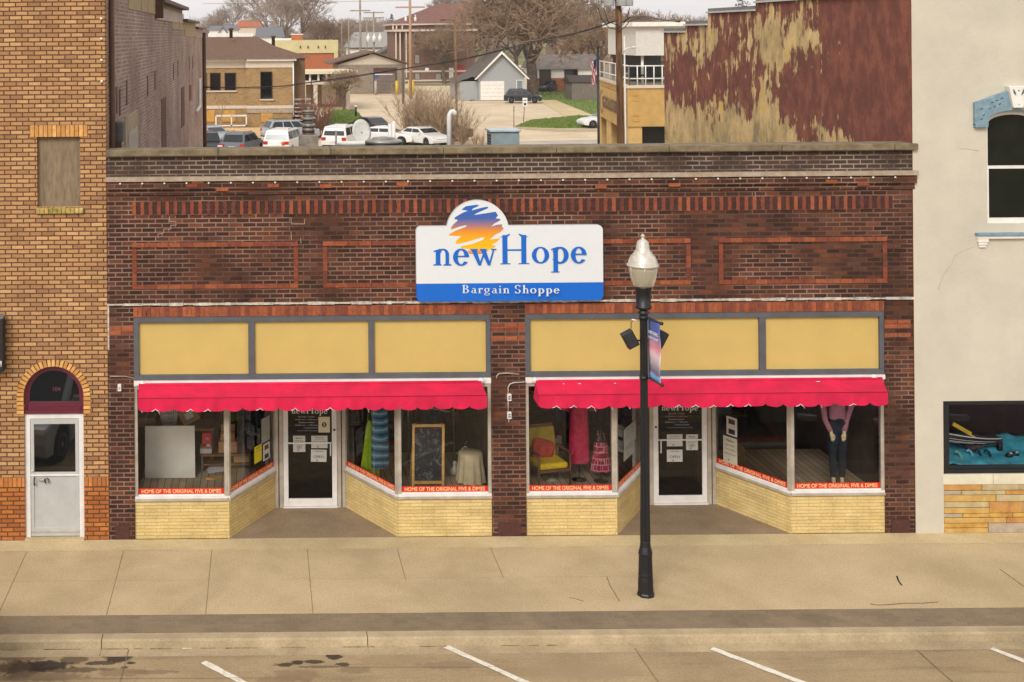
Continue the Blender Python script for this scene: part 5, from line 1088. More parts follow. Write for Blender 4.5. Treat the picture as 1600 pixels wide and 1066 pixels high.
# garment rails
def garment(mb, x, y, ztop, w_, h_, m, seed=0, n=14):
    r = random.Random(seed); vs = []; fs = []; ph = r.random()*6
    for i in range(9):
        g = i/8
        for j in range(n+1):
            f = j/n; ww_ = w_*(.55+.45*min(1,g*3.5))*(1+.12*g); vs.append((x+(f-.5)*ww_, y+.035*sin(f*19+ph)*(.3+g)+.02*sin(f*7+g*2), ztop-h_*g-.06*abs(f-.5)*(1-g)*2))
    for i in range(8):
        for j in range(n): a = i*(n+1)+j; fs.append((a,a+1,a+n+2,a+n+1))
    mb.add(vs, fs, m, True)
def rail(label, x0, x1, y, ztop, cols, h_=1.0, floor=0.0, sd=0):
    t = thing('clothes_rail', label, 'clothes rail', ((x0+x1)/2,y,floor))
    b = MB(); b.tube([(x0,y,floor),(x0,y,ztop),(x1,y,ztop),(x1,y,floor)], .014, M_CHR, 8); b.tube([(x0,y-.25,floor+.02),(x0,y+.25,floor+.02)],.012,M_CHR,6); b.tube([(x1,y-.25,floor+.02),(x1,y+.25,floor+.02)],.012,M_CHR,6); b.build('frame', t)
    n = int((x1-x0-.1)/.16); r = random.Random(sd)
    for k in range(n):
        x = x0+.1+(x1-x0-.2)*(k+.5)/n; g = tag_ = thing('hanging_garment', GARL.pop(0), 'clothing', (x,y,ztop)); b = MB(); m_ = r.choice(cols); garment(b, x, y+r.uniform(-.04,.04), ztop-.07, .36+r.uniform(0,.12), h_*r.uniform(.8,1.1), m_, sd*50+k); b.build('cloth', g)
        b = MB(); b.tube([(x,y,ztop+.02),(x+.02,y,ztop+.0),(x,y,ztop-.04),(x-.16,y,ztop-.1)], .004, M_CHR, 5); b.tube([(x,y,ztop-.04),(x+.16,y,ztop-.1)], .004, M_CHR, 5); b.build('hanger', g); g['group'] = 'garments hung on the clothes rails inside the shop'; g['label'] = 'dim garment hanging on a chrome rail behind the show windows'
GARL = ['dim garment hanging on a chrome rail behind the show windows']*200
def cloth_m(n_, c): return mat('cloth_'+n_, c, .95, var=.2, scale=9)
CL = [cloth_m('plum',(96,56,80)), cloth_m('navy',(54,64,96)), cloth_m('charcoal',(76,72,74)), cloth_m('olive',(98,116,60)), cloth_m('denim',(84,108,136)), cloth_m('rust',(160,84,60)), cloth_m('grey',(156,152,146))]
rail('chrome clothes rail behind the low table in the left shop window', fX(345,650,3.2), fX(430,650,3.2), 3.2, 1.95, [CL[0],CL[1],CL[2],CL[4]], sd=1)
rail('chrome clothes rail behind the dresses right of the left door', fX(545,650,3.4), fX(628,650,3.4), 3.4, 1.9, [CL[2],CL[1],CL[6]], sd=2)
rail('chrome clothes rail deep behind the chalkboard', fX(640,650,4.2), fX(760,650,4.2), 4.2, 1.85, CL[1:], sd=3)
rail('chrome clothes rail behind the dark red dress', fX(870,650,3.6), fX(1000,650,3.6), 3.6, 1.9, [CL[2],CL[1],CL[0],CL[5]], sd=4)
q = P(361,660,2.35); t = thing('green_garment', 'olive green garment hanging behind the open carton', 'clothing', (q.x,2.35,2.3)); b = MB(); garment(b, q.x, 2.35, 2.32, .28, 1.0, cloth_m('olive_dress',(104,134,56)), 77); b.build('cloth', t); b = MB(); b.tube([(q.x-.12,2.35,2.28),(q.x,2.35,2.36),(q.x+.12,2.35,2.28)], .005, M_CHR, 5); b.build('hanger', t)
# posters on the return glass, left entry (left return) and right entry
def retP(px, py, e, side):
    """point on the return glass: side 0 = left return (corner e[0] -> e[2]), 1 = right return (e[3] -> e[1])"""
    A, B = ((e[0],.03),(e[2],1.48)) if side == 0 else ((e[3],1.48),(e[1],.03))
    # intersect the pixel column with the glass plane
    u = px-UX; v = py-VY; a = u-ROLL*v; bb = v+ROLL*u
    dx, dy = B[0]-A[0], B[1]-A[1]; m_ = a/F
    s = (m_*(D0+A[1])-A[0])/(dx-m_*dy); X, Y = A[0]+dx*s, A[1]+dy*s
    return Vector((X, Y, HC-bb*(D0+Y)/F)), Vector((dx,dy,0)).normalized()
def poster(label, px0, px1, py0, py1, e, side, m, kind='text', lines=()):
    a, t = retP(px0,(py0+py1)/2,e,side); c, _ = retP(px1,(py0+py1)/2,e,side); nn = Vector((t.y,-t.x,0)); mid = (a+c)/2
    zt = retP((px0+px1)/2,py0,e,side)[0].z; zb = retP((px0+px1)/2,py1,e,side)[0].z
    return sheet(label, Vector((mid.x,mid.y,(zt+zb)/2))+nn*.004, (c-a).length, zt-zb, 0, list(lines), kind, 0, m, xd=t)
M_GP = mat('grey_poster',(150,150,144),.8,var=.06); M_YP = mat('yellow_poster',(214,196,20),.7,var=.05)
poster('tall grey poster high on the slanted glass left of the left door', 408,420.5,652,690,E1,0,M_GP,'x')
poster('bright yellow poster on the slanted glass left of the left door', 397,408,696,722,E1,0,M_YP,'x',['ART','FAIR'])
poster('white poster with pictures beside the yellow poster', 410.5,420.5,692,718,E1,0,M_PAPER,'photo')
poster('pale grey poster high on the slanted glass left of the right door', 974,992,664,694,E2,0,M_GP,'text',['Store','hours','notice'])
poster('second grey poster below it on the slanted glass left of the right door', 974,990,694,714,E2,0,M_GP,'text',['Notice','to shoppers'])
poster('framed picture poster high on the slanted glass right of the right door', 1136,1152,652,681,E2,1,M_PAPER,'photo')
poster('tall cream text poster below the framed picture poster', 1131,1152,683,724,E2,1,mat('cream_poster',(190,186,166),.8,var=.04),'text',['Welcome','to the','newHope','shoppe'])
# dresses right of the left door
def stand(t, x, y, z0, z1, m=None, r=.13, base_z=None):
    b = MB(); m = m or M_LB; b.lathe([(r,0),(r,.012),(.02,.025),(.012,.04)], (x,y,z0), m, 24); b.build('base', t); b = MB(); b.tube([(x,y,z0+.03),(x,y,z1)], .011, m, 8); b.build('post', t)
def dress_mesh(x, y, prof, m, n=36, fold=.05, seed=0, sy=.6):
    r = random.Random(seed); ph = r.random()*6; vs = []; fs = []
    for i, (rr, z) in enumerate(prof):
        g = i/(len(prof)-1)
        for j in range(n): a = 2*pi*j/n; k = rr*(1+fold*g*(sin(a*7+ph)+.5*sin(a*12+ph*2))); vs.append((x+k*cos(a), y+k*sy*sin(a), z))
    for i in range(len(prof)-1):
        for j in range(n): fs.append((i*n+j,i*n+(j+1)%n,(i+1)*n+(j+1)%n,(i+1)*n+j))
    b = MB(); b.add(vs, fs, m, True); return b
def strap_pair(b, x, y, z0, z1, w_, m):
    for s in (-1,1): b.tube([(x+s*w_,y-.06,z0),(x+s*w_*.85,y,z1),(x+s*w_,y+.05,z0)], .012, m, 6)
m, nt_, bb_ = new_mat('tie_dye_blue'); bb_.inputs['Roughness'].default_value = .9; l = nt_.links.new; M_TD = m
uv_ = N(nt_,'ShaderNodeTexCoord'); wv_ = N(nt_,'ShaderNodeTexWave', Scale=1.0, Distortion=2.2, Detail=2.0); wv_.bands_direction = 'Z'; wv_.inputs['Scale'].default_value = 2.1; wv_.inputs['Detail Scale'].default_value = 2.0
cr_ = N(nt_,'ShaderNodeValToRGB'); ec = cr_.color_ramp.elements; ec[0].position = 0; ec[0].color = rgb((60,76,150)); ec[1].position = 1; ec[1].color = rgb((150,210,240))
for p_, c_ in ((.25,(56,112,176)),(.5,(90,196,150)),(.7,(48,84,150)),(.85,(140,200,210))): e = ec.new(p_); e.color = rgb(c_)
l(uv_.outputs['Object'], wv_.inputs['Vector']); l(wv_.outputs[0], cr_.inputs[0]); l(cr_.outputs[0], bb_.inputs['Base Color'])
Yq = .95; q = P(594,690,Yq); x = q.x; zb_, zt_ = fZ(594,730,Yq), fZ(594,640,Yq)
t = thing('dress_stand', 'blue and green tie-dye dress on a dress form right of the left door', 'dress form', (x,Yq,ZF)); stand(t, x, Yq, ZF, zt_+.2)
b = dress_mesh(x, Yq, [(.1,zt_+.12),(.13,zt_+.04),(.145,zt_-.1),(.14,zt_-.25),(.15,zt_-.45),(.155,zt_-.7),(.16,zb_)], M_TD, seed=2, fold=.05); b.build('dress', t)
b = MB(); b.lathe([(.09,-.3),(.13,-.15),(.12,0),(.15,.14),(.06,.2),(.045,.28),(.001,.29)], (x,Yq,zt_), mat('form_fabric',(140,116,90),.9), 20, sy=.6); b.build('dress_form', t)
Yq = 1.15; q = P(578,700,Yq); x = q.x; zb_, zt_ = fZ(578,745,Yq), fZ(578,657,Yq)
t = thing('green_dress', 'neon green dress hanging beside the tie-dye dress', 'dress', (x,Yq,zb_)); M_NG = mat('neon_green_cloth',(206,255,50),.9,var=.12,scale=14)
b = dress_mesh(x, Yq, [(.03,zt_),(.07,zt_-.15),(.1,zt_-.4),(.13,zt_-.65),(.16,zt_-.85),(.19,zb_)], M_NG, seed=5, fold=.12); b.build('cloth', t)
b = MB(); b.tube([(x-.04,Yq,zt_-.02),(x-.015,Yq,zt_+.3),(x,Yq,zt_+.5),(x+.02,Yq,zt_+.3),(x+.05,Yq,zt_-.02)], .007, M_NG, 5); b.tube([(x,Yq,zt_+.5),(x,Yq,2.66)],.003,M_CHR,4); b.build('strap', t)
# chalkboard
p0, p1 = onfloor(645,765), onfloor(692,764); Yq = p0.y; zt_ = fZ(648,663,Yq+.15)
t = thing('chalkboard_easel', 'chalk smeared blackboard A-frame in the show window left of the middle pier', 'chalkboard', ((p0.x+p1.x)/2,Yq+.2,ZF))
def lean(x, z, back=0): g = (z-ZF)/(zt_-ZF); return Vector((x+.04*g, Yq+(.0+.16*g) if not back else Yq+.62-.42*g, z))
xw0, xw1 = p0.x-.02, p1.x+.02; ang = .0
b = MB()
for x in (xw0, xw1-.045): a, c = lean(x+.022,ZF), lean(x+.022,zt_); b.obox((a+c)/2, (.022,0,0), (0,.013,0), (c-a)/2, M_PALE)
for z in (zt_-.025, ZF+.12): a = lean((xw0+xw1)/2,z); b.obox(a-Vector((0,.003,0)), ((xw1-xw0)/2-.02,0,0), (0,.012,0), (0,0,.025), M_PALE)
b.build('front_frame', t)
b = MB()
for x in (xw0+.03, xw1-.07): a, c = lean(x+.022,ZF,1), lean(x+.022,zt_,1); b.obox((a+c)/2, (.02,0,0), (0,.012,0), (c-a)/2, M_PALE)
b.obox(lean((xw0+xw1)/2,ZF+.12,1), ((xw1-xw0)/2-.06,0,0), (0,.01,0), (0,0,.02), M_PALE); b.build('rear_frame', t)
m, nt_, bb_ = new_mat('smeared_blackboard'); l = nt_.links.new; bb_.inputs['Roughness'].default_value = .9
tcx = N(nt_,'ShaderNodeTexCoord'); na = N(nt_,'ShaderNodeTexNoise', Scale=5.0, Detail=6.0, Distortion=2.5); cr_ = N(nt_,'ShaderNodeValToRGB'); ec = cr_.color_ramp.elements; ec[0].position = .5; ec[0].color = rgb((38,42,46)); ec[1].position = .75; ec[1].color = rgb((120,122,122)); l(tcx.outputs['Object'], na.inputs['Vector']); l(na.outputs[0], cr_.inputs[0]); l(cr_.outputs[0], bb_.inputs['Base Color'])
b = MB(); a, c = lean((xw0+xw1)/2,ZF+.13), lean((xw0+xw1)/2,zt_-.03); b.obox((a+c)/2+Vector((0,.012,0)), ((xw1-xw0)/2-.03,0,0), (0,.004,0), (c-a)/2, m); b.build('slate', t)
# chrome shop rack above, draped table, figurine, hangers
q0, q1 = P(638,640,2.0), P(709,640,2.0)
t = thing('chrome_rack', 'tall chrome shop rack behind the chalkboard', 'rack', ((q0.x+q1.x)/2,2.0,ZF)); b = MB()
b.tube([(q0.x,2.0,ZF),(q0.x,2.0,2.5)], .02, M_CHR, 8); b.tube([(q1.x,2.0,ZF),(q1.x,2.0,2.5)], .02, M_CHR, 8); b.build('upright', t); b = MB()
for z in (2.4,2.12,1.85): b.tube([(q0.x,2.0,z),(q1.x,2.0,z)], .012, M_CHR, 6)
b.build('crossbar', t); b = MB(); b.tube([(q0.x+.35,1.75,1.86),(q0.x+1.4,2.1,1.55)], .016, M_CHR, 6); b.tube([(q0.x+.3,1.7,1.75),(q0.x+1.35,1.9,1.5)],.012,M_CHR,6); b.build('face_out_arm', t)
g = onfloor(740,762); x0, x1, y0, y1 = g.x-.22, g.x+.2, g.y+.1, g.y+.65; zt_ = fZ(735,712,y0)
t = thing('draped_table', 'small round table under a pleated cream cloth at the right edge of the window', 'table', (g.x,y0+.2,ZF)); cx, cy = g.x, y0+.2
n = 48; vs = []; fs = []; M_DR = mat('cream_cloth',(228,210,168),.9,var=.06)
for i, (rr, z) in enumerate([(.001,zt_+.002),(.2,zt_+.002),(.215,zt_-.02),(.22,zt_-.15),(.235,zt_-.3),(.25,ZF+.02)]):
    for j in range(n): a = 2*pi*j/n; k = rr*(1+.07*max(0,i-2)/3*2*sin(a*11)); vs.append((cx+k*cos(a),cy+k*sin(a),z))
for i in range(5):
    for j in range(n): fs.append((i*n+j,i*n+(j+1)%n,(i+1)*n+(j+1)%n,(i+1)*n+j))
b = MB(); b.add(vs, fs, M_DR, True); b.build('cloth', t); b = MB(); b.lathe([(.16,0),(.16,zt_-ZF-.01)], (cx,cy,ZF), M_WD, 16); b.build('table_drum', t)
g = onfloor(711,743); t = thing('white_figurine', 'small white bird shaped ornament on the planks right of the chalkboard', 'ornament', (g.x,g.y,ZF)); b = MB()
b.lathe([(.001,0),(.06,.01),(.09,.06),(.08,.12),(.04,.17),(.03,.2),(.045,.23),(.03,.26),(.001,.275)], (g.x,g.y,ZF), mat('white_glaze',(196,190,178),.3), 16, sy=.8); b.build('body', t); b = MB(); b.tube([(g.x+.05,g.y,ZF+.08),(g.x+.13,g.y,ZF+.04),(g.x+.15,g.y,ZF+.02)], [.05,.03,.01], mat('white_glaze',(0,0,0)), 8); b.build('tail', t)
for i, (px, py, Yh, lab) in enumerate(((727,704,1.7,'white plastic coat hanger behind the draped table'),)):
    q = P(px,py,Yh); t = thing('coat_hanger', lab, 'hanger', q); b = MB(); b.tube([(q.x-.16,Yh,q.z-.06),(q.x-.02,Yh,q.z+.06),(q.x,Yh,q.z+.08),(q.x+.02,Yh,q.z+.06),(q.x+.14,Yh,q.z-.04)], .011, M_WH, 6); b.build('arms', t); b = MB(); b.tube([(q.x,Yh,q.z+.08),(q.x,Yh,q.z+.14),(q.x+.03,Yh,q.z+.17),(q.x+.05,Yh,q.z+.14)], .006, M_CHR, 6); b.build('hook', t)
# stock shelves deep in the shop
r = random.Random(5)
for sh, (xa, xb, Ys) in enumerate(((1.6,3.7,5.2),(4.7,6.3,6.0),(7.9,10.5,5.6),(-2.2,-.6,5.0))):
    t = thing('stock_shelf', ['stock shelf deep behind the chalkboard','stock shelf deep behind the armchair','stock shelf deep behind the mannequin in the pink sweater','stock shelf deep behind the pale panel'][sh], 'shelf', ((xa+xb)/2,Ys,0))
    b = MB()
    for z in (.35,.8,1.25): b.box(xa,xb,Ys,Ys+.4,z,z+.03,M_CB2)
    b.build('board', t); b = MB()
    for x in (xa,xb-.04): b.box(x,x+.04,Ys+.003,Ys+.397,0,1.7,M_CHR)
    b.build('upright', t)
    for z in (.38,.83,1.28):
        x = xa+.08
        while x < xb-.3:
            w_ = r.uniform(.12,.32); h_ = r.uniform(.12,.34); m_ = r.choice([M_CB,M_CB2,CL[4],CL[5],CL[6],M_UN,M_PAPER,CL[1],M_RB[1]])
            c = thing('stock_carton', 'one of the dim boxed goods on the shelves deep in the shop', 'box', (x+w_/2,Ys+.2,z), group='boxed goods on the deep shop shelves'); b = MB(); b.box(x,x+w_,Ys+.05,Ys+.35,z,z+h_,m_); b.build('carton', c, bevel=.01); x += w_+r.uniform(.03,.15)
# window 4: armchair
g0, g1 = onfloor(842,765), onfloor(886,760); 
ac = thing('armchair', 'wooden armchair with yellow cushions in the show window right of the middle pier', 'armchair', (0,0,0))
M_YC = mat('yellow_cushion',(240,210,30),.85,var=.14,scale=9,c2=(216,178,26)); M_YO = mat('mustard_cushion',(170,146,50),.9,var=.15,scale=8)
b = MB(); b.box(-.27,.27,-.24,.26,.33,.44,M_YC); b.build('seat_cushion', ac, bevel=.035)
b = MB(); b.obox((0,.3,.68),(.27,0,0),(0,.06,-.01),(0,.05,.25),M_YO); b.build('back_cushion', ac, bevel=.03)
b = MB(); b.box(-.3,.3,-.25,.27,.28,.33,M_WD); b.obox((0,.37,.65),(.3,0,0),(0,.015,0),(0,.06,.3),M_WD); b.build('frame', ac, bevel=.008)
for sx in (-1,1):
    for sy, top in ((-.24,.6),(.25,.62)): b = MB(); b.tube([(sx*.3,sy,0),(sx*.31,sy,top)], [.016,.024], M_WD, 8); b.build('leg', ac)
    b = MB(); b.obox((sx*.31,0,.61),(.03,0,0),(0,.3,0),(0,0,.014),M_WD); b.build('armrest', ac, bevel=.008)
ac.location = ((g0.x+g1.x)/2-.03,g0.y+.3,ZF); ac.rotation_euler = (0,0,radians(14))
cu_ = thing('red_cushion', 'dark red cushion lying against the armchair back', 'cushion', (ac.location.x-.07,ac.location.y+.1,ZF+.45)); b = MB(); c0 = cu_.location
b.obox(c0+Vector((0,.02,.13)),(.2,.03,-.06),(0,.05,.05),(.04,0,.14),cloth_m('dark_red',(170,62,50))); b.build('cover', cu_, bevel=.05)
# dark red dress on stand, plaid tiered dress on stand
g = onfloor(905,750); x, y = g.x, g.y; zt_, zb_ = fZ(905,640,y), fZ(905,722,y)
t = thing('dress_stand', 'long dark red short sleeved dress on a stand beside the armchair', 'dress form', (x,y,ZF)); stand(t, x, y, ZF, zt_+.35)
M_CR = cloth_m('crimson',(196,34,80)); b = dress_mesh(x, y, [(.05,zt_+.42),(.1,zt_+.36),(.165,zt_+.25),(.16,zt_),(.17,zt_-.3),(.18,zt_-.6),(.19,zb_)], M_CR, seed=8, fold=.035)
for s in (-1,1): b.tube([(x+s*.11,y,zt_+.3),(x+s*.2,y,zt_+.2),(x+s*.26,y,zt_+.0)], [.07,.08,.09], M_CR, 12)
b.build('dress', t)
g = onfloor(939,752); x, y = g.x, g.y; zt_, zb_ = fZ(939,684,y), fZ(939,735,y)
m, nt_, bb_ = new_mat('plaid_cloth'); l = nt_.links.new; M_PL = m; bb_.inputs['Roughness'].default_value = .9
uv_ = N(nt_,'ShaderNodeUVMap'); bt_ = N(nt_,'ShaderNodeTexBrick', Scale=1.0); bt_.inputs['Brick Width'].default_value = .095; bt_.inputs['Row Height'].default_value = .105; bt_.inputs['Mortar Size'].default_value = .007; bt_.inputs['Color1'].default_value = rgb((190,40,72)); bt_.inputs['Color2'].default_value = rgb((124,30,60)); bt_.inputs['Mortar'].default_value = rgb((214,160,166))
l(uv_.outputs[0], bt_.inputs['Vector']); l(bt_.outputs[0], bb_.inputs['Base Color'])
t = thing('dress_stand', 'plaid sleeveless red and white dress on a low round stand', 'dress form', (x,y,ZF)); stand(t, x, y, ZF, zt_+.2)
b = dress_mesh(x, y, [(.1,zt_-.02),(.13,zt_-.14),(.13,zt_-.22),(.17,zt_-.4),(.2,zb_)], M_PL, seed=9, fold=.03); strap_pair(b, x, y, zt_-.04, zt_+.12, .06, M_PL); b.build('dress', t)
b = MB(); b.lathe([(.12,-.2),(.115,-.1),(.11,0),(.06,.05),(.03,.08),(.02,.15),(.001,.16)], (x,y,zt_), M_LB, 18, sy=.6); b.build('dress_form', t)
q = P(868,690,2.2); t = thing('shop_card', 'white and pink card standing behind the armchair', 'card', (q.x,2.2,q.z-.13)); b = MB(); b.box(q.x-.13,q.x+.12,2.2,2.205,q.z-.05,q.z+.11,M_PAPER); b.build('card', t); b = MB(); b.box(q.x-.12,q.x+.03,2.195,2.199,q.z+.06,q.z+.11,mat('pink_print',(190,70,110),.7)); b.box(q.x-.02,q.x+.0,2.21,2.4,q.z-.6,q.z+.0,M_WD); b.build('print', t)
g = onfloor(862,752); t = thing('crumpled_bag', 'crumpled clear plastic bag under the armchair', 'bag', (g.x,g.y,ZF)); b = MB(); b.lathe([(.001,0),(.09,.01),(.08,.03),(.05,.05),(.001,.04)], (g.x,g.y,ZF), M_AL, 9, sy=.6, smooth=False); b.build('film', t)
# curved chair back by the right door, mannequin
g = onfloor(1160,736); t = thing('small_chair', 'small tan chair with a rounded back beside the cream poster', 'chair', (g.x,g.y+.25,ZF)); x, y = g.x, g.y+.2; b = MB()
b.prism([(x-.12,ZF+.05),(x+.12,ZF+.05),(x+.13,ZF+.3)]+[(x+.12*cos(radians(a)),ZF+.34+.09*sin(radians(a))) for a in range(0,181,20)]+[(x-.13,ZF+.3)], y, y+.03, mat('tan_wood',(150,116,70),.7,var=.1)); b.build('backrest', t, bevel=.006); b = MB(); b.box(x-.14,x+.14,y+.03,y+.32,ZF+.14,ZF+.17,M_PALE); b.build('seat', t, bevel=.006)
for a in (-.12,.1):
    for c in (.04,.28): b = MB(); b.box(x+a,x+a+.02,y+c,y+c+.02,ZF,ZF+.14,M_WD); b.build('leg', t)
g = onfloor(1309,762); x, y = g.x, g.y
def mz(py): return fZ(1309, py, y)
mq = thing('mannequin', 'mannequin in a pink sweater and dark jeans in the far right show window', 'mannequin', (x,y,ZF)); M_SK = mat('mannequin_skin',(244,222,172),.5,var=.04); M_JN = cloth_m('dark_denim',(46,54,64)); M_PK = mat('pink_knit',(214,144,160),.95,var=.12,scale=30,bump=.5)
zh, zw = mz(668), mz(640)            # hip, waist top visible
b = MB(); Z0 = ZF+.03
for s in (-1,1):
    fx_ = x+s*.075
    b.tube([(fx_,y,Z0+.17),(fx_,y,Z0+.3),(x+s*.078,y,Z0+.55),(x+s*.085,y,Z0+.85),(x+s*.07,y,zh+.12)], [.052,.062,.07,.095,.12], M_JN, 16)
b.lathe([(.11,-.1),(.15,0),(.15,.1),(.125,.22)], (x,y,zh), M_JN, 24, sy=.7); b.build('jeans', mq)
b = MB()
for s in (-1,1):
    fx_ = x+s*.075; b.tube([(fx_,y,Z0+.22),(fx_,y,Z0+.1),(fx_,y-.03,Z0+.05),(fx_+s*.01,y-.12,Z0+.01),(fx_+s*.012,y-.17,Z0+.0)], [.036,.033,.038,.034,.018], M_SK, 12)
b.build('feet', mq)
b = MB(); tz = zh+.16; prof = [(.15,tz),(.145,tz+.12),(.14,tz+.25),(.165,tz+.4),(.185,tz+.5),(.16,tz+.56),(.07,tz+.62),(.055,tz+.66)]
n = 28; vs = []; fs = []
for rr, z in prof:
    for j in range(n): a = 2*pi*j/n; vs.append((x+rr*cos(a), y+rr*.62*sin(a), z))
for i in range(len(prof)-1):
    for j in range(n): fs.append((i*n+j,i*n+(j+1)%n,(i+1)*n+(j+1)%n,(i+1)*n+j))
b.add(vs, fs, M_PK, True); hands = {}
for s, hx, hz in ((-1,1300,676),(1,1316,676)):
    hw_ = P(hx-2 if s < 0 else hx+3,hz,y-.12); b.tube([(x+s*.17,y,tz+.5),(x+s*.21,y-.0,tz+.42),(x+s*.25,y+.0,tz+.22),(hw_.x+s*.07,y-.06,hw_.z+.2),(hw_.x+s*.0,y-.12,hw_.z+.02)], [.06,.065,.052,.046,.042], M_PK, 14); hands[s] = hw_
b.build('sweater', mq)
b = MB(); b.lathe([(.045,0),(.042,.08),(.001,.085)], (x,y,tz+.64), M_SK, 16); b.build('neck', mq)
for s in (-1,1):
    h = hands[s]; b = MB(); b.tube([(h.x,y-.12,h.z+.05),(h.x-s*.004,y-.13,h.z),(h.x-s*.012,y-.14,h.z-.05),(h.x-s*.018,y-.145,h.z-.085)], [.026,.028,.036,.03], M_SK, 12)
    for k in range(4): ox_ = (k-1.5)*.017; ln = (.06,.075,.07,.052)[k]; b.tube([(h.x-s*.018+ox_,y-.145,h.z-.08),(h.x-s*.024+ox_*1.05,y-.155,h.z-.08-ln*.55),(h.x-s*.024+ox_,y-.145,h.z-.08-ln)], [.0095,.009,.006], M_SK, 8)
    b.tube([(h.x-s*.03,y-.135,h.z-.02),(h.x-s*.055,y-.15,h.z-.05),(h.x-s*.06,y-.155,h.z-.085)], [.012,.011,.007], M_SK, 8); b.build('hand', mq)
b = MB(); b.lathe([(.19,0),(.19,.012),(.18,.02)], (x,y+.03,ZF), M_BLK, 28); b.tube([(x,y+.05,ZF),(x,y+.05,ZF+.9)], .01, M_CHR, 8); b.build('stand', mq)
# teal display next door
Yw_ = .5
t = thing('display_cloth', 'rippled teal cloth spread over the display shelf in the cream building', 'cloth', (13.9,.7,1.05)); b = MB(); nx, ny = 70, 14; vs = []; fs = []; r = random.Random(2)
for i in range(ny+1):
    for j in range(nx+1): gx = V0+.0+(CX1-V0)*j/nx; gy = .12+1.2*i/ny; vs.append((gx, gy, 1.13+.05*i/ny*3+.02*sin(gx*9+gy*4)+.015*sin(gx*23+gy*11)+.012*sin(gx*5-gy*17)))
for i in range(ny):
    for j in range(nx): a = i*(nx+1)+j; fs.append((a,a+1,a+nx+2,a+nx+1))
b.add(vs, fs, mat('teal_cloth',(84,200,224),.8,var=.15,scale=5), True); c_ = b.build('cloth', t); sm = c_.modifiers.new('thick','SOLIDIFY'); sm.thickness = .01
b = MB(); b.box(V0-.04,CX1,.1,1.5,.7,1.06,M_BLK); b.build('display_shelf', crm)
mbx, mby, mbz = V0+.55, .62, 1.33
t = thing('model_boat', 'long dark model boat with pale stripes lying on the teal cloth', 'model boat', (mbx,mby,1.25)); vs = []; fs = []; L2 = 1.3; n = 20; k = 10
for i in range(n+1):
    f = i/n; xx = V0+.1+L2*f; wd = .2*(sin(pi*min(1,.08+f*.92))**.6)*(1 if f < .5 else 1); dp = .2*(1-.45*f); sh = .17*(1-f)**1.5
    for j in range(k+1): a = pi*j/k; vs.append((xx, mby-wd*cos(a), 1.5+sh*.7-dp*sin(a)**.7*1.0-.05*f))
for i in range(n):
    for j in range(k): a = i*(k+1)+j; fs.append((a,a+1,a+k+2,a+k+1))
b = MB(); b.add(vs, fs, mat('boat_black',(30,32,36),.35), True); hb = b.build('hull', t); sm = hb.modifiers.new('thick','SOLIDIFY'); sm.thickness = .012
for j in (0,1,2,3): b = MB(); b.tube([Vector(vs[i*(k+1)+j])+Vector((0,-.006,0)) for i in range(0,n+1-3*j)], .006 if j else .012, M_ALW, 5); b.build('stripe', t)
t2 = thing('yellow_paddle', 'yellow paddle lying slanted across the dark model boat', 'paddle', (mbx-.15,mby-.15,1.62)); b = MB(); a, c = P(1489,664,.45), P(1517,680,.45); b.obox((a+c)/2+Vector((0,0,.02)), (c-a)/2, (0,.02,.0), (.015,0,.03), mat('paddle_yellow',(226,190,60),.4)); b.build('blade', t2, bevel=.005); b = MB(); b.tube([c,c+(c-a)*.35], .015, mat('paddle_yellow',(0,0,0)), 8); b.build('shaft', t2)
for i, (px, py) in enumerate(((1497,714),(1515,712),(1528,712),(1543,712))):
    q = G(px,py,1.17); t = thing('curved_holder', ['pale green curved holder at the left of the teal cloth','pale blue curved holder on the teal cloth','dark curved holder on the teal cloth right of the pale blue one','dark curved holder on the teal cloth, rightmost of the four'][i], 'holder', q, group='curved holders on the teal cloth'); b = MB(); b.tube([q+Vector((-.06,.0,.08)),q+Vector((-.02,.0,.1)),q+Vector((.02,0,.07)),q+Vector((.05,0,.0)),q+Vector((.06,0,-.05))], .022, [mat('pale_green_plastic',(140,190,170),.5),mat('pale_blue_plastic',(140,196,214),.5),mat('dark_blue_plastic',(30,52,72),.5),mat('dark_blue_plastic',(0,0,0))][i], 8); b.build('body', t)
for i, (px, py) in enumerate(((1562,704),(1582,712))):
    q = G(px,py,1.2); t = thing('small_jar' if i == 0 else 'small_shoes', ['small dark jar with a silver lid on the teal cloth','pair of small black and white shoes on the teal cloth'][i], ['jar','shoes'][i], q); b = MB()
    if i == 0: b.lathe([(.05,0),(.055,.02),(.05,.12),(.035,.14)], q, M_LB, 16); b.build('body', t); b = MB(); b.lathe([(.045,.14),(.045,.2),(.03,.22),(.001,.22)], q, M_CHR, 16); b.build('lid', t)
    else:
        for s in (-1,1): b = MB(); b.lathe([(.06,0),(.06,.02),(.045,.05),(.001,.06)], q+Vector((s*.07,s*.03,0)), M_LB, 14, sx=1.1, sy=.7); b.lathe([(.03,.05),(.02,.07),(.001,.075)], q+Vector((s*.07+.01,s*.03-.02,0)), M_WH, 10); b.build('shoe', t)
t = thing('folded_garment', 'crumpled dark grey garment on the right side of the teal cloth', 'clothing', G(1545,698,1.35)); q = t.location; b = MB(); r = random.Random(4); vs = []; fs = []
for i in range(9):
    for j in range(13): vs.append((q.x-.3+.6*j/12, q.y+.1+.4*i/8, 1.25+.16*(j/12)+.1*sin(pi*i/8)*(1-abs(j/12-.5))+r.uniform(-.02,.02)))
for i in range(8):
    for j in range(12): a = i*13+j; fs.append((a,a+1,a+14,a+13))
b.add(vs, fs, CL[2], True); g_ = b.build('cloth', t); sm = g_.modifiers.new('thick','SOLIDIFY'); sm.thickness = .02
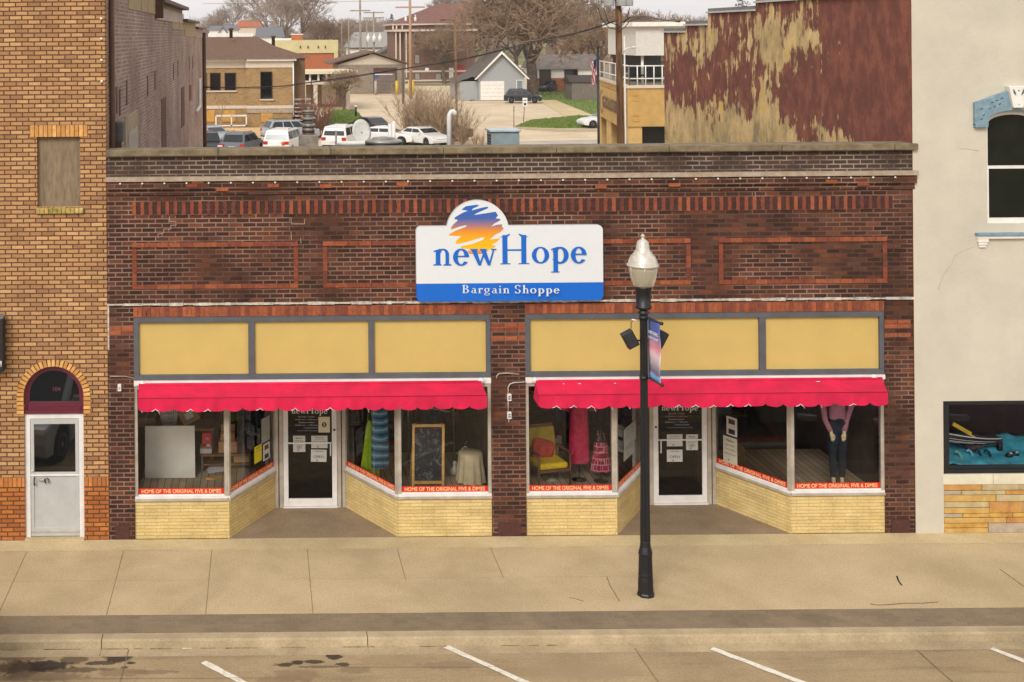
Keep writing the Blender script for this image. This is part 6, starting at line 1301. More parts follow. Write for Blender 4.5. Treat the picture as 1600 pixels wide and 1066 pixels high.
# ------------------------------------------------------------------ the lots and streets behind
ZG = 0.0
M_GRS = mat('spring_grass', (88,116,40), .95, var=.25, scale=1.2, c2=(118,126,60), bump=.6, bscale=60)
M_DGR = mat('dull_grass', (126,128,66), .95, var=.2, scale=.3, c2=(110,104,70))
M_ASP = mat('pale_asphalt', (176,166,150), .95, var=.12, scale=.5)
def gp(px, py): g = G(px, py, ZG); return (g.x, g.y)
b = MB(); b.slab([(-45,24.4),(70,24.4),(70,150),(90,330),(-60,330),(-45,150)], -.2, -.02, M_LOT); struct(b.build('parking_lot'))
b = MB(); b.slab([(2,60),(62,60),(62,gp(900,204)[1]-4),gp(760,222),gp(700,230)], -.02, -.012, M_ASP); struct(b.build('asphalt_drive'))
b = MB(); b.slab([(-80,gp(600,130)[1]-6),(110,gp(600,130)[1]-6),(110,gp(600,130)[1]+6),(-80,gp(600,130)[1]+6)], -.02, -.008, M_ASP); struct(b.build('side_street'))
b = MB(); b.slab([gp(840,157),gp(868,157),gp(928,181),gp(884,182)], -.02, .03, M_SWS); struct(b.build('path'))
b = MB(); b.slab([gp(805,199),gp(880,203),gp(935,203),gp(990,203),gp(990,205.5),gp(870,205.5),gp(803,201)], -.02, .05, M_KB); struct(b.build('lot_kerb'))
def lawn(name, pts, m=M_GRS, z=.02):
    b = MB(); b.slab([gp(*p) for p in pts], -.1, z, m); o = b.build(name); o['kind'] = 'structure'
    # blades in tufts so the patch is not a flat sheet
    xs = [gp(*p)[0] for p in pts]; ys = [gp(*p)[1] for p in pts]; return o
def tufts(pts, n, h, m, seed):
    r = random.Random(seed); P2 = [gp(*p) for p in pts]; x0, x1 = min(p[0] for p in P2), max(p[0] for p in P2); y0, y1 = min(p[1] for p in P2), max(p[1] for p in P2)
    def inside(x, y):
        c = False; k = len(P2)
        for i in range(k):
            (xa,ya),(xb,yb) = P2[i],P2[(i+1)%k]
            if (ya > y) != (yb > y) and x < (xb-xa)*(y-ya)/(yb-ya)+xa: c = not c
        return c
    vs = []; fs = []
    while len(fs) < n:
        x, y = r.uniform(x0,x1), r.uniform(y0,y1)
        if not inside(x,y): continue
        a = r.uniform(0,pi); w_ = .09; hh = h*r.uniform(.5,1.3); o = len(vs); vs += [(x-w_*cos(a),y-w_*sin(a),.02),(x+w_*cos(a),y+w_*sin(a),.02),(x+r.uniform(-.05,.05),y+r.uniform(-.05,.05),.02+hh)]; fs.append((o,o+1,o+2))
    b = MB(); b.add(vs, fs, m); o = b.build('grass'); o['kind'] = 'stuff'; o['label'] = 'short spring grass'; return o
LW = [[(496,190),(520,172),(556,172),(566,184),(540,200),(500,204)], [(717,142),(736,140),(748,156),(735,158)], [(805,198),(830,188),(905,181),(932,182),(935,200),(870,200.5)],
      [(812,150),(838,136),(900,144),(940,144),(940,176),(925,180),(868,156),(840,157)]]
for i, p_ in enumerate(LW): lawn('lawn', p_); tufts(p_, 2600, .12, M_GRS, i)
lawn('verge', [(640,134),(735,134),(735,131),(640,131)], M_DGR); lawn('verge', [(560,118),(1000,118),(1000,108),(560,108)], M_DGR)
b = MB(); b.quad((-400,328,-.1),(500,328,-.1),(900,1400,10),(-800,1400,10), M_DGR); struct(b.build('hill'))

# ---- generic background building pieces
def Xd(px, d): return (px-UX)*d/F
def Zd(px, py, d): return P(px, py, d-D0).z
def window(parent, x0, x1, z0, z1, y, mf=M_WH, mp=M_DARKG, fw=.08, name='window'):
    b = MB(); b.box(x0-fw,x0,y-.05,y+.02,z0-fw,z1+fw,mf); b.box(x1,x1+fw,y-.05,y+.02,z0-fw,z1+fw,mf); b.box(x0,x1,y-.05,y+.02,z1,z1+fw,mf); b.box(x0,x1,y-.05,y+.02,z0-fw,z0,mf)
    f = b.build(name, parent); b = MB(); b.box(x0,x1,y-.02,y-.005,z0,z1,mp); b.build('pane', f); return f
M_TB = brick('office_brick', [(150,120,78),(162,130,86),(138,108,70),(170,136,88)], (150,128,96), bw=.24, bh=.08, ms=.01, dirt=.15, bump=0)
M_SH = mat('brown_shingle', (112,86,68), .95, var=.15, scale=3, c2=(96,72,58)); M_SHG = mat('grey_shingle', (104,100,96), .95, var=.15, scale=3)
M_PNK = mat('pale_fascia', (206,190,172), .7, var=.05)
d = 117.0; yF = d-D0
of = thing('office_building', 'tan brick office with a brown hipped roof behind the parked cars', 'office building', (Xd(390,d),yF,0))
x0, xm, x1 = Xd(300,d), Xd(385,d), Xd(456,d); ze = Zd(400,92,d); zc = Zd(400,106,d); zb1 = Zd(400,170,d)
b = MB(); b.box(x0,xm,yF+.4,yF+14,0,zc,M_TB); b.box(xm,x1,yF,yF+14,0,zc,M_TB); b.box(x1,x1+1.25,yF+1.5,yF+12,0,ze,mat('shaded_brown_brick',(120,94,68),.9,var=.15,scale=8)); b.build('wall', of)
b = MB(); b.box(x0,xm,yF+.3,yF+.4,zc,ze,M_PNK); b.box(xm-.1,x1+.05,yF-.08,yF+.0,zc,ze,M_PNK); b.box(x0,x1,yF+.4,yF+13.9,zc,ze,M_PNK); b.box(x0,xm,yF+.1,yF+.3,ze-.25,ze,M_WH); b.box(xm,x1+.4,yF-.45,yF-.08,ze-.2,ze,M_WH); b.build('cornice', of)
b = MB(); b.box(x0,xm,yF+.33,yF+.4,zb1,zb1+.28,M_PNK); b.box(xm,x1+.03,yF-.06,yF,zb1,zb1+.28,M_PNK); b.box(xm,x1+.03,yF-.1,yF,1.6,1.95,M_BAND); b.build('string_course', of)
zr = Zd(360,57,d+6); 
b = MB(); X0, X1, Y0, Y1 = x0-.6, x1+.6, yF-.6, yF+14.6; xr0, xr1, yr = Xd(325,d+6), Xd(400,d+6), yF+6.5
b.add([(X0,Y0,ze),(X1,Y0,ze),(X1,Y1,ze),(X0,Y1,ze),(xr0,yr,zr),(xr1,yr,zr)], [(0,1,5,4),(1,2,5),(2,3,4,5),(3,0,4),(3,2,1,0)], M_SH)
b.add([(x1-1,yF+1.2,ze),(x1+1.8,yF+1.2,ze),(x1+1.8,yF+12,ze),(x1-1,yF+12,ze),(x1-3,yF+6,ze+1.6)], [(0,1,4),(1,2,4),(2,3,4),(0,4,3)], M_SH)
rf = b.build('roof', of)
b = MB(); b.box(xr0,xr1-.3,yr-.15,yr+.5,zr-.05,zr+.3,M_WH); b.build('ridge_cap', rf)
for px, py, h_ in ((421,78,.7),(361,50,.5),(427,62,.5)): b = MB(); q = P(px,py,yF+4); b.lathe([(.16,-.6),(.16,h_*.4),(.26,h_*.45),(.26,h_*.7),(.001,h_*.8)], q, M_BRN if px != 421 else M_ALW, 10); b.build('vent', rf)
for px0, px1, py0, py1, pr in ((320,321.5,115,140,0),(328,343,115,141,0),(351,367,115,141,0),(407,424,113,154,1)):
    window(of, Xd(px0,d), Xd(px1,d), Zd(px0,py1,d), Zd(px0,py0,d), yF+(.36 if not pr else -.04), mf=M_BRN, fw=.06)
b = MB(); b.box(Xd(320,d),Xd(369,d),yF+.2,yF+.36,Zd(345,144,d),Zd(345,142,d),M_PNK); b.box(Xd(405,d),Xd(427,d),yF-.15,yF,Zd(415,157,d),Zd(415,155,d),M_PNK); b.build('sill', of)
M_PLY = mat('plywood', (196,146,72), .85, var=.12, scale=3)
for px0, px1 in ((316,334),(346,367),(407,425)): b = MB(); yy = yF+.36 if px0 < 380 else yF-.04; b.box(Xd(px0,d),Xd(px1,d),yy-.03,yy,Zd(px0,191,d),Zd(px0,173,d),M_PLY); b.build('boarded_opening', of)
b = MB(); b.box(Xd(337,d),Xd(385,d),yF-1.2,yF-1.05,Zd(360,181,d),Zd(360,178.5,d),M_WH); b.box(Xd(337,d),Xd(385,d),yF-1.2,yF-1.1,Zd(360,196,d),Zd(360,194,d),M_WH)
for px in (337,361,384): b.box(Xd(px,d)-.06,Xd(px,d)+.06,yF-1.2,yF-1.1,Zd(360,196,d),Zd(360,180,d),M_WH)
b.build('ramp_rail', of)
b = MB(); b.tube([(x1+.1,yF-.06,ze-.3),(x1+.1,yF-.06,1.2)], .07, M_WH, 6); b.build('downpipe', of)
st = MB(); 
for k in range(6): st.box(x1+.2,x1+1.7,yF-1.6+.28*k,yF+1.4,Zd(460,187,d)+.36*k,Zd(460,187,d)+.36*k+.1,M_AL)
st.box(x1+.2,x1+2.0,yF+.1,yF+1.4,Zd(460,165,d),Zd(460,162,d),M_PNK); st.build('step', of)
b = MB(); b.tube([(x1+1.75,yF-1.6,2.0),(x1+1.75,yF-1.6,2.9),(x1+1.75,yF+.1,5.0),(x1+1.75,yF+1.3,5.0)], .04, M_BLK, 6)
for k in range(5): b.tube([(x1+1.75,yF-1.2+.35*k,1.8+.4*k),(x1+1.75,yF-1.2+.35*k,3.3+.43*k)], .025, M_BLK, 5)
b.build('handrail', of)
b = MB(); b.slab([(x0,yF-5),(x1+2,yF-5),(x1+2,yF-.2),(x0,yF-.2)], -.02, .12, mat('dry_bed',(150,122,70),.95,var=.2,scale=1)); struct(b.build('planting_bed'))
b = MB(); b.box(Xd(350,d-6),Xd(408,d-6),yF-7,yF-6.8,0,.75,mat('low_wall_cream',(206,176,130),.9)); o_ = tag(b.build('low_wall'), 'low cream wall in front of the brick office', 'wall')

# beige parapet building with orange brick
d = 235.0; yF = d-D0
t = thing('flat_roof_building', 'beige parapet building with an orange brick lower front, right of the office roof', 'building', (Xd(493,d),yF,0))
b = MB(); b.box(Xd(430,d),Xd(522,d),yF,yF+15,0,Zd(490,83,d),mat('orange_facade_brick',(168,96,56),.9,var=.1,scale=4)); b.build('brick_wall', t)
b = MB(); b.box(Xd(430,d),Xd(528,d),yF-.3,yF+15.2,Zd(490,83,d),Zd(490,63,d),mat('beige_parapet',(198,184,136),.9,var=.06,scale=.5)); b.box(Xd(521.5,d),Xd(528,d),yF-.3,yF+1,Zd(524,94,d),Zd(524,83,d),MATS['beige_parapet']); b.build('parapet', t)
for px in (469,481,497,508): b = MB(); b.tube([(Xd(px,d),yF-.32,Zd(px,72,d)),(Xd(px,d),yF-.6,Zd(px,75,d))], .12, M_BRN, 6); b.build('wall_light', t)
b = MB(); b.box(Xd(456,d),Xd(473,d),yF+2,yF+5,Zd(460,63,d),Zd(460,53,d),mat('orange_block',(180,104,60),.9)); b.box(Xd(455,d),Xd(474,d),yF+1.9,yF+5.1,Zd(460,54.5,d),Zd(460,53,d),M_WH); b.build('roof_house', t)
# drive-up canopy
d = 150.0; yF = d-D0
t = thing('drive_up_canopy', 'flat roofed white drive-up canopy beyond the office steps', 'canopy', (Xd(514,d),yF,0))
zt_ = Zd(515,111,d); b = MB(); b.slab([(Xd(466,d),yF-.5),(Xd(548,d),yF-.5),(Xd(553,d)+.6,yF+2),(Xd(548,d),yF+9),(Xd(466,d),yF+9)], zt_-.35, zt_, mat('canopy_cream',(214,200,168),.7,var=.05)); b.build('roof_slab', t)
b = MB(); b.box(Xd(470,d),Xd(546,d),yF+.2,yF+.3,Zd(515,126,d),zt_-.35,M_DARKG); b.build('clerestory', t)
for px in (472,484,497,510,523,537): b = MB(); b.box(Xd(px,d)-.12,Xd(px,d)+.12,yF+.1,yF+.2,Zd(515,126,d),zt_-.35,M_WH); b.build('bracket', t)
b = MB(); b.box(Xd(466,d),Xd(549,d),yF,yF+8.5,Zd(515,132,d),Zd(515,126,d),M_PNK); b.box(Xd(540,d),Xd(553,d),yF+.0,yF+.5,Zd(515,136,d),Zd(515,117,d),M_PNK); b.build('beam', t)
for px in (474,492,543): b = MB(); b.box(Xd(px,d)-.2,Xd(px,d)+.25,yF+.1,yF+.6,0,Zd(515,132,d),M_PNK); b.build('column', t)
b = MB(); b.box(Xd(466,d),Xd(546,d),yF+5,yF+8,0,Zd(515,131,d),mat('canopy_back',(150,128,96),.9)); b.box(Xd(505,d),Xd(528,d),yF+4.9,yF+5,.3,Zd(515,134,d),M_PNK); b.build('back_wall', t)
# gabled garage with roller door
d = 188.0; yF = d-D0
t = thing('gabled_garage', 'grey-tan gabled garage with a dark roller door and brown roof', 'garage', (Xd(577,d),yF,0))
xg0, xg1 = Xd(528,d), Xd(632,d); ze = Zd(580,101,d); za = Zd(582,82,d); xa = Xd(582,d); M_GT = brick('grey_block', [(134,122,106),(142,130,114),(128,116,100)], (120,110,96), bw=.4, bh=.2, ms=.012, bump=0, dirt=.1)
b = MB(); b.box(xg0,xg1,yF,yF+14,0,ze,M_GT); b.build('wall', t); b = MB(); b.prism([(xg0,ze),(xg1,ze),(xa,za-.2)], yF+.02, yF+13.9, mat('gable_pale',(196,182,164),.8)); b.build('gable', t)
for s, xe in ((-1,Xd(513,d)),(1,Xd(641,d))):
    b = MB(); zz = Zd(515,102,d)+(.1 if s < 0 else -.1); b.add([(xe,yF-.8,zz),(xa,yF-.8,za),(xa,yF+14.5,za),(xe,yF+14.5,zz),(xe,yF-.8,zz+.22),(xa,yF-.8,za+.22),(xa,yF+14.5,za+.22),(xe,yF+14.5,zz+.22)], [(0,3,2,1),(4,5,6,7),(0,1,5,4),(3,7,6,2),(0,4,7,3)], M_SH); b.build('roof_slope', t)
b = MB(); xr0, xr1 = Xd(585,d), Xd(617,d); zt_ = Zd(600,108,d); b.box(xr0-.2,xr1+.25,yF-.06,yF,0,zt_+.2,M_BRN); fr = b.build('door_frame', t); b = MB(); b.box(xr0,xr1,yF-.12,yF-.06,0,zt_-.6,mat('roller_door',(112,98,88),.5,var=.1,scale=2)); b.box(xr0,xr1-.4,yF-.14,yF-.12,zt_-.85,zt_-.72,M_ALW); [b.box(xr0,xr1,yF-.13,yF-.12,.6*k,.6*k+.04,M_BRN) for k in range(1,7)]; b.build('roller_door', fr)
b = MB(); b.box(Xd(586,d)-.1,Xd(591,d),yF-.16,yF-.06,Zd(585,122,d),Zd(585,117,d),mat('blue_sign',(40,90,150),.5)); b.build('door_sign', t)
for px, col_, lab in ((620,M_PLY,'yellow bollard right of the roller door'),(640,M_PLY,'yellow bollard at the foot of the tall utility pole'),(645,M_PLY,'second yellow bollard right of the tall utility pole'),(587,M_AL,'grey bollard in front of the roller door')):
    M_YB_ = mat('bollard_yellow', (214,176,20), .6, var=.05); mm = M_AL if col_ is M_AL else M_YB_; g = G(px, 148, 0); bo = thing('bollard', lab, 'bollard', g, group='bollards by the gabled garage'); b = MB(); b.tube([g, g+Vector((0,0,1.9))], .2, mm, 12); b.build('post', bo); b = MB(); b.lathe([(.2,1.9),(.15,2.0),(.001,2.04)], g, mm, 12); b.build('cap', bo)
g = G(575,144,0); t = thing('traffic_cone', 'orange cone by the roller door of the gabled garage', 'cone', g); b = MB(); b.lathe([(.2,.05),(.05,.9),(.001,.92)], g, mat('cone_orange',(220,110,40),.6), 12); b.build('cone', t); b = MB(); b.box(g.x-.3,g.x+.3,g.y-.3,g.y+.3,0,.05,mat('cone_orange',(0,0,0))); b.build('base', t)
# tall brown building with cream cornice
d = 228.0; yF = d-D0
t = thing('brown_building', 'three storey brown brick building with a pale cornice and hipped roof', 'building', (Xd(668,d),yF,0))
xb0, xb1 = Xd(632,d), Xd(742,d); zc0, zc1 = Zd(680,49,d), Zd(680,37,d)
M_BB = brick('plum_brown_brick', [(116,88,72),(124,96,78),(108,80,66)], (130,106,88), bw=.24, bh=.08, ms=.01, bump=0, dirt=.1)
b = MB(); b.box(xb0,xb1,yF,yF+16,0,zc0,M_BB); b.box(Xd(617,d),xb0,yF+2,yF+14,0,zc0,M_BB); b.build('wall', t)
b = MB(); b.box(Xd(614,d),xb1+.4,yF-.6,yF+16.4,zc0,zc0+.35,M_PNK); b.box(Xd(612,d),xb1+.6,yF-.8,yF+16.6,zc1-.25,zc1,M_PNK); b.build('cornice', t); b = MB(); b.box(Xd(616,d),xb1,yF-.2,yF+16,zc0+.35,zc1-.25,mat('dark_frieze',(116,84,74),.9)); b.build('frieze', t)
for px in (612.5,618,627,): b = MB(); b.box(Xd(px,d),Xd(px,d)+.25,yF-.7,yF-.4,zc0+.35,zc1-.25,M_PNK); b.build('balcony_post', t)
for px in (617.5,624,633.5): b = MB(); b.box(Xd(px,d),Xd(px,d)+.22,yF-.2,yF+.1,1.0,zc0,M_PNK); b.build('porch_post', t)
b = MB(); zr = Zd(700,6,d+8); b.add([(Xd(614,d),yF-.8,zc1),(xb1+.6,yF-.8,zc1),(xb1+.6,yF+16.6,zc1),(Xd(614,d),yF+16.6,zc1),(Xd(695,d),yF+8,zr),(Xd(735,d),yF+8,zr)], [(0,1,5,4),(1,2,5),(2,3,4,5),(3,0,4)], mat('red_brown_shingle',(120,84,72),.95,var=.12,scale=1.5)); rf = b.build('roof', t)
for px in (634,649): b = MB(); q = P(px,36,yF+.5); b.tube([q,q+Vector((0,0,1.0)),q+Vector((0,0,1.05)),q+Vector((0,0,1.5))], [.22,.22,.1,.08], M_ALW, 8); b.build('vent', rf)
for px0, px1, py0, py1 in ((648,655,56,72),(648,655,86,99),(648,655,115,124),(680,688,115,124)):
    window(t, Xd(px0,d), Xd(px1,d), Zd(px0,py1,d), Zd(px0,py0,d), yF-.02, mf=M_BRN, mp=mat('pale_blind',(150,146,136),.4) if py0 > 60 else M_DARKG, fw=.1)
b = MB(); b.box(xb0,xb1,yF-.12,yF,Zd(680,112,d)-.1,Zd(680,110,d),M_PNK); b.box(xb0,xb1,yF-.1,yF,Zd(680,127,d),Zd(680,124.5,d),M_PNK); b.build('string_course', t)
b = MB(); b.box(Xd(713,d),Xd(725,d),yF-.1,yF,.3,Zd(718,102,d),mat('red_door',(150,36,44),.5)); b.build('red_door', t)
b = MB(); b.box(Xd(701,d),Xd(708,d),yF-.05,yF,.8,Zd(718,106,d),M_WH); b.build('panel', t)
b = MB(); t2 = thing('white_gable_house', 'white gabled house end between the garage roof and the brown building', 'house', (Xd(604,240),218,0)); d2 = 250.0
b.prism([(Xd(585,d2),0),(Xd(640,d2),0),(Xd(640,d2),Zd(620,66,d2)),(Xd(617,d2),Zd(617,72,d2)),(Xd(588,d2),Zd(588,90,d2))], d2-D0, d2-D0+8, mat('pale_siding',(200,190,180),.8)); b.build('wall', t2); b = MB(); a, c = Vector((Xd(583,d2),d2-D0-.5,Zd(588,91,d2))), Vector((Xd(622,d2),d2-D0-.5,Zd(617,68,d2))); b.obox((a+c)/2+Vector((0,4,.2)), (c-a)/2, (0,4.6,0), (0,0,.2), M_SHG); b.build('roof', t2)
# far low sheds and white yard stuff behind the garage
d2 = 330.0; t = thing('grey_shed', 'long pale grey shed roof behind the gabled garage', 'shed', (Xd(590,d2),d2-D0,0)); b = MB(); b.box(Xd(548,d2),Xd(620,d2),d2-D0,d2-D0+20,0,Zd(590,76,d2),M_WH); b.build('wall', t)
b = MB(); xa0, xa1 = Xd(545,d2), Xd(625,d2); yy = d2-D0-1; zz, zk = Zd(590,74,d2), Zd(590,50,d2); b.add([(xa0,yy,zz),(xa1,yy,zz),(xa1-2,yy+12,zk),(xa0+2,yy+12,zk),(xa1,yy+24,zz),(xa0,yy+24,zz)], [(0,1,2,3),(3,2,4,5),(1,4,2),(0,3,5)], mat('pale_grey_roof',(150,146,140),.9,var=.06)); b.build('roof', t)
# far roofs beyond the office
def house(label, px0, px1, pye, pyr, d, mw, mr, pyb=None, name='house', cat='house', gable=False, depth=9, ov=.5, hip=.0):
    yF = d-D0; x0, x1 = Xd(px0,d), Xd(px1,d); ze = Zd((px0+px1)/2,pye,d); zr = Zd((px0+px1)/2,pyr,d); t = thing(name, label, cat, ((x0+x1)/2,yF,0))
    b = MB(); b.box(x0,x1,yF,yF+depth,0,ze,mw)
    if gable: b.prism([(x0,ze),(x1,ze),((x0+x1)/2,zr-.15)], yF+.01, yF+depth, mw)
    b.build('wall', t); b = MB()
    if gable:
        for s in (0,1):
            xe = x0-ov if s == 0 else x1+ov; xc = (x0+x1)/2; sl = (zr-ze)/((x1-x0)/2); zz = ze-sl*ov
            b.add([(xe,yF-ov,zz),(xc,yF-ov,zr),(xc,yF+depth+ov,zr),(xe,yF+depth+ov,zz),(xe,yF-ov,zz+.2),(xc,yF-ov,zr+.2),(xc,yF+depth+ov,zr+.2),(xe,yF+depth+ov,zz+.2)], [(0,1,5,4),(4,5,6,7),(0,3,2,1),(3,7,6,2),(0,4,7,3)], mr)
    else:
        h = hip*(x1-x0); b.add([(x0-ov,yF-ov,ze),(x1+ov,yF-ov,ze),(x1+ov,yF+depth+ov,ze),(x0-ov,yF+depth+ov,ze),(x0-ov+h,yF+depth/2,zr),(x1+ov-h,yF+depth/2,zr)], [(0,1,5,4),(1,2,5),(2,3,4,5),(3,0,4),(3,2,1,0)], mr)
    b.build('roof', t); return t, x0, x1, ze, zr, yF
M_SLT = mat('blue_grey_roof', (112,114,118), .9, var=.1); M_ORR = mat('orange_roof', (176,96,64), .9, var=.1)
house('grey roofed house left of the orange roof in the far distance', 327,372,47,40,300,M_WH,M_SLT,hip=.1)
house('grey roofed house below the orange roof in the far distance', 402,441,58,42,280,M_WH,M_SLT,hip=.05)
t_, *_ = house('house with an orange roof above the office roof', 366,412,42,31,360,M_PNK,M_ORR,hip=.3)
house('small white gable in front of the left grey roof', 340,356,54,43,270,M_WH,M_SLT,gable=True)
house('low white and red house just right of the office roof', 432,462,64,60,250,M_ORR,M_WH,hip=0)
# far row of windows house, pale house behind the big tree
t, x0, x1, ze, zr, yF = house('low white and brick house with a long grey roof behind the big bare tree', 838,938,108,86,190,M_WH,mat('weathered_grey_roof',(116,106,98),.95,var=.15,scale=1),depth=9,hip=.02)
b = MB(); b.box(x0,x1,yF-.08,yF,0,Zd(880,122,190),mat('house_brick',(160,100,66),.9)); b.build('brick_base', t)
for px0, px1 in ((843,859),(882,901)): window(t, Xd(px0,190), Xd(px1,190), .3, Zd(880,110,190), yF-.1, mf=M_BLK, fw=.1, name='garage_door' if px0 == 843 else 'window')
house('two storey pale house glimpsed through the big tree', 868,960,60,40,300,mat('tan_wall',(150,126,104),.9),M_SHG,depth=10,hip=.1)
house('dark roofed house behind the patio of the tan block building', 985,1060,84,60,215,mat('plum_wall',(96,70,66),.9),mat('dark_blue_roof',(62,66,76),.9),depth=10,hip=.1)
# blue garage
t, x0, x1, ze, zr, yF = house('pale blue single car garage with a white door beside the black car', 747,818,115,83,166,mat('pale_blue_siding',(156,158,156),.8,var=.06,scale=2,stretch=(1,1,12)),mat('garage_grey_roof',(98,88,80),.95,var=.15,scale=2),gable=True,name='blue_garage',cat='garage',depth=9,ov=.6)
b = MB(); b.prism([(x0-.65,ze-.75),(x0-.4,ze-.75),((x0+x1)/2,zr-.1),(x1+.4,ze-.75),(x1+.65,ze-.75),((x0+x1)/2,zr+.25)], yF-.7, yF-.61, M_WH); b.build('bargeboard', t)
b = MB(); b.box(Xd(750,166),Xd(787,166),yF-.06,yF,.05,Zd(770,127,166),M_WH); dr = b.build('garage_door', t); b = MB(); [b.box(Xd(750,166),Xd(787,166),yF-.065,yF-.06,.5*k,.5*k+.03,M_AL) for k in range(1,5)]; b.build('door_groove', dr)
window(t, Xd(807,166), Xd(817,166)-.1, .4, Zd(810,126,166), yF-.02, mf=M_WH, mp=mat('blue_grey_panel',(120,128,134),.6), fw=.08, name='side_door')
b = MB(); b.box(x0-2.4,x0,yF+.5,yF+9,0,ze-1.0,mat('pale_blue_siding',(0,0,0))); b.add([(x0-2.9,yF+.2,ze-1.1),(x0+.2,yF+.2,ze-.1),(x0+.2,yF+9.3,ze+.1),(x0-2.9,yF+9.3,ze-1.1)], [(0,1,2,3)], mat('garage_grey_roof',(0,0,0))); b.build('lean_to', t)
# grey board shed / fence
t, x0, x1, ze, zr, yF = house('weathered grey board shed with a low dark roof right of the parked dark car', 893,942,128,118,165,mat('grey_boards',(120,110,100),.95,var=.2,scale=3,stretch=(6,1,.4)),mat('shed_dark_roof',(74,62,56),.95),name='board_shed',cat='shed',depth=4,hip=0,ov=.3)

# ---- tan block building with a roof patio
d = 60.0; yP = d-D0; M_TBK = mat('ochre_block', (186,150,88), .9, var=.08, scale=2); M_TBK2 = mat('ochre_block_pier', (196,162,104), .9, var=.08, scale=2)
pb = thing('patio_building', 'tan block building with a railed roof patio beside the peeling red wall', 'building', (Xd(1010,d),yP,0))
xA, xB = Xd(980,d), 24.0; xC, yC = Xd(936,72), 50.0; z1, z0 = Zd(1000,138,d), Zd(1000,198,d)
b = MB(); b.slab([(xA,yP),(xB,yP),(xB,yP+12),(xC,yC),(xC,yC-.01)], z0, z1, M_TBK); b.build('upper_wall', pb)
b = MB(); b.slab([(xA-.08,yP-.08),(xB,yP-.08),(xB,yP+12),(xC-.08,yC+.1)], z1, z1+.14, M_PNK); b.build('coping', pb)
for x_ in (Xd(988,d),): 
    for z_ in (z1-.35,z1-.6,z0+.25,z0+.5): b = MB(); b.box(x_,x_+.28,yP-.03,yP,z_,z_+.07,M_PLY); b.build('block_accent', pb)
b = MB(); b.box(Xd(982,d),Xd(1003,d),yP+.1,yP+.8,0,z0,M_TBK2); b.build('pier', pb)
for f in (.55,.93):
    x_ = xA+(xC-xA)*f; y_ = yP+(yC-yP)*f; b = MB(); b.box(x_-.0,x_+.9,y_,y_+.9,0,z0,M_TBK2); b.build('pier', pb)
b = MB(); b.box(Xd(1003,d),xB,yP+1.5,yP+1.6,0,z0,M_BLK); b.slab([(xA+1,yP+2.4),(xB,yP+2.4),(xB,yP+11),(xC+1.2,yC)], 0, z0-.01, M_DARKG); b.build('ground_floor_glass', pb)
# sign panel on the angled face
fd = Vector((xC-xA,yC-yP,0)).normalized(); nn = Vector((fd.y,-fd.x,0)); nn = nn if nn.y < 0 else -nn
def fp(s, z): return Vector((xA,yP,0))+fd*s+Vector((0,0,z))
b = MB(); Lf = Vector((xC-xA,yC-yP,0)).length; zs0, zs1 = z0-.15, z1-.35; b.obox(fp(Lf*.5,(zs0+zs1)/2)-Vector((.12,0,0)), fd*Lf*.44, Vector((.05,0,0)), (0,0,(zs1-zs0)/2), M_TBK); sgp = b.build('sign_panel', pb)
b = MB(); add_text(b, 'GOLDEN', fp(Lf*.42,(zs0+zs1)/2+.1)-Vector((.2,0,0)), width=Lf*.62, height=.62, m=M_BRN, xd=-fd, n=(-1,0,0), depth=.03, bold=.03)
for q_ in arc(0,0,.75,.42,.62,.34,60,330,16): b.add([fp(Lf*.78,(zs0+zs1)/2+.05)-Vector((.2,0,0))-fd*(a*1.1)+Vector((0,0,c*1.5)) for a, c in q_], [(0,1,2,3)], mat('bronze',(150,108,56),.5))
b.build('lettering', sgp)
b = MB(); 
rp0 = [(xC,yC),(xA+.1,yP+.1),(19.4,yP+.1)]
for z_ in (z1+.45,z1+1.05): b.tube([(x_,y_,z_) for x_, y_ in rp0], .035, M_ALW, 6)
for (xa_,ya_),(xb_,yb_) in zip(rp0,rp0[1:]):
    n = 5
    for k in range(n+1): b.tube([(xa_+(xb_-xa_)*k/n,ya_+(yb_-ya_)*k/n,z1+.1),(xa_+(xb_-xa_)*k/n,ya_+(yb_-ya_)*k/n,z1+1.05)], .03, M_ALW, 6)
b.build('railing', pb)
b = MB(); g_ = glass('patio_glass',(170,176,170)); b.add([(xC,yC+.1,z1+.15),(xA+.1,yP+.15,z1+.15),(xA+.1,yP+.15,z1+1.0),(xC,yC+.1,z1+1.0)], [(0,1,2,3)], g_); b.add([(xA+.1,yP+.15,z1+.15),(19.4,yP+.15,z1+.15),(19.4,yP+.15,z1+1.0),(xA+.1,yP+.15,z1+1.0)], [(0,1,2,3)], g_); b.build('glass_guard', pb)
b = MB(); zz0, zz1 = Zd(1025,88,d), Zd(1025,41,d); x_0 = Xd(1013,d); b.box(x_0,21.5,yP+2,yP+7,zz0,zz1,mat('white_canopy_box',(206,200,190),.7,var=.04)); b.box(x_0-.25,21.6,yP+1.7,yP+7.2,zz1,zz1+.22,M_WH); b.build('canopy_box', pb)
b = MB(); b.tube([(Xd(1027,d),yP+2.4,z1),(Xd(1027,d),yP+2.4,zz0)], .07, M_WH, 8); b.build('canopy_post', pb)
b = MB(); b.box(Xd(1014,d),20.5,yP+5,yP+5.2,z1+.1,zz0,M_GREY); b.build('patio_doors', pb)
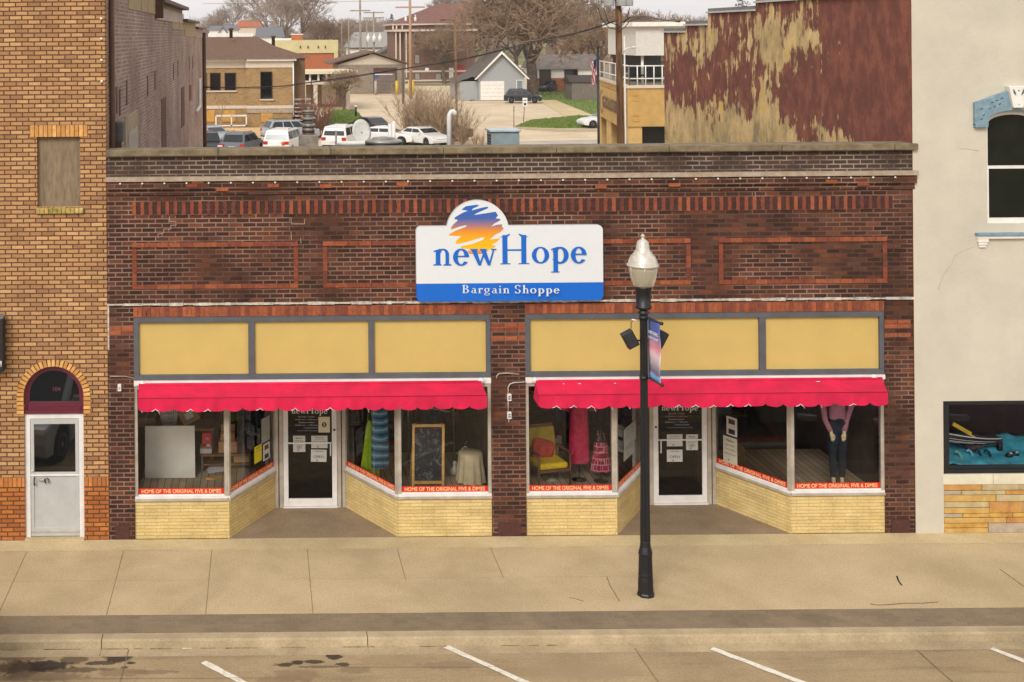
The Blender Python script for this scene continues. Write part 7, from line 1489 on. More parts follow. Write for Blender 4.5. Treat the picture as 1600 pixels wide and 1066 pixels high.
for k, px in enumerate((986,994,1012)): c_ = thing('patio_chair', 'low dark chair behind the glass guard of the roof patio', 'chair', (Xd(px,62),yP+2.5,z1+.14), group='chairs on the roof patio'); x_ = Xd(px,62)*1.03; b = MB(); b.box(x_-.25,x_+.25,yP+2.3,yP+2.8,z1+.5,z1+.56,M_BLK); b.build('seat', c_); b = MB(); b.obox((x_,yP+2.85,z1+.78),(.25,0,0),(0,.03,.0),(0,.04,.26),M_BLK); b.build('backrest', c_); 

# ---- trees
def tree_arrays(seed, H, spread, levels=6, trunk_r=.3, twig=.02, fork=.22, ang=34, up=.12, trunk_h=.22, kids=(3,4), shrink=.74, endtwigs=5):
    r = random.Random(seed); segs = []
    def rec(p, d_, L_, rad, lev):
        n = 3 if lev < 3 else 2; q = p
        for i in range(n):
            dd = (d_+Vector((r.uniform(-1,1),r.uniform(-1,1),r.uniform(-.5,1)*.6))*.16+Vector((0,0,up*.3))).normalized(); e = q+dd*(L_/n); segs.append((q,e,rad*(1-.25*i/n),rad*(1-.25*(i+1)/n),lev)); 
            if lev >= 2 and lev < levels and r.random() < .6: side(e, dd, L_*.5, rad*.4, lev+1)
            q = e; d_ = dd
        if lev >= levels:
            for k in range(endtwigs): v = (d_+Vector((r.uniform(-1,1),r.uniform(-1,1),r.uniform(-.6,1)))*.8).normalized(); segs.append((q,q+v*L_*r.uniform(.5,1.1),twig,twig*.5,lev+1))
            return
        k = r.randint(*kids); a0 = r.uniform(0,2*pi)
        for i in range(k):
            a = a0+2*pi*i/k+r.uniform(-.4,.4); th = radians(ang*r.uniform(.6,1.3)); ax1 = d_.cross(Vector((0,0,1))); ax1 = Vector((1,0,0)) if ax1.length < .01 else ax1.normalized(); ax2 = d_.cross(ax1)
            nd = (d_*cos(th)+(ax1*cos(a)+ax2*sin(a))*sin(th)*spread).normalized(); rec(q, nd, L_*shrink*r.uniform(.8,1.15), max(twig,rad*.62), lev+1)
    def side(p, d_, L_, rad, lev):
        a = r.uniform(0,2*pi); ax1 = d_.cross(Vector((0,0,1))); ax1 = Vector((1,0,0)) if ax1.length < .01 else ax1.normalized(); ax2 = d_.cross(ax1); nd = (d_*.5+(ax1*cos(a)+ax2*sin(a))*.9).normalized(); q = p+nd*L_; segs.append((p,q,max(twig,rad),twig,lev))
        for k in range(3): v = (nd+Vector((r.uniform(-1,1),r.uniform(-1,1),r.uniform(-.4,1)))*.7).normalized(); s = r.uniform(.3,1); segs.append((p+(q-p)*s,p+(q-p)*s+v*L_*.6,twig,twig*.5,lev+1))
    rec(Vector((0,0,0)), Vector((0,0,1)), H*trunk_h, trunk_r, 0)
    return segs
def segs_mesh(segs, n, name, m):
    A = np.array([s[0][:] for s in segs]); B = np.array([s[1][:] for s in segs]); ra = np.array([s[2] for s in segs]); rb = np.array([s[3] for s in segs])
    D = B-A; D /= np.maximum(np.linalg.norm(D,axis=1,keepdims=True),1e-6); ref = np.where(np.abs(D[:,2:3]) > .9, np.array([[1.,0,0]]), np.array([[0,0,1.]])); U = np.cross(D,ref); U /= np.linalg.norm(U,axis=1,keepdims=True); V = np.cross(D,U)
    k = len(segs); vs = np.zeros((k,2*n,3))
    for j in range(n):
        c, s = cos(2*pi*j/n), sin(2*pi*j/n); vs[:,j] = A+(U*c+V*s)*ra[:,None]; vs[:,n+j] = B+(U*c+V*s)*rb[:,None]
    base = np.arange(k)[:,None,None]*2*n; q = np.array([[j,(j+1)%n,n+(j+1)%n,n+j] for j in range(n)])[None]; fs = (base+q).reshape(-1,4)
    return vs.reshape(-1,3), fs
def np_mesh(name, vs, fs, m, smooth=False):
    me = bpy.data.meshes.new(name); nf, k = fs.shape
    me.vertices.add(len(vs)); me.vertices.foreach_set('co', vs.astype(np.float32).ravel()); me.loops.add(nf*k); me.loops.foreach_set('vertex_index', fs.astype(np.int32).ravel())
    me.polygons.add(nf); me.polygons.foreach_set('loop_start', np.arange(nf,dtype=np.int32)*k); me.update(); me.validate(); me.materials.append(m)
    if smooth: me.polygons.foreach_set('use_smooth', [True]*nf)
    return me
M_BK = mat('tree_bark', (104,88,74), .95, var=.25, scale=4); M_TW = mat('bare_twigs', (150,124,98), .95, var=.2, scale=.3); M_TW2 = mat('grey_twigs', (164,146,132), .95, var=.2, scale=.2); M_TW3 = mat('ochre_twigs', (172,146,116), .95, var=.15, scale=2); M_TW4 = mat('reddish_twigs', (138,96,76), .95, var=.15, scale=2)
TREEM = {}
def tree_kind(key, mb_, mt_, split=3, **kw):
    if key in TREEM: return TREEM[key]
    segs = tree_arrays(**kw); big = [s for s in segs if s[4] <= split-1]; small = [s for s in segs if s[4] >= split]
    v, f = segs_mesh(big, 7, '', None); me1 = np_mesh('trunk', v, f, mb_, True); v, f = segs_mesh(small, 3, '', None); me2 = np_mesh('crown', v, f, mt_)
    TREEM[key] = (me1, me2, segs); return TREEM[key]
def stem_shrub(key, m, seed, n, H, tilt, tw):
    r = random.Random(seed); sg_ = []
    for k in range(n):
        a = r.uniform(0,2*pi); th = radians(tilt)*r.random()**.6; d_ = Vector((sin(th)*cos(a),sin(th)*sin(a),cos(th))); p = Vector((.22*cos(a)*r.random(),.22*sin(a)*r.random(),0)); L_ = H*r.uniform(.6,1.05); nst_ = 7
        for i in range(nst_):
            d_ = (d_+Vector((r.uniform(-1,1),r.uniform(-1,1),r.uniform(-.4,.8)))*.1).normalized(); q = p+d_*(L_/nst_); rr = .032*(1-i/nst_)+tw; sg_.append((p,q,rr,rr*.85,0))
            if i >= 1:
                for j in range(4):
                    v = (d_+Vector((r.uniform(-1,1),r.uniform(-1,1),r.uniform(-.3,.6)))*.75).normalized(); l_ = L_*r.uniform(.1,.22); e = p+(q-p)*r.random(); sg_.append((e,e+v*l_,tw,tw*.7,1))
                    for h in range(3): v2 = (v+Vector((r.uniform(-1,1),r.uniform(-1,1),r.uniform(-.4,.7)))*.8).normalized(); e2 = e+v*l_*r.uniform(.3,1); sg_.append((e2,e2+v2*l_*r.uniform(.4,.8),tw*.8,tw*.5,1))
            p = q
    v, f = segs_mesh([s for s in sg_ if s[4] == 0], 4, '', None); me1 = np_mesh('trunk', v, f, m, True); v, f = segs_mesh([s for s in sg_ if s[4] == 1], 3, '', None); TREEM[key] = (me1, np_mesh('crown', v, f, m), None)
stem_shrub('fan', M_TW3, 61, 34, 4.2, 34, .011); stem_shrub('fan2', M_TW3, 67, 26, 4.0, 40, .011); stem_shrub('redfan', M_TW4, 71, 30, 3.6, 42, .012)
def plant_tree(name, label, cat, loc, key, s=1.0, rz=0, group=None):
    t = thing(name, label, cat, loc, rz, group); me1, me2, _ = TREEM[key]
    for nm, me in (('trunk',me1),('crown',me2)): o = bpy.data.objects.new(nm, me); COL.objects.link(o); o.parent = t
    t.scale = (s,s,s); return t
tree_kind('big', M_BK, M_TW, seed=11, H=17, spread=1.35, levels=6, trunk_r=.62, twig=.03, ang=40, trunk_h=.2, kids=(3,4), shrink=.78, endtwigs=4)
tree_kind('mid', M_BK, M_TW, seed=23, H=13, spread=1.2, levels=5, trunk_r=.4, twig=.03, ang=36, trunk_h=.24, kids=(3,4), shrink=.76, endtwigs=5)
tree_kind('tall', M_BK, M_TW2, seed=5, H=16, spread=.9, levels=5, trunk_r=.4, twig=.035, ang=32, trunk_h=.28, kids=(3,4), shrink=.78, endtwigs=5)
tree_kind('shrub', M_TW3, M_TW3, split=1, seed=31, H=5, spread=1.0, levels=4, trunk_r=.05, twig=.012, ang=24, trunk_h=.12, kids=(4,5), shrink=.86, endtwigs=4)
tree_kind('redshrub', M_TW4, M_TW4, split=1, seed=37, H=5, spread=1.3, levels=4, trunk_r=.09, twig=.016, ang=34, trunk_h=.16, kids=(4,5), shrink=.78, endtwigs=5)
tree_kind('sapling', M_TW3, M_TW3, split=1, seed=41, H=5, spread=.7, levels=3, trunk_r=.06, twig=.016, ang=30, trunk_h=.36, kids=(3,3), shrink=.6, endtwigs=4)
g = G(833,152,0); plant_tree('bare_tree', 'biggest bare tree with a thick forked trunk beside the blue garage', 'tree', g, 'big', 1.4, .4)
g = G(695,131,0); plant_tree('bare_tree', 'bare tree standing in front of the brown brick building', 'tree', g, 'mid', .95, 1.3)
g = G(538,172,0); plant_tree('small_tree', 'small bare tree on the lawn beside the drive-up canopy', 'tree', g, 'mid', .42, 2.0)
g = G(500,215,0); plant_tree('bare_shrub', 'reddish bare shrub left of the lawn by the white cars', 'shrub', g, 'redfan', 1.05, .4)
g = G(462,192,0); plant_tree('low_shrub', 'low reddish shrub below the office steps', 'shrub', g, 'redfan', .38, 1.4)
g = G(345,208,0); plant_tree('sapling', 'thin sapling in front of the office ramp rail', 'tree', g, 'sapling', .95, .4)
for i, (px, py, s, rz, lab) in enumerate([(645,222,1.0,.3,'leftmost tall pale bare shrub behind the parapet'),(672,224,1.1,1.7,'tallest pale bare shrub, second from the left behind the parapet'),(692,226,1.0,2.6,'pale bare shrub just left of the gooseneck vent pipe'),(722,227,.75,4.0,'smaller pale bare shrub right of the gooseneck vent pipe')]):
    g = G(px,py,0); plant_tree('bare_shrub', lab, 'shrub', g, ['fan','fan2'][i % 2], s*.98, rz, 'pale bare shrubs beyond the shop roof')
for px in (676,706,742,752):
    g = G(px,226,0); t = thing('grass_clump', {676:'dry grass clump at the foot of the tallest pale shrub',706:'dry grass clump at the foot of the light pole',742:'dry grass clump right of the smaller pale shrub',752:'rightmost dry grass clump left of the rooftop unit'}[px], 'ornamental grass', g, group='dry grass clumps behind the parapet'); r = random.Random(px); b = MB()
    for k in range(70): a = r.uniform(0,2*pi); l_ = r.uniform(.5,1.0); b.add([g+Vector((.1*cos(a),.1*sin(a),0)), g+Vector((.1*cos(a)+.03,.1*sin(a),0)), g+Vector(((.1+.6*l_*r.random())*cos(a),(.1+.6*l_*r.random())*sin(a),1.3*l_))], [(0,1,2)], M_TW3)
    b.build('blades', t)
TT = [(735,62,250,'tall',1.0),(772,60,240,'mid',1.35),(806,60,262,'mid',1.3),(870,60,225,'mid',1.3),(905,60,235,'mid',1.4),(938,60,215,'mid',1.1),(958,60,230,'mid',1.2),(1005,60,190,'mid',1.05),(1042,60,170,'mid',.95),(1085,60,160,'mid',.9),(1120,60,155,'mid',.85),
      (430,60,330,'tall',1.3),(468,60,290,'tall',1.25),(350,60,380,'tall',1.1),(505,60,310,'mid',1.2),(715,60,300,'tall',1.1),(845,60,300,'tall',1.2)]
LABT = ['bare tree immediately right of the brown building roof','bare tree behind the blue garage, left of the big tree','bare tree just behind the biggest tree on its left','bare tree just behind the biggest tree on its right','bare tree left of the transformer pole','bare tree seen just left of the transformer pole, nearer','bare tree right behind the transformer pole','bare tree above the patio canopy','bare tree above the white canopy box','bare tree behind the lower steps of the red wall','bare tree showing over the middle step of the red wall',
      'tall bare tree reaching the top of the photo above the office roof','tall forked bare tree above the beige parapet','bare tree at the far left above the grey roof','bare tree above the flat roofed beige building','bare tree rising behind the brown building','bare tree far behind the big tree']
for i, (px, py, d_, key, s) in enumerate(TT): plant_tree('bare_tree', LABT[i], 'tree', (Xd(px,d_),d_-D0,0), key, s, i*1.7, 'bare trees beyond the lot')
def conifer(px, d_, h_, label):
    x, y = Xd(px,d_), d_-D0; t = thing('conifer', label, 'tree', (x,y,0)); b = MB(); b.tube([(x,y,0),(x,y,h_*.9)], [.3,.05], M_BK, 6); b.build('trunk', t); r = random.Random(px); b = MB(); m = mat('conifer_green',(52,62,46),.95,var=.3,scale=.8)
    for k in range(900):
        f = r.random()**.8; z = h_*(.1+.88*f); R2 = h_*.27*(1-f)+.15; a = r.uniform(0,2*pi); q = Vector((x+R2*r.uniform(.5,1.05)*cos(a),y+R2*r.uniform(.5,1.05)*sin(a),z-R2*.25)); s_ = .5*(1.2-f*.6); b.add([q, q+Vector((s_*r.uniform(-1,1),s_*r.uniform(-1,1),s_*r.uniform(-.2,.8))), q+Vector((s_*r.uniform(-1,1),s_*r.uniform(-1,1),s_*r.uniform(-.6,.3)))], [(0,1,2)], m)
    b.build('crown', t)
conifer(612,340,14.5,'dark conifer above the pale grey shed roof'); conifer(372,300,8,'small dark conifer left of the orange roof'); conifer(425,330,11,'dark conifer right of the orange roof'); conifer(522,300,8,'dark evergreen right of the beige parapet building'); conifer(1160,170,15,'dark evergreen peeping over the third step of the red wall')
# distant woods as one mass
r = random.Random(99); VS = []; FS = []; off = 0
lib = []
for sd in (3,8,14):
    segs = tree_arrays(sd, 14, 1.2, levels=4, trunk_r=.3, twig=.045, ang=36, trunk_h=.24, kids=(3,4), shrink=.78, endtwigs=5); lib.append(segs_mesh(segs, 3, '', None))
for k in range(190):
    px = r.uniform(300,1240); d_ = r.uniform(370,620); s = r.uniform(.8,1.25); a = r.uniform(0,2*pi); v, f = lib[k % 3]; R = np.array([[cos(a),-sin(a),0],[sin(a),cos(a),0],[0,0,1]])
    VS.append((v*s)@R.T+np.array([Xd(px,d_),d_-D0,(d_-350)*.008])); FS.append(f+off); off += len(v)
o = bpy.data.objects.new('distant_woods', np_mesh('distant_woods', np.concatenate(VS), np.concatenate(FS), M_TW2)); COL.objects.link(o); o['kind'] = 'stuff'; o['label'] = 'grey bare woods along the horizon'
r = random.Random(5); b = MB(); m = mat('scrub_brown', (112,96,80), .95, var=.25, scale=.15)
for k in range(5200):
    px = r.uniform(290,1260); d_ = r.uniform(345,640); q = Vector((Xd(px,d_),d_-D0,r.uniform(0,9)*(.5+.5*r.random())+(d_-350)*.01)); s_ = r.uniform(.5,1.6); b.add([q, q+Vector((s_*r.uniform(-1,1),s_*r.uniform(-1,1),s_*r.uniform(0,1))), q+Vector((s_*r.uniform(-1,1),s_*r.uniform(-1,1),s_*r.uniform(-.5,.5)))], [(0,1,2)], m)
o = b.build('scrub'); o['kind'] = 'stuff'; o['label'] = 'brown scrub under the distant woods'

# ---- poles, wires, flag, signs
M_POLE = mat('pole_wood', (122,94,66), .9, var=.2, scale=4, stretch=(1,1,.2)); M_POLG = mat('pole_grey_wood', (150,136,118), .9, var=.15, scale=3)
Yp_ = 28.0; d = Yp_+D0; t = thing('utility_pole', 'stout brown utility pole with transformers standing in front of the tan block building', 'utility pole', (Xd(969,d),Yp_,0)); x = Xd(968,d)
b = MB(); b.tube([(x+.05,Yp_,0),(x,Yp_,6),(x-.06,Yp_,11.5)], [.16,.14,.12], mat('old_pole',(110,78,50),.95,var=.35,scale=3,stretch=(2,2,.3)), 12); b.build('pole', t)
b = MB(); b.tube([(x+.2,Yp_-.05,0),(x+.17,Yp_-.05,8.6)], .03, M_ALW, 6); b.build('conduit', t)
zt_ = Zd(960,10,d)
for k, (ox, w_) in enumerate(((-.48,.2),(.0,.2),(.3,.16))): b = MB(); b.lathe([(w_*.9,0),(w_,.03),(w_,.75),(w_*.9,.82),(.05,.86),(.05,1.0),(.001,1.02)], (x+ox,Yp_-.3,zt_), mat('transformer_grey',(176,178,176),.5,var=.08), 16); b.build('transformer', t)
b = MB(); b.box(x-.8,x+.6,Yp_-.15,Yp_-.05,zt_+.3,zt_+.4,M_POLE); b.build('crossarm', t)
for k, pts in enumerate(([(934,12),(940,30),(952,44),(965,46)],[(984,12),(980,30),(972,40),(965,44)],[(1000,28),(985,32),(975,44),(966,50)],[(944,14),(950,34),(966,40)])): b = MB(); b.tube([P(a,c,Yp_-.2) for a,c in pts], .018, M_LB, 5); b.build('service_cable', t)
b = MB(); q = [P(a,c,Yp_-.1) for a,c in ((972,84),(978,76),(988,74))]; b.tube(q, .025, M_ALW, 6); b.lathe([(.06,-.05),(.13,.0),(.001,.05)], q[-1]+Vector((.05,0,0)), M_ALW, 10); b.build('area_light', t)
def pole(px, pytop, d_, label, r_=.15, arms=(), tf=0, m=None, name='utility_pole', lean=0):
    x, y = Xd(px,d_), d_-D0; zt = Zd(px,pytop,d_); t = thing(name, label, 'utility pole', (x,y,0)); b = MB(); b.tube([(x+lean,y,0),(x,y,zt)], [r_,r_*.75], m or M_POLG, 8); b.build('pole', t)
    for w_, dz in arms: b = MB(); b.box(x-w_,x+w_,y-.15,y,zt-dz-.1,zt-dz+.1,m or M_POLG); b.build('crossarm', t)
    for k in range(tf): b = MB(); b.lathe([(.3,0),(.3,1.0),(.1,1.1),(.1,1.5)], (x+(k-1)*1.0,y-.5,zt-5.2), M_ALW, 10); b.build('transformer', t)
    return t
pole(563,0,200,'tall grey utility pole left of the garage gable',.2,((1.6,1.7),))
pole(584,18,215,'utility pole with three transformers behind the garage gable',.2,((1.7,.2),(1.8,1.1)),3)
pole(641,0,172,'tall tan utility pole in front of the brown building',.22,((2.0,1.0),),0,mat('pale_pole',(164,132,106),.9,var=.1))
pole(545,30,240,'thin grey pole above the beige building',.12); pole(534,28,260,'thinner grey pole left of its neighbour above the beige building',.1,((.4,.8),)); pole(573,32,230,'short grey pole just right of the tall one',.14)
pole(629,100,160,'short dark grey pole in front of the garage wall',.18,(),0,mat('dark_pole',(96,84,72),.9))
d_ = 110.0; x = Xd(711,d_); t = thing('light_pole', 'slim tan light pole rising behind the gooseneck vent', 'light pole', (x,d_-D0,0)); b = MB(); zt = Zd(711,31,d_); b.tube([(x+.1,d_-D0,0),(x,d_-D0,zt)], .1, M_POLE, 8); b.build('pole', t); b = MB(); b.tube([(x,d_-D0,zt-.05),(x-.6,d_-D0,zt+.02),(x-.9,d_-D0,zt-.02)], .05, M_POLE, 6); b.box(x-1.25,x-.85,d_-D0-.12,d_-D0+.12,zt-.1,zt+.05,M_BRN); b.build('lamp_arm', t)
def wire(label, pts, r_=.03, m=None, n=10):
    P3 = [P(a,c,Y) for a,c,Y in pts]; t = thing('overhead_cable', label, 'cable', P3[0]); o = []
    for i in range(len(P3)-1):
        for k in range(n): o.append(P3[i].lerp(P3[i+1], k/n))
    o.append(P3[-1]); b = MB(); b.tube(o, r_, m or M_LB, 5); b.build('line', t)
sg = [(318,136,36),(380,137,35.4),(440,135,34.8),(475,130,34.3),(520,124,33.8),(560,118,33),(620,109,32),(680,100,31.2),(720,93,30.6),(760,84,30),(800,74,29.6),(850,62,29.2),(900,52,28.8),(940,40,28.3),(965,31,28)]
wire('thick black cable sagging from the side wall to the transformer pole', sg, .022, n=3)
wire('second thin cable wound beside the thick sagging one', [(a,c+1.6+1.2*sin(a*.09),Y-.1) for a,c,Y in sg], .011, n=3)
wire('black cable running right from the transformer pole to the red wall', [(966,40,28),(985,27,27.5),(1010,26,24),(1035,31,20),(1062,34,15)], .025, n=4)
wire('thin faint wire at the level of the far roofs', [(318,33,120),(440,34,130),(545,31,150),(641,40,150),(760,36,160)], .03, M_POLG)
wire('topmost thin wire crossing above the far poles', [(318,6,150),(450,5,170),(563,2,178),(641,1,150)], .03, M_POLG)
q = P(667,109,30.9); t = thing('cable_tag', 'small grey square box hanging from the sagging cable', 'junction box', q); b = MB(); b.obox(q,(.07,0,-.015),(0,.03,0),(.02,0,.07),M_ALW); b.build('casing', t, bevel=.01); b = MB(); b.tube([q+Vector((0,0,.07)),q+Vector((0,0,.16))],.006,M_LB,5); b.build('hanger', t)
# flag
Yf_ = 33.0; d = Yf_+D0; x = Xd(934,d); t = thing('flagpole', 'black flagpole left of the tan block building', 'flagpole', (x,Yf_,0)); zt = Zd(934,76,d); b = MB(); b.tube([(x,Yf_,0),(x,Yf_,zt)], .055, M_LB, 10); b.build('pole', t); b = MB(); b.lathe([(.001,-.07),(.06,-.04),(.07,0),(.06,.04),(.001,.07)], (x,Yf_,zt+.06), M_LB, 12); b.build('finial', t)
fl = thing('flag', 'small stars and stripes flag hanging from the black flagpole', 'flag', (x,Yf_,Zd(930,110,d))); M_FR, M_FW, M_FB = mat('flag_red',(176,40,48),.8), mat('flag_white',(216,206,206),.8), mat('flag_blue',(52,52,92),.8)
z1_, z0_ = Zd(930,92,d), Zd(930,137,d); nx, nz = 12, 26; b = MB(); vs = []
for j in range(nz+1):
    g_ = j/nz
    for i in range(nx+1): f = i/nx; vs.append((x-.06-.27*f*(1-.25*abs(sin(3*g_)))-.04*g_, Yf_+.07*sin(f*9+g_*2), z1_-(z1_-z0_)*(g_*.86)-.16*f*(1-g_)-.25*f*g_*.4))
for j in range(nz):
    for i in range(nx):
        a = j*(nx+1)+i; st_ = int((i*1.0+j*.35)) % 3; m_ = M_FB if (j < 9 and i < 7) else (M_FR if st_ < 1.5 and (i+j//2) % 2 == 0 or st_ == 0 else M_FW); b.add([vs[a],vs[a+1],vs[a+nx+2],vs[a+nx+1]], [(0,1,2,3)], m_)
b.build('cloth', fl)
# parking signs
for px, pyb, pyt, w_, lab in ((818,190,153,.36,'white parking sign on a leaning post beside the black car'),(803,203,166,.1,'bare grey sign post left of the white parking sign')):
    g = G(px,pyb,0); zt = P(px,pyt,g.y).z; t = thing('sign_post', lab, 'sign', g); b = MB(); b.tube([g,(g.x+(.15 if w_ > .2 else 0),g.y,zt)], .045, M_GAL, 6); b.build('post', t); b = MB(); xx = g.x+(.15 if w_ > .2 else 0)
    b.box(xx-w_/2*1.3,xx+w_/2*1.3,g.y-.06,g.y-.03,zt-(.85 if w_ > .2 else .5),zt+.0,M_WH if w_ > .2 else M_GAL); pl = b.build('sign_plate', t)
    if w_ > .2: b = MB(); b.box(xx-.12,xx+.12,g.y-.065,g.y-.06,zt-.75,zt-.5,M_FB); b.box(xx-.14,xx+.14,g.y-.065,g.y-.06,zt-.3,zt-.2,M_INK2); b.build('print', pl)
g = G(556,182,0); t = thing('path_light', 'short black post light on the lawn edge', 'post light', g); b = MB(); b.tube([g,g+Vector((0,0,1.0))], .12, M_LB, 10); b.build('post', t); b = MB(); b.lathe([(.14,1.0),(.14,1.15),(.001,1.2)], g, M_WH, 10); b.build('lamp_head', t)

# ---- cars
M_TY = mat('tyre', (24,24,25), .9, var=.1); M_RIM = mat('rim', (150,150,150), .35, metal=.6); M_CG = mat('car_glass', (28,32,34), .08, var=.1, spec=.6); M_TL = mat('tail_light', (170,24,30), .3); M_HL = mat('head_light', (216,216,212), .2); M_PLT = mat('number_plate', (200,200,196), .5)
def paint(n_, c): 
    m = mat('car_paint_'+n_, c, .28, var=.02, scale=.5, spec=.6); return m
def car(label, loc, rz, col_, kind='suv', name='parked_car', cat='car'):
    t = thing(name, label, cat, (0,0,0), 0, 'cars parked in the lots behind the shop')
    if kind == 'suv': Lh, W, H, belt, hood = 2.35, .94, 1.72, 1.02, 1.05; prof = [(-2.33,.45),(-2.35,.7),(-2.28,1.02),(-2.2,1.06),(1.05,1.08),(1.9,.98),(2.25,.84),(2.34,.6),(2.3,.35),(1.9,.28),(-2.0,.28)]; gh = [(-2.18,1.05),(-1.85,1.62),(-1.6,1.7),(.1,1.72),(.45,1.66),(1.2,1.07)]
    elif kind == 'big': Lh, W, H, belt, hood = 2.6, 1.0, 1.92, 1.12, 1.12; prof = [(-2.55,.5),(-2.58,.8),(-2.54,1.12),(-2.48,1.18),(1.3,1.2),(2.3,1.12),(2.55,.95),(2.58,.6),(2.5,.4),(2.1,.32),(-2.3,.32)]; gh = [(-2.48,1.16),(-2.3,1.78),(-2.1,1.88),(.4,1.9),(.75,1.82),(1.4,1.19)]
    else: Lh, W, H, belt, hood = 2.4, .92, 1.45, .92, .95; prof = [(-2.38,.5),(-2.4,.75),(-2.3,.96),(-1.6,1.0),(1.0,.98),(1.9,.86),(2.3,.72),(2.4,.52),(2.35,.32),(1.9,.24),(-2.1,.24)]; gh = [(-1.85,.97),(-1.1,1.38),(-.8,1.43),(.0,1.44),(.3,1.38),(1.15,.98)]
    wheels = [(-Lh*.6,),(Lh*.62,)]; R = .36 if kind != 'sedan' else .33
    # body outline with wheel arches cut in
    bot = []
    for wx in (Lh*.62, -Lh*.6):
        bot += [(wx+(R+.07)*cos(radians(a)), R+(R+.07)*sin(radians(a))) for a in range(-12,193,17)]
    top = [p for p in prof if p[1] > .33]; low = prof[0][1]
    poly = top+[(top[-1][0]-.06,.3)]+bot+[(top[0][0]+.06,.3)]
    b = MB(); n = len(poly); rows = [(-W,.0),(-W*.985,.0),(W*.985,0),(W,0)]
    def shrink(y, z): return y*(1-.06*max(0,(z-.75)))
    vs = []
    for y in (-W, W):
        for x_, z_ in poly: vs.append((x_, shrink(y,z_), z_))
    b.add(vs, [tuple(range(n)), tuple(range(2*n-1,n-1,-1))]+[(i, n+i, n+(i+1)%n, (i+1)%n) for i in range(n)], col_); bd = b.build('body', t, bevel=.05)
    b = MB(); k = len(gh); rw = W*.8; vs = []
    zb_, zt_ = gh[0][1], max(p[1] for p in gh)
    def wy(z): f = (z-zb_)/(zt_-zb_); return W*.95*(1-f)+rw*f
    for s in (-1,1):
        for x_, z_ in gh: vs.append((x_, s*wy(z_), z_))
    b.add(vs, [tuple(range(k)), tuple(range(2*k-1,k-1,-1))]+[(i,k+i,k+(i+1)%k,(i+1)%k) for i in range(k)], col_); b.build('cabin', t, bevel=.04)
    def ghx(z, rear):   # x along the rear / front pillar line at height z
        pts = gh[:3] if rear else gh[::-1][:3]
        for (xa,za),(xb,zb__) in zip(pts,pts[1:]):
            if za <= z <= zb__: return xa+(xb-xa)*(z-za)/(zb__-za+1e-9)
        return pts[-1][0]
    za, zc = zb_+.07, zt_-.13
    for s in (-1,1):      # side windows
        xr0, xr1 = ghx(za,True)+.2, ghx(zc,True)+.16; xf0, xf1 = ghx(za,False)-.22, ghx(zc,False)-.12; cuts = (.36,.68) if kind != 'sedan' else (.5,)
        segs_ = [0]+list(cuts)+[1]
        for a, c in zip(segs_, segs_[1:]):
            a2, c2 = a+(.02 if a > 0 else 0), c-(.02 if c < 1 else 0)
            q = [(xr0+(xf0-xr0)*a2, za),(xr0+(xf0-xr0)*c2, za),(xr1+(xf1-xr1)*c2, zc),(xr1+(xf1-xr1)*a2, zc)]
            b = MB(); b.add([(x_, s*(wy(z_)+.012), z_) for x_, z_ in q]+[(x_, s*(wy(z_)-.02), z_) for x_, z_ in q], [(0,1,2,3),(7,6,5,4),(0,4,5,1),(1,5,6,2),(2,6,7,3),(3,7,4,0)], M_CG); b.build('side_window', t)
    for rear, nm in ((True,'rear_window'),(False,'windscreen')):
        sg_ = -1 if rear else 1; x0_, x1_ = ghx(za,rear), ghx(zc+.03,rear); q = [(x0_+sg_*.02, -wy(za)*.86, za),(x0_+sg_*.02, wy(za)*.86, za),(x1_+sg_*.02, wy(zc)*.86, zc+.03),(x1_+sg_*.02, -wy(zc)*.86, zc+.03)]
        b = MB(); b.add(q+[(v[0]-sg_*.04,v[1],v[2]) for v in q], [(0,1,2,3),(7,6,5,4),(0,4,5,1),(1,5,6,2),(2,6,7,3),(3,7,4,0)], M_CG); b.build(nm, t)
    for wx in (Lh*.62, -Lh*.6):
        for s in (-1,1):
            b = MB(); c_ = Vector((wx, s*(W-.22), R)); b.lathe([(R*.6,0),(R,.02),(R,.2),(R*.6,.22)], c_, M_TY, 20, axis=(0,s,0)); wv2 = b.build('wheel', t); b = MB(); b.lathe([(R*.62,.2),(R*.62,.225),(R*.5,.205),(.05,.22),(.001,.225)], c_, M_RIM, 12, axis=(0,s,0)); b.build('rim', wv2)
    for s in (-1,1):
        b = MB(); b.box(-Lh*.985-.02,-Lh*.985+.25,s*W*.62,s*W*.965,belt-.28,belt-.02,M_TL); b.build('tail_light', t, bevel=.02); b = MB(); b.box(Lh*.9,Lh*.965,s*W*.58,s*W*.95,.62 if kind == 'sedan' else .72,.75 if kind == 'sedan' else .9,M_HL); b.build('headlight', t, bevel=.02); b = MB(); b.obox((gh[-1][0]-.35,s*(W+.09),belt+.12),(.05,0,0),(0,.1,0),(0,0,.07),col_); b.build('mirror', t, bevel=.02)
    b = MB(); b.box(-Lh*.985-.035,-Lh*.985+.02,-.26,.26,.68,.82,M_PLT); b.build('number_plate', t); b = MB(); b.box(Lh*.94,Lh*.985,-.5,.5,.45,.62,M_BLK); b.build('grille', t)
    b = MB(); b.box(-Lh*.99,-Lh*.9,-W*.9,W*.9,.32,.52,M_BLK); b.box(Lh*.9,Lh*.975,-W*.85,W*.85,.3,.42,M_BLK); b.build('bumper', t)
    if kind != 'sedan':
        for s in (-1,1): b = MB(); b.tube([(-1.7,s*rw*.9,zt_+.0),(-1.6,s*rw*.9,zt_+.06),(.0,s*rw*.9,zt_+.06),(.1,s*rw*.9,zt_+.0)], .02, M_BLK, 6); b.build('roof_rail', t)
    t.location = loc; t.rotation_euler = (0,0,rz); return t
def carloc(px, dist): return Vector((Xd(px,dist), dist-D0, 0))
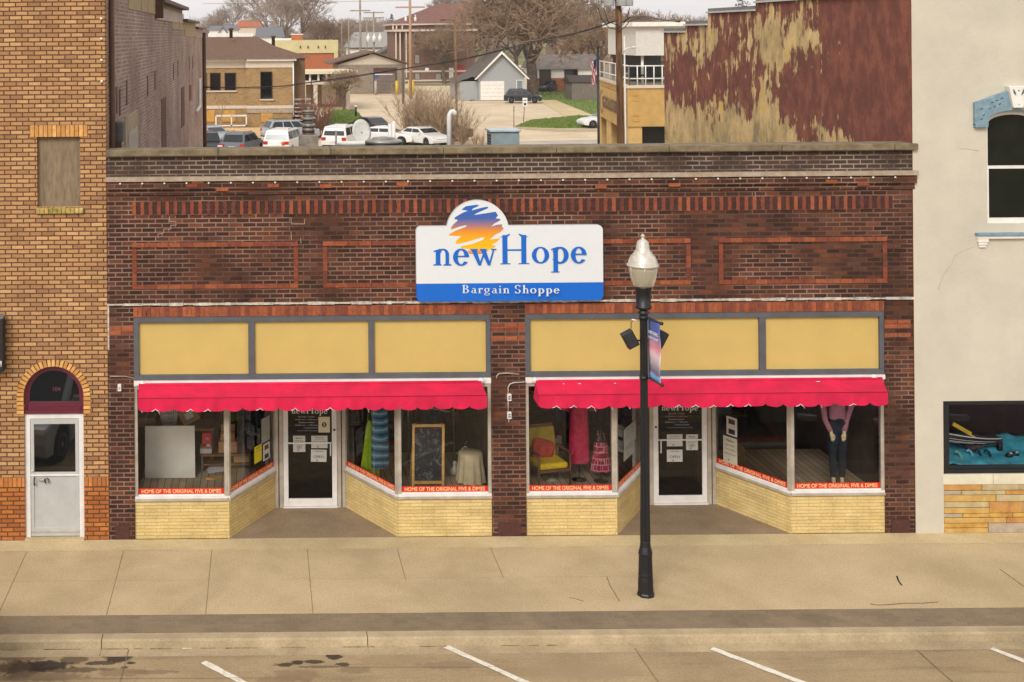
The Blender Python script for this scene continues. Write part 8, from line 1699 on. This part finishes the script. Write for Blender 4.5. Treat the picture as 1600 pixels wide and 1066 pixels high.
SLV = paint('silver',(150,156,160)); WHT = paint('white',(216,214,210)); BLK_ = paint('black',(24,26,34)); GRY = paint('slate',(86,94,100)); DRD = paint('charcoal',(44,48,52)); MRN = paint('maroon',(84,30,34))
car('slate grey sport utility vehicle with its back to the street, left of the white one', carloc(378,93), radians(71), GRY, 'suv')
wc = car('white sport utility vehicle with an orange emblem on its back', carloc(444,94), radians(74), WHT, 'big')
b = MB(); wc.rotation_euler = (0,0,0); wc.location = (0,0,0); b.lathe([(.16,0),(.16,.01),(.001,.012)], (-2.6,-.55,.95), mat('emblem_orange',(230,120,30),.4), 16, axis=(-1,0,0)); b.lathe([(.09,0.012),(.09,.02),(.001,.022)], (-2.6,-.6,.95), mat('emblem_red',(200,40,30),.4), 12, axis=(-1,0,0)); b.build('door_emblem', wc); wc.location = carloc(444,94); wc.rotation_euler = (0,0,radians(74))
car('white large utility vehicle with a grey roof window, right of the roof chimney', carloc(535,97), radians(70), WHT, 'big')
car('charcoal sedan with wide red tail lights beyond the satellite dish', carloc(575,113), radians(118), DRD, 'sedan')
car('white sedan facing right behind the round roof ventilator', carloc(602,101), radians(-22), WHT, 'sedan')
car('silver pickup-height vehicle behind the white one with the emblem', carloc(452,106), radians(20), SLV, 'suv')
car('black car with its nose to the street at the far left of the lot', carloc(322,93), radians(-82), BLK_, 'suv')
car('silver car behind the slate grey vehicle at the left', carloc(330,103), radians(-60), SLV, 'sedan')
car('white car half hidden behind the pale shrubs', carloc(660,100), radians(-60), WHT, 'sedan'); car('maroon car behind the tallest pale shrub', carloc(690,104), radians(200), MRN, 'sedan')
car('black sport utility vehicle parked side on before the blue garage', G(817,161,0), radians(-12), BLK_, 'suv')
car('dark grey car facing the camera on the drive beside the biggest tree', G(859,143,0), radians(-140), DRD, 'suv')
car('silver car at the near kerb, mirrored in the tan building door glass', Vector((-4.76,-5.92,ZR)), math.atan2(.97,-.25), SLV, 'suv')
car('maroon car parked at the near kerb on the right, reflected in the display glass', Vector((15.6,-6.0,ZR)), math.atan2(.97,-.25), MRN, 'suv')
car('black car at the near kerb, mirrored in the far right show window', Vector((12.5,-6.1,ZR)), math.atan2(.97,-.25), BLK_, 'suv')
car('white car nosing out from behind the flagpole', G(945,199,0), radians(188), WHT, 'sedan')

# ---- thin haze over the far blocks
m = bpy.data.materials.new('haze_air'); m.use_nodes = True; n_ = m.node_tree.nodes; n_.clear()
o_ = n_.new('ShaderNodeOutputMaterial'); v_ = n_.new('ShaderNodeVolumePrincipled'); v_.inputs['Color'].default_value = (.95,.95,.97,1); v_.inputs['Density'].default_value = .00022; v_.inputs['Anisotropy'].default_value = .2
m.node_tree.links.new(v_.outputs[0], o_.inputs['Volume'])
b = MB(); b.box(-880,880,-60,1380,-1.5,34,m); hz = b.build('haze'); hz['kind'] = 'stuff'
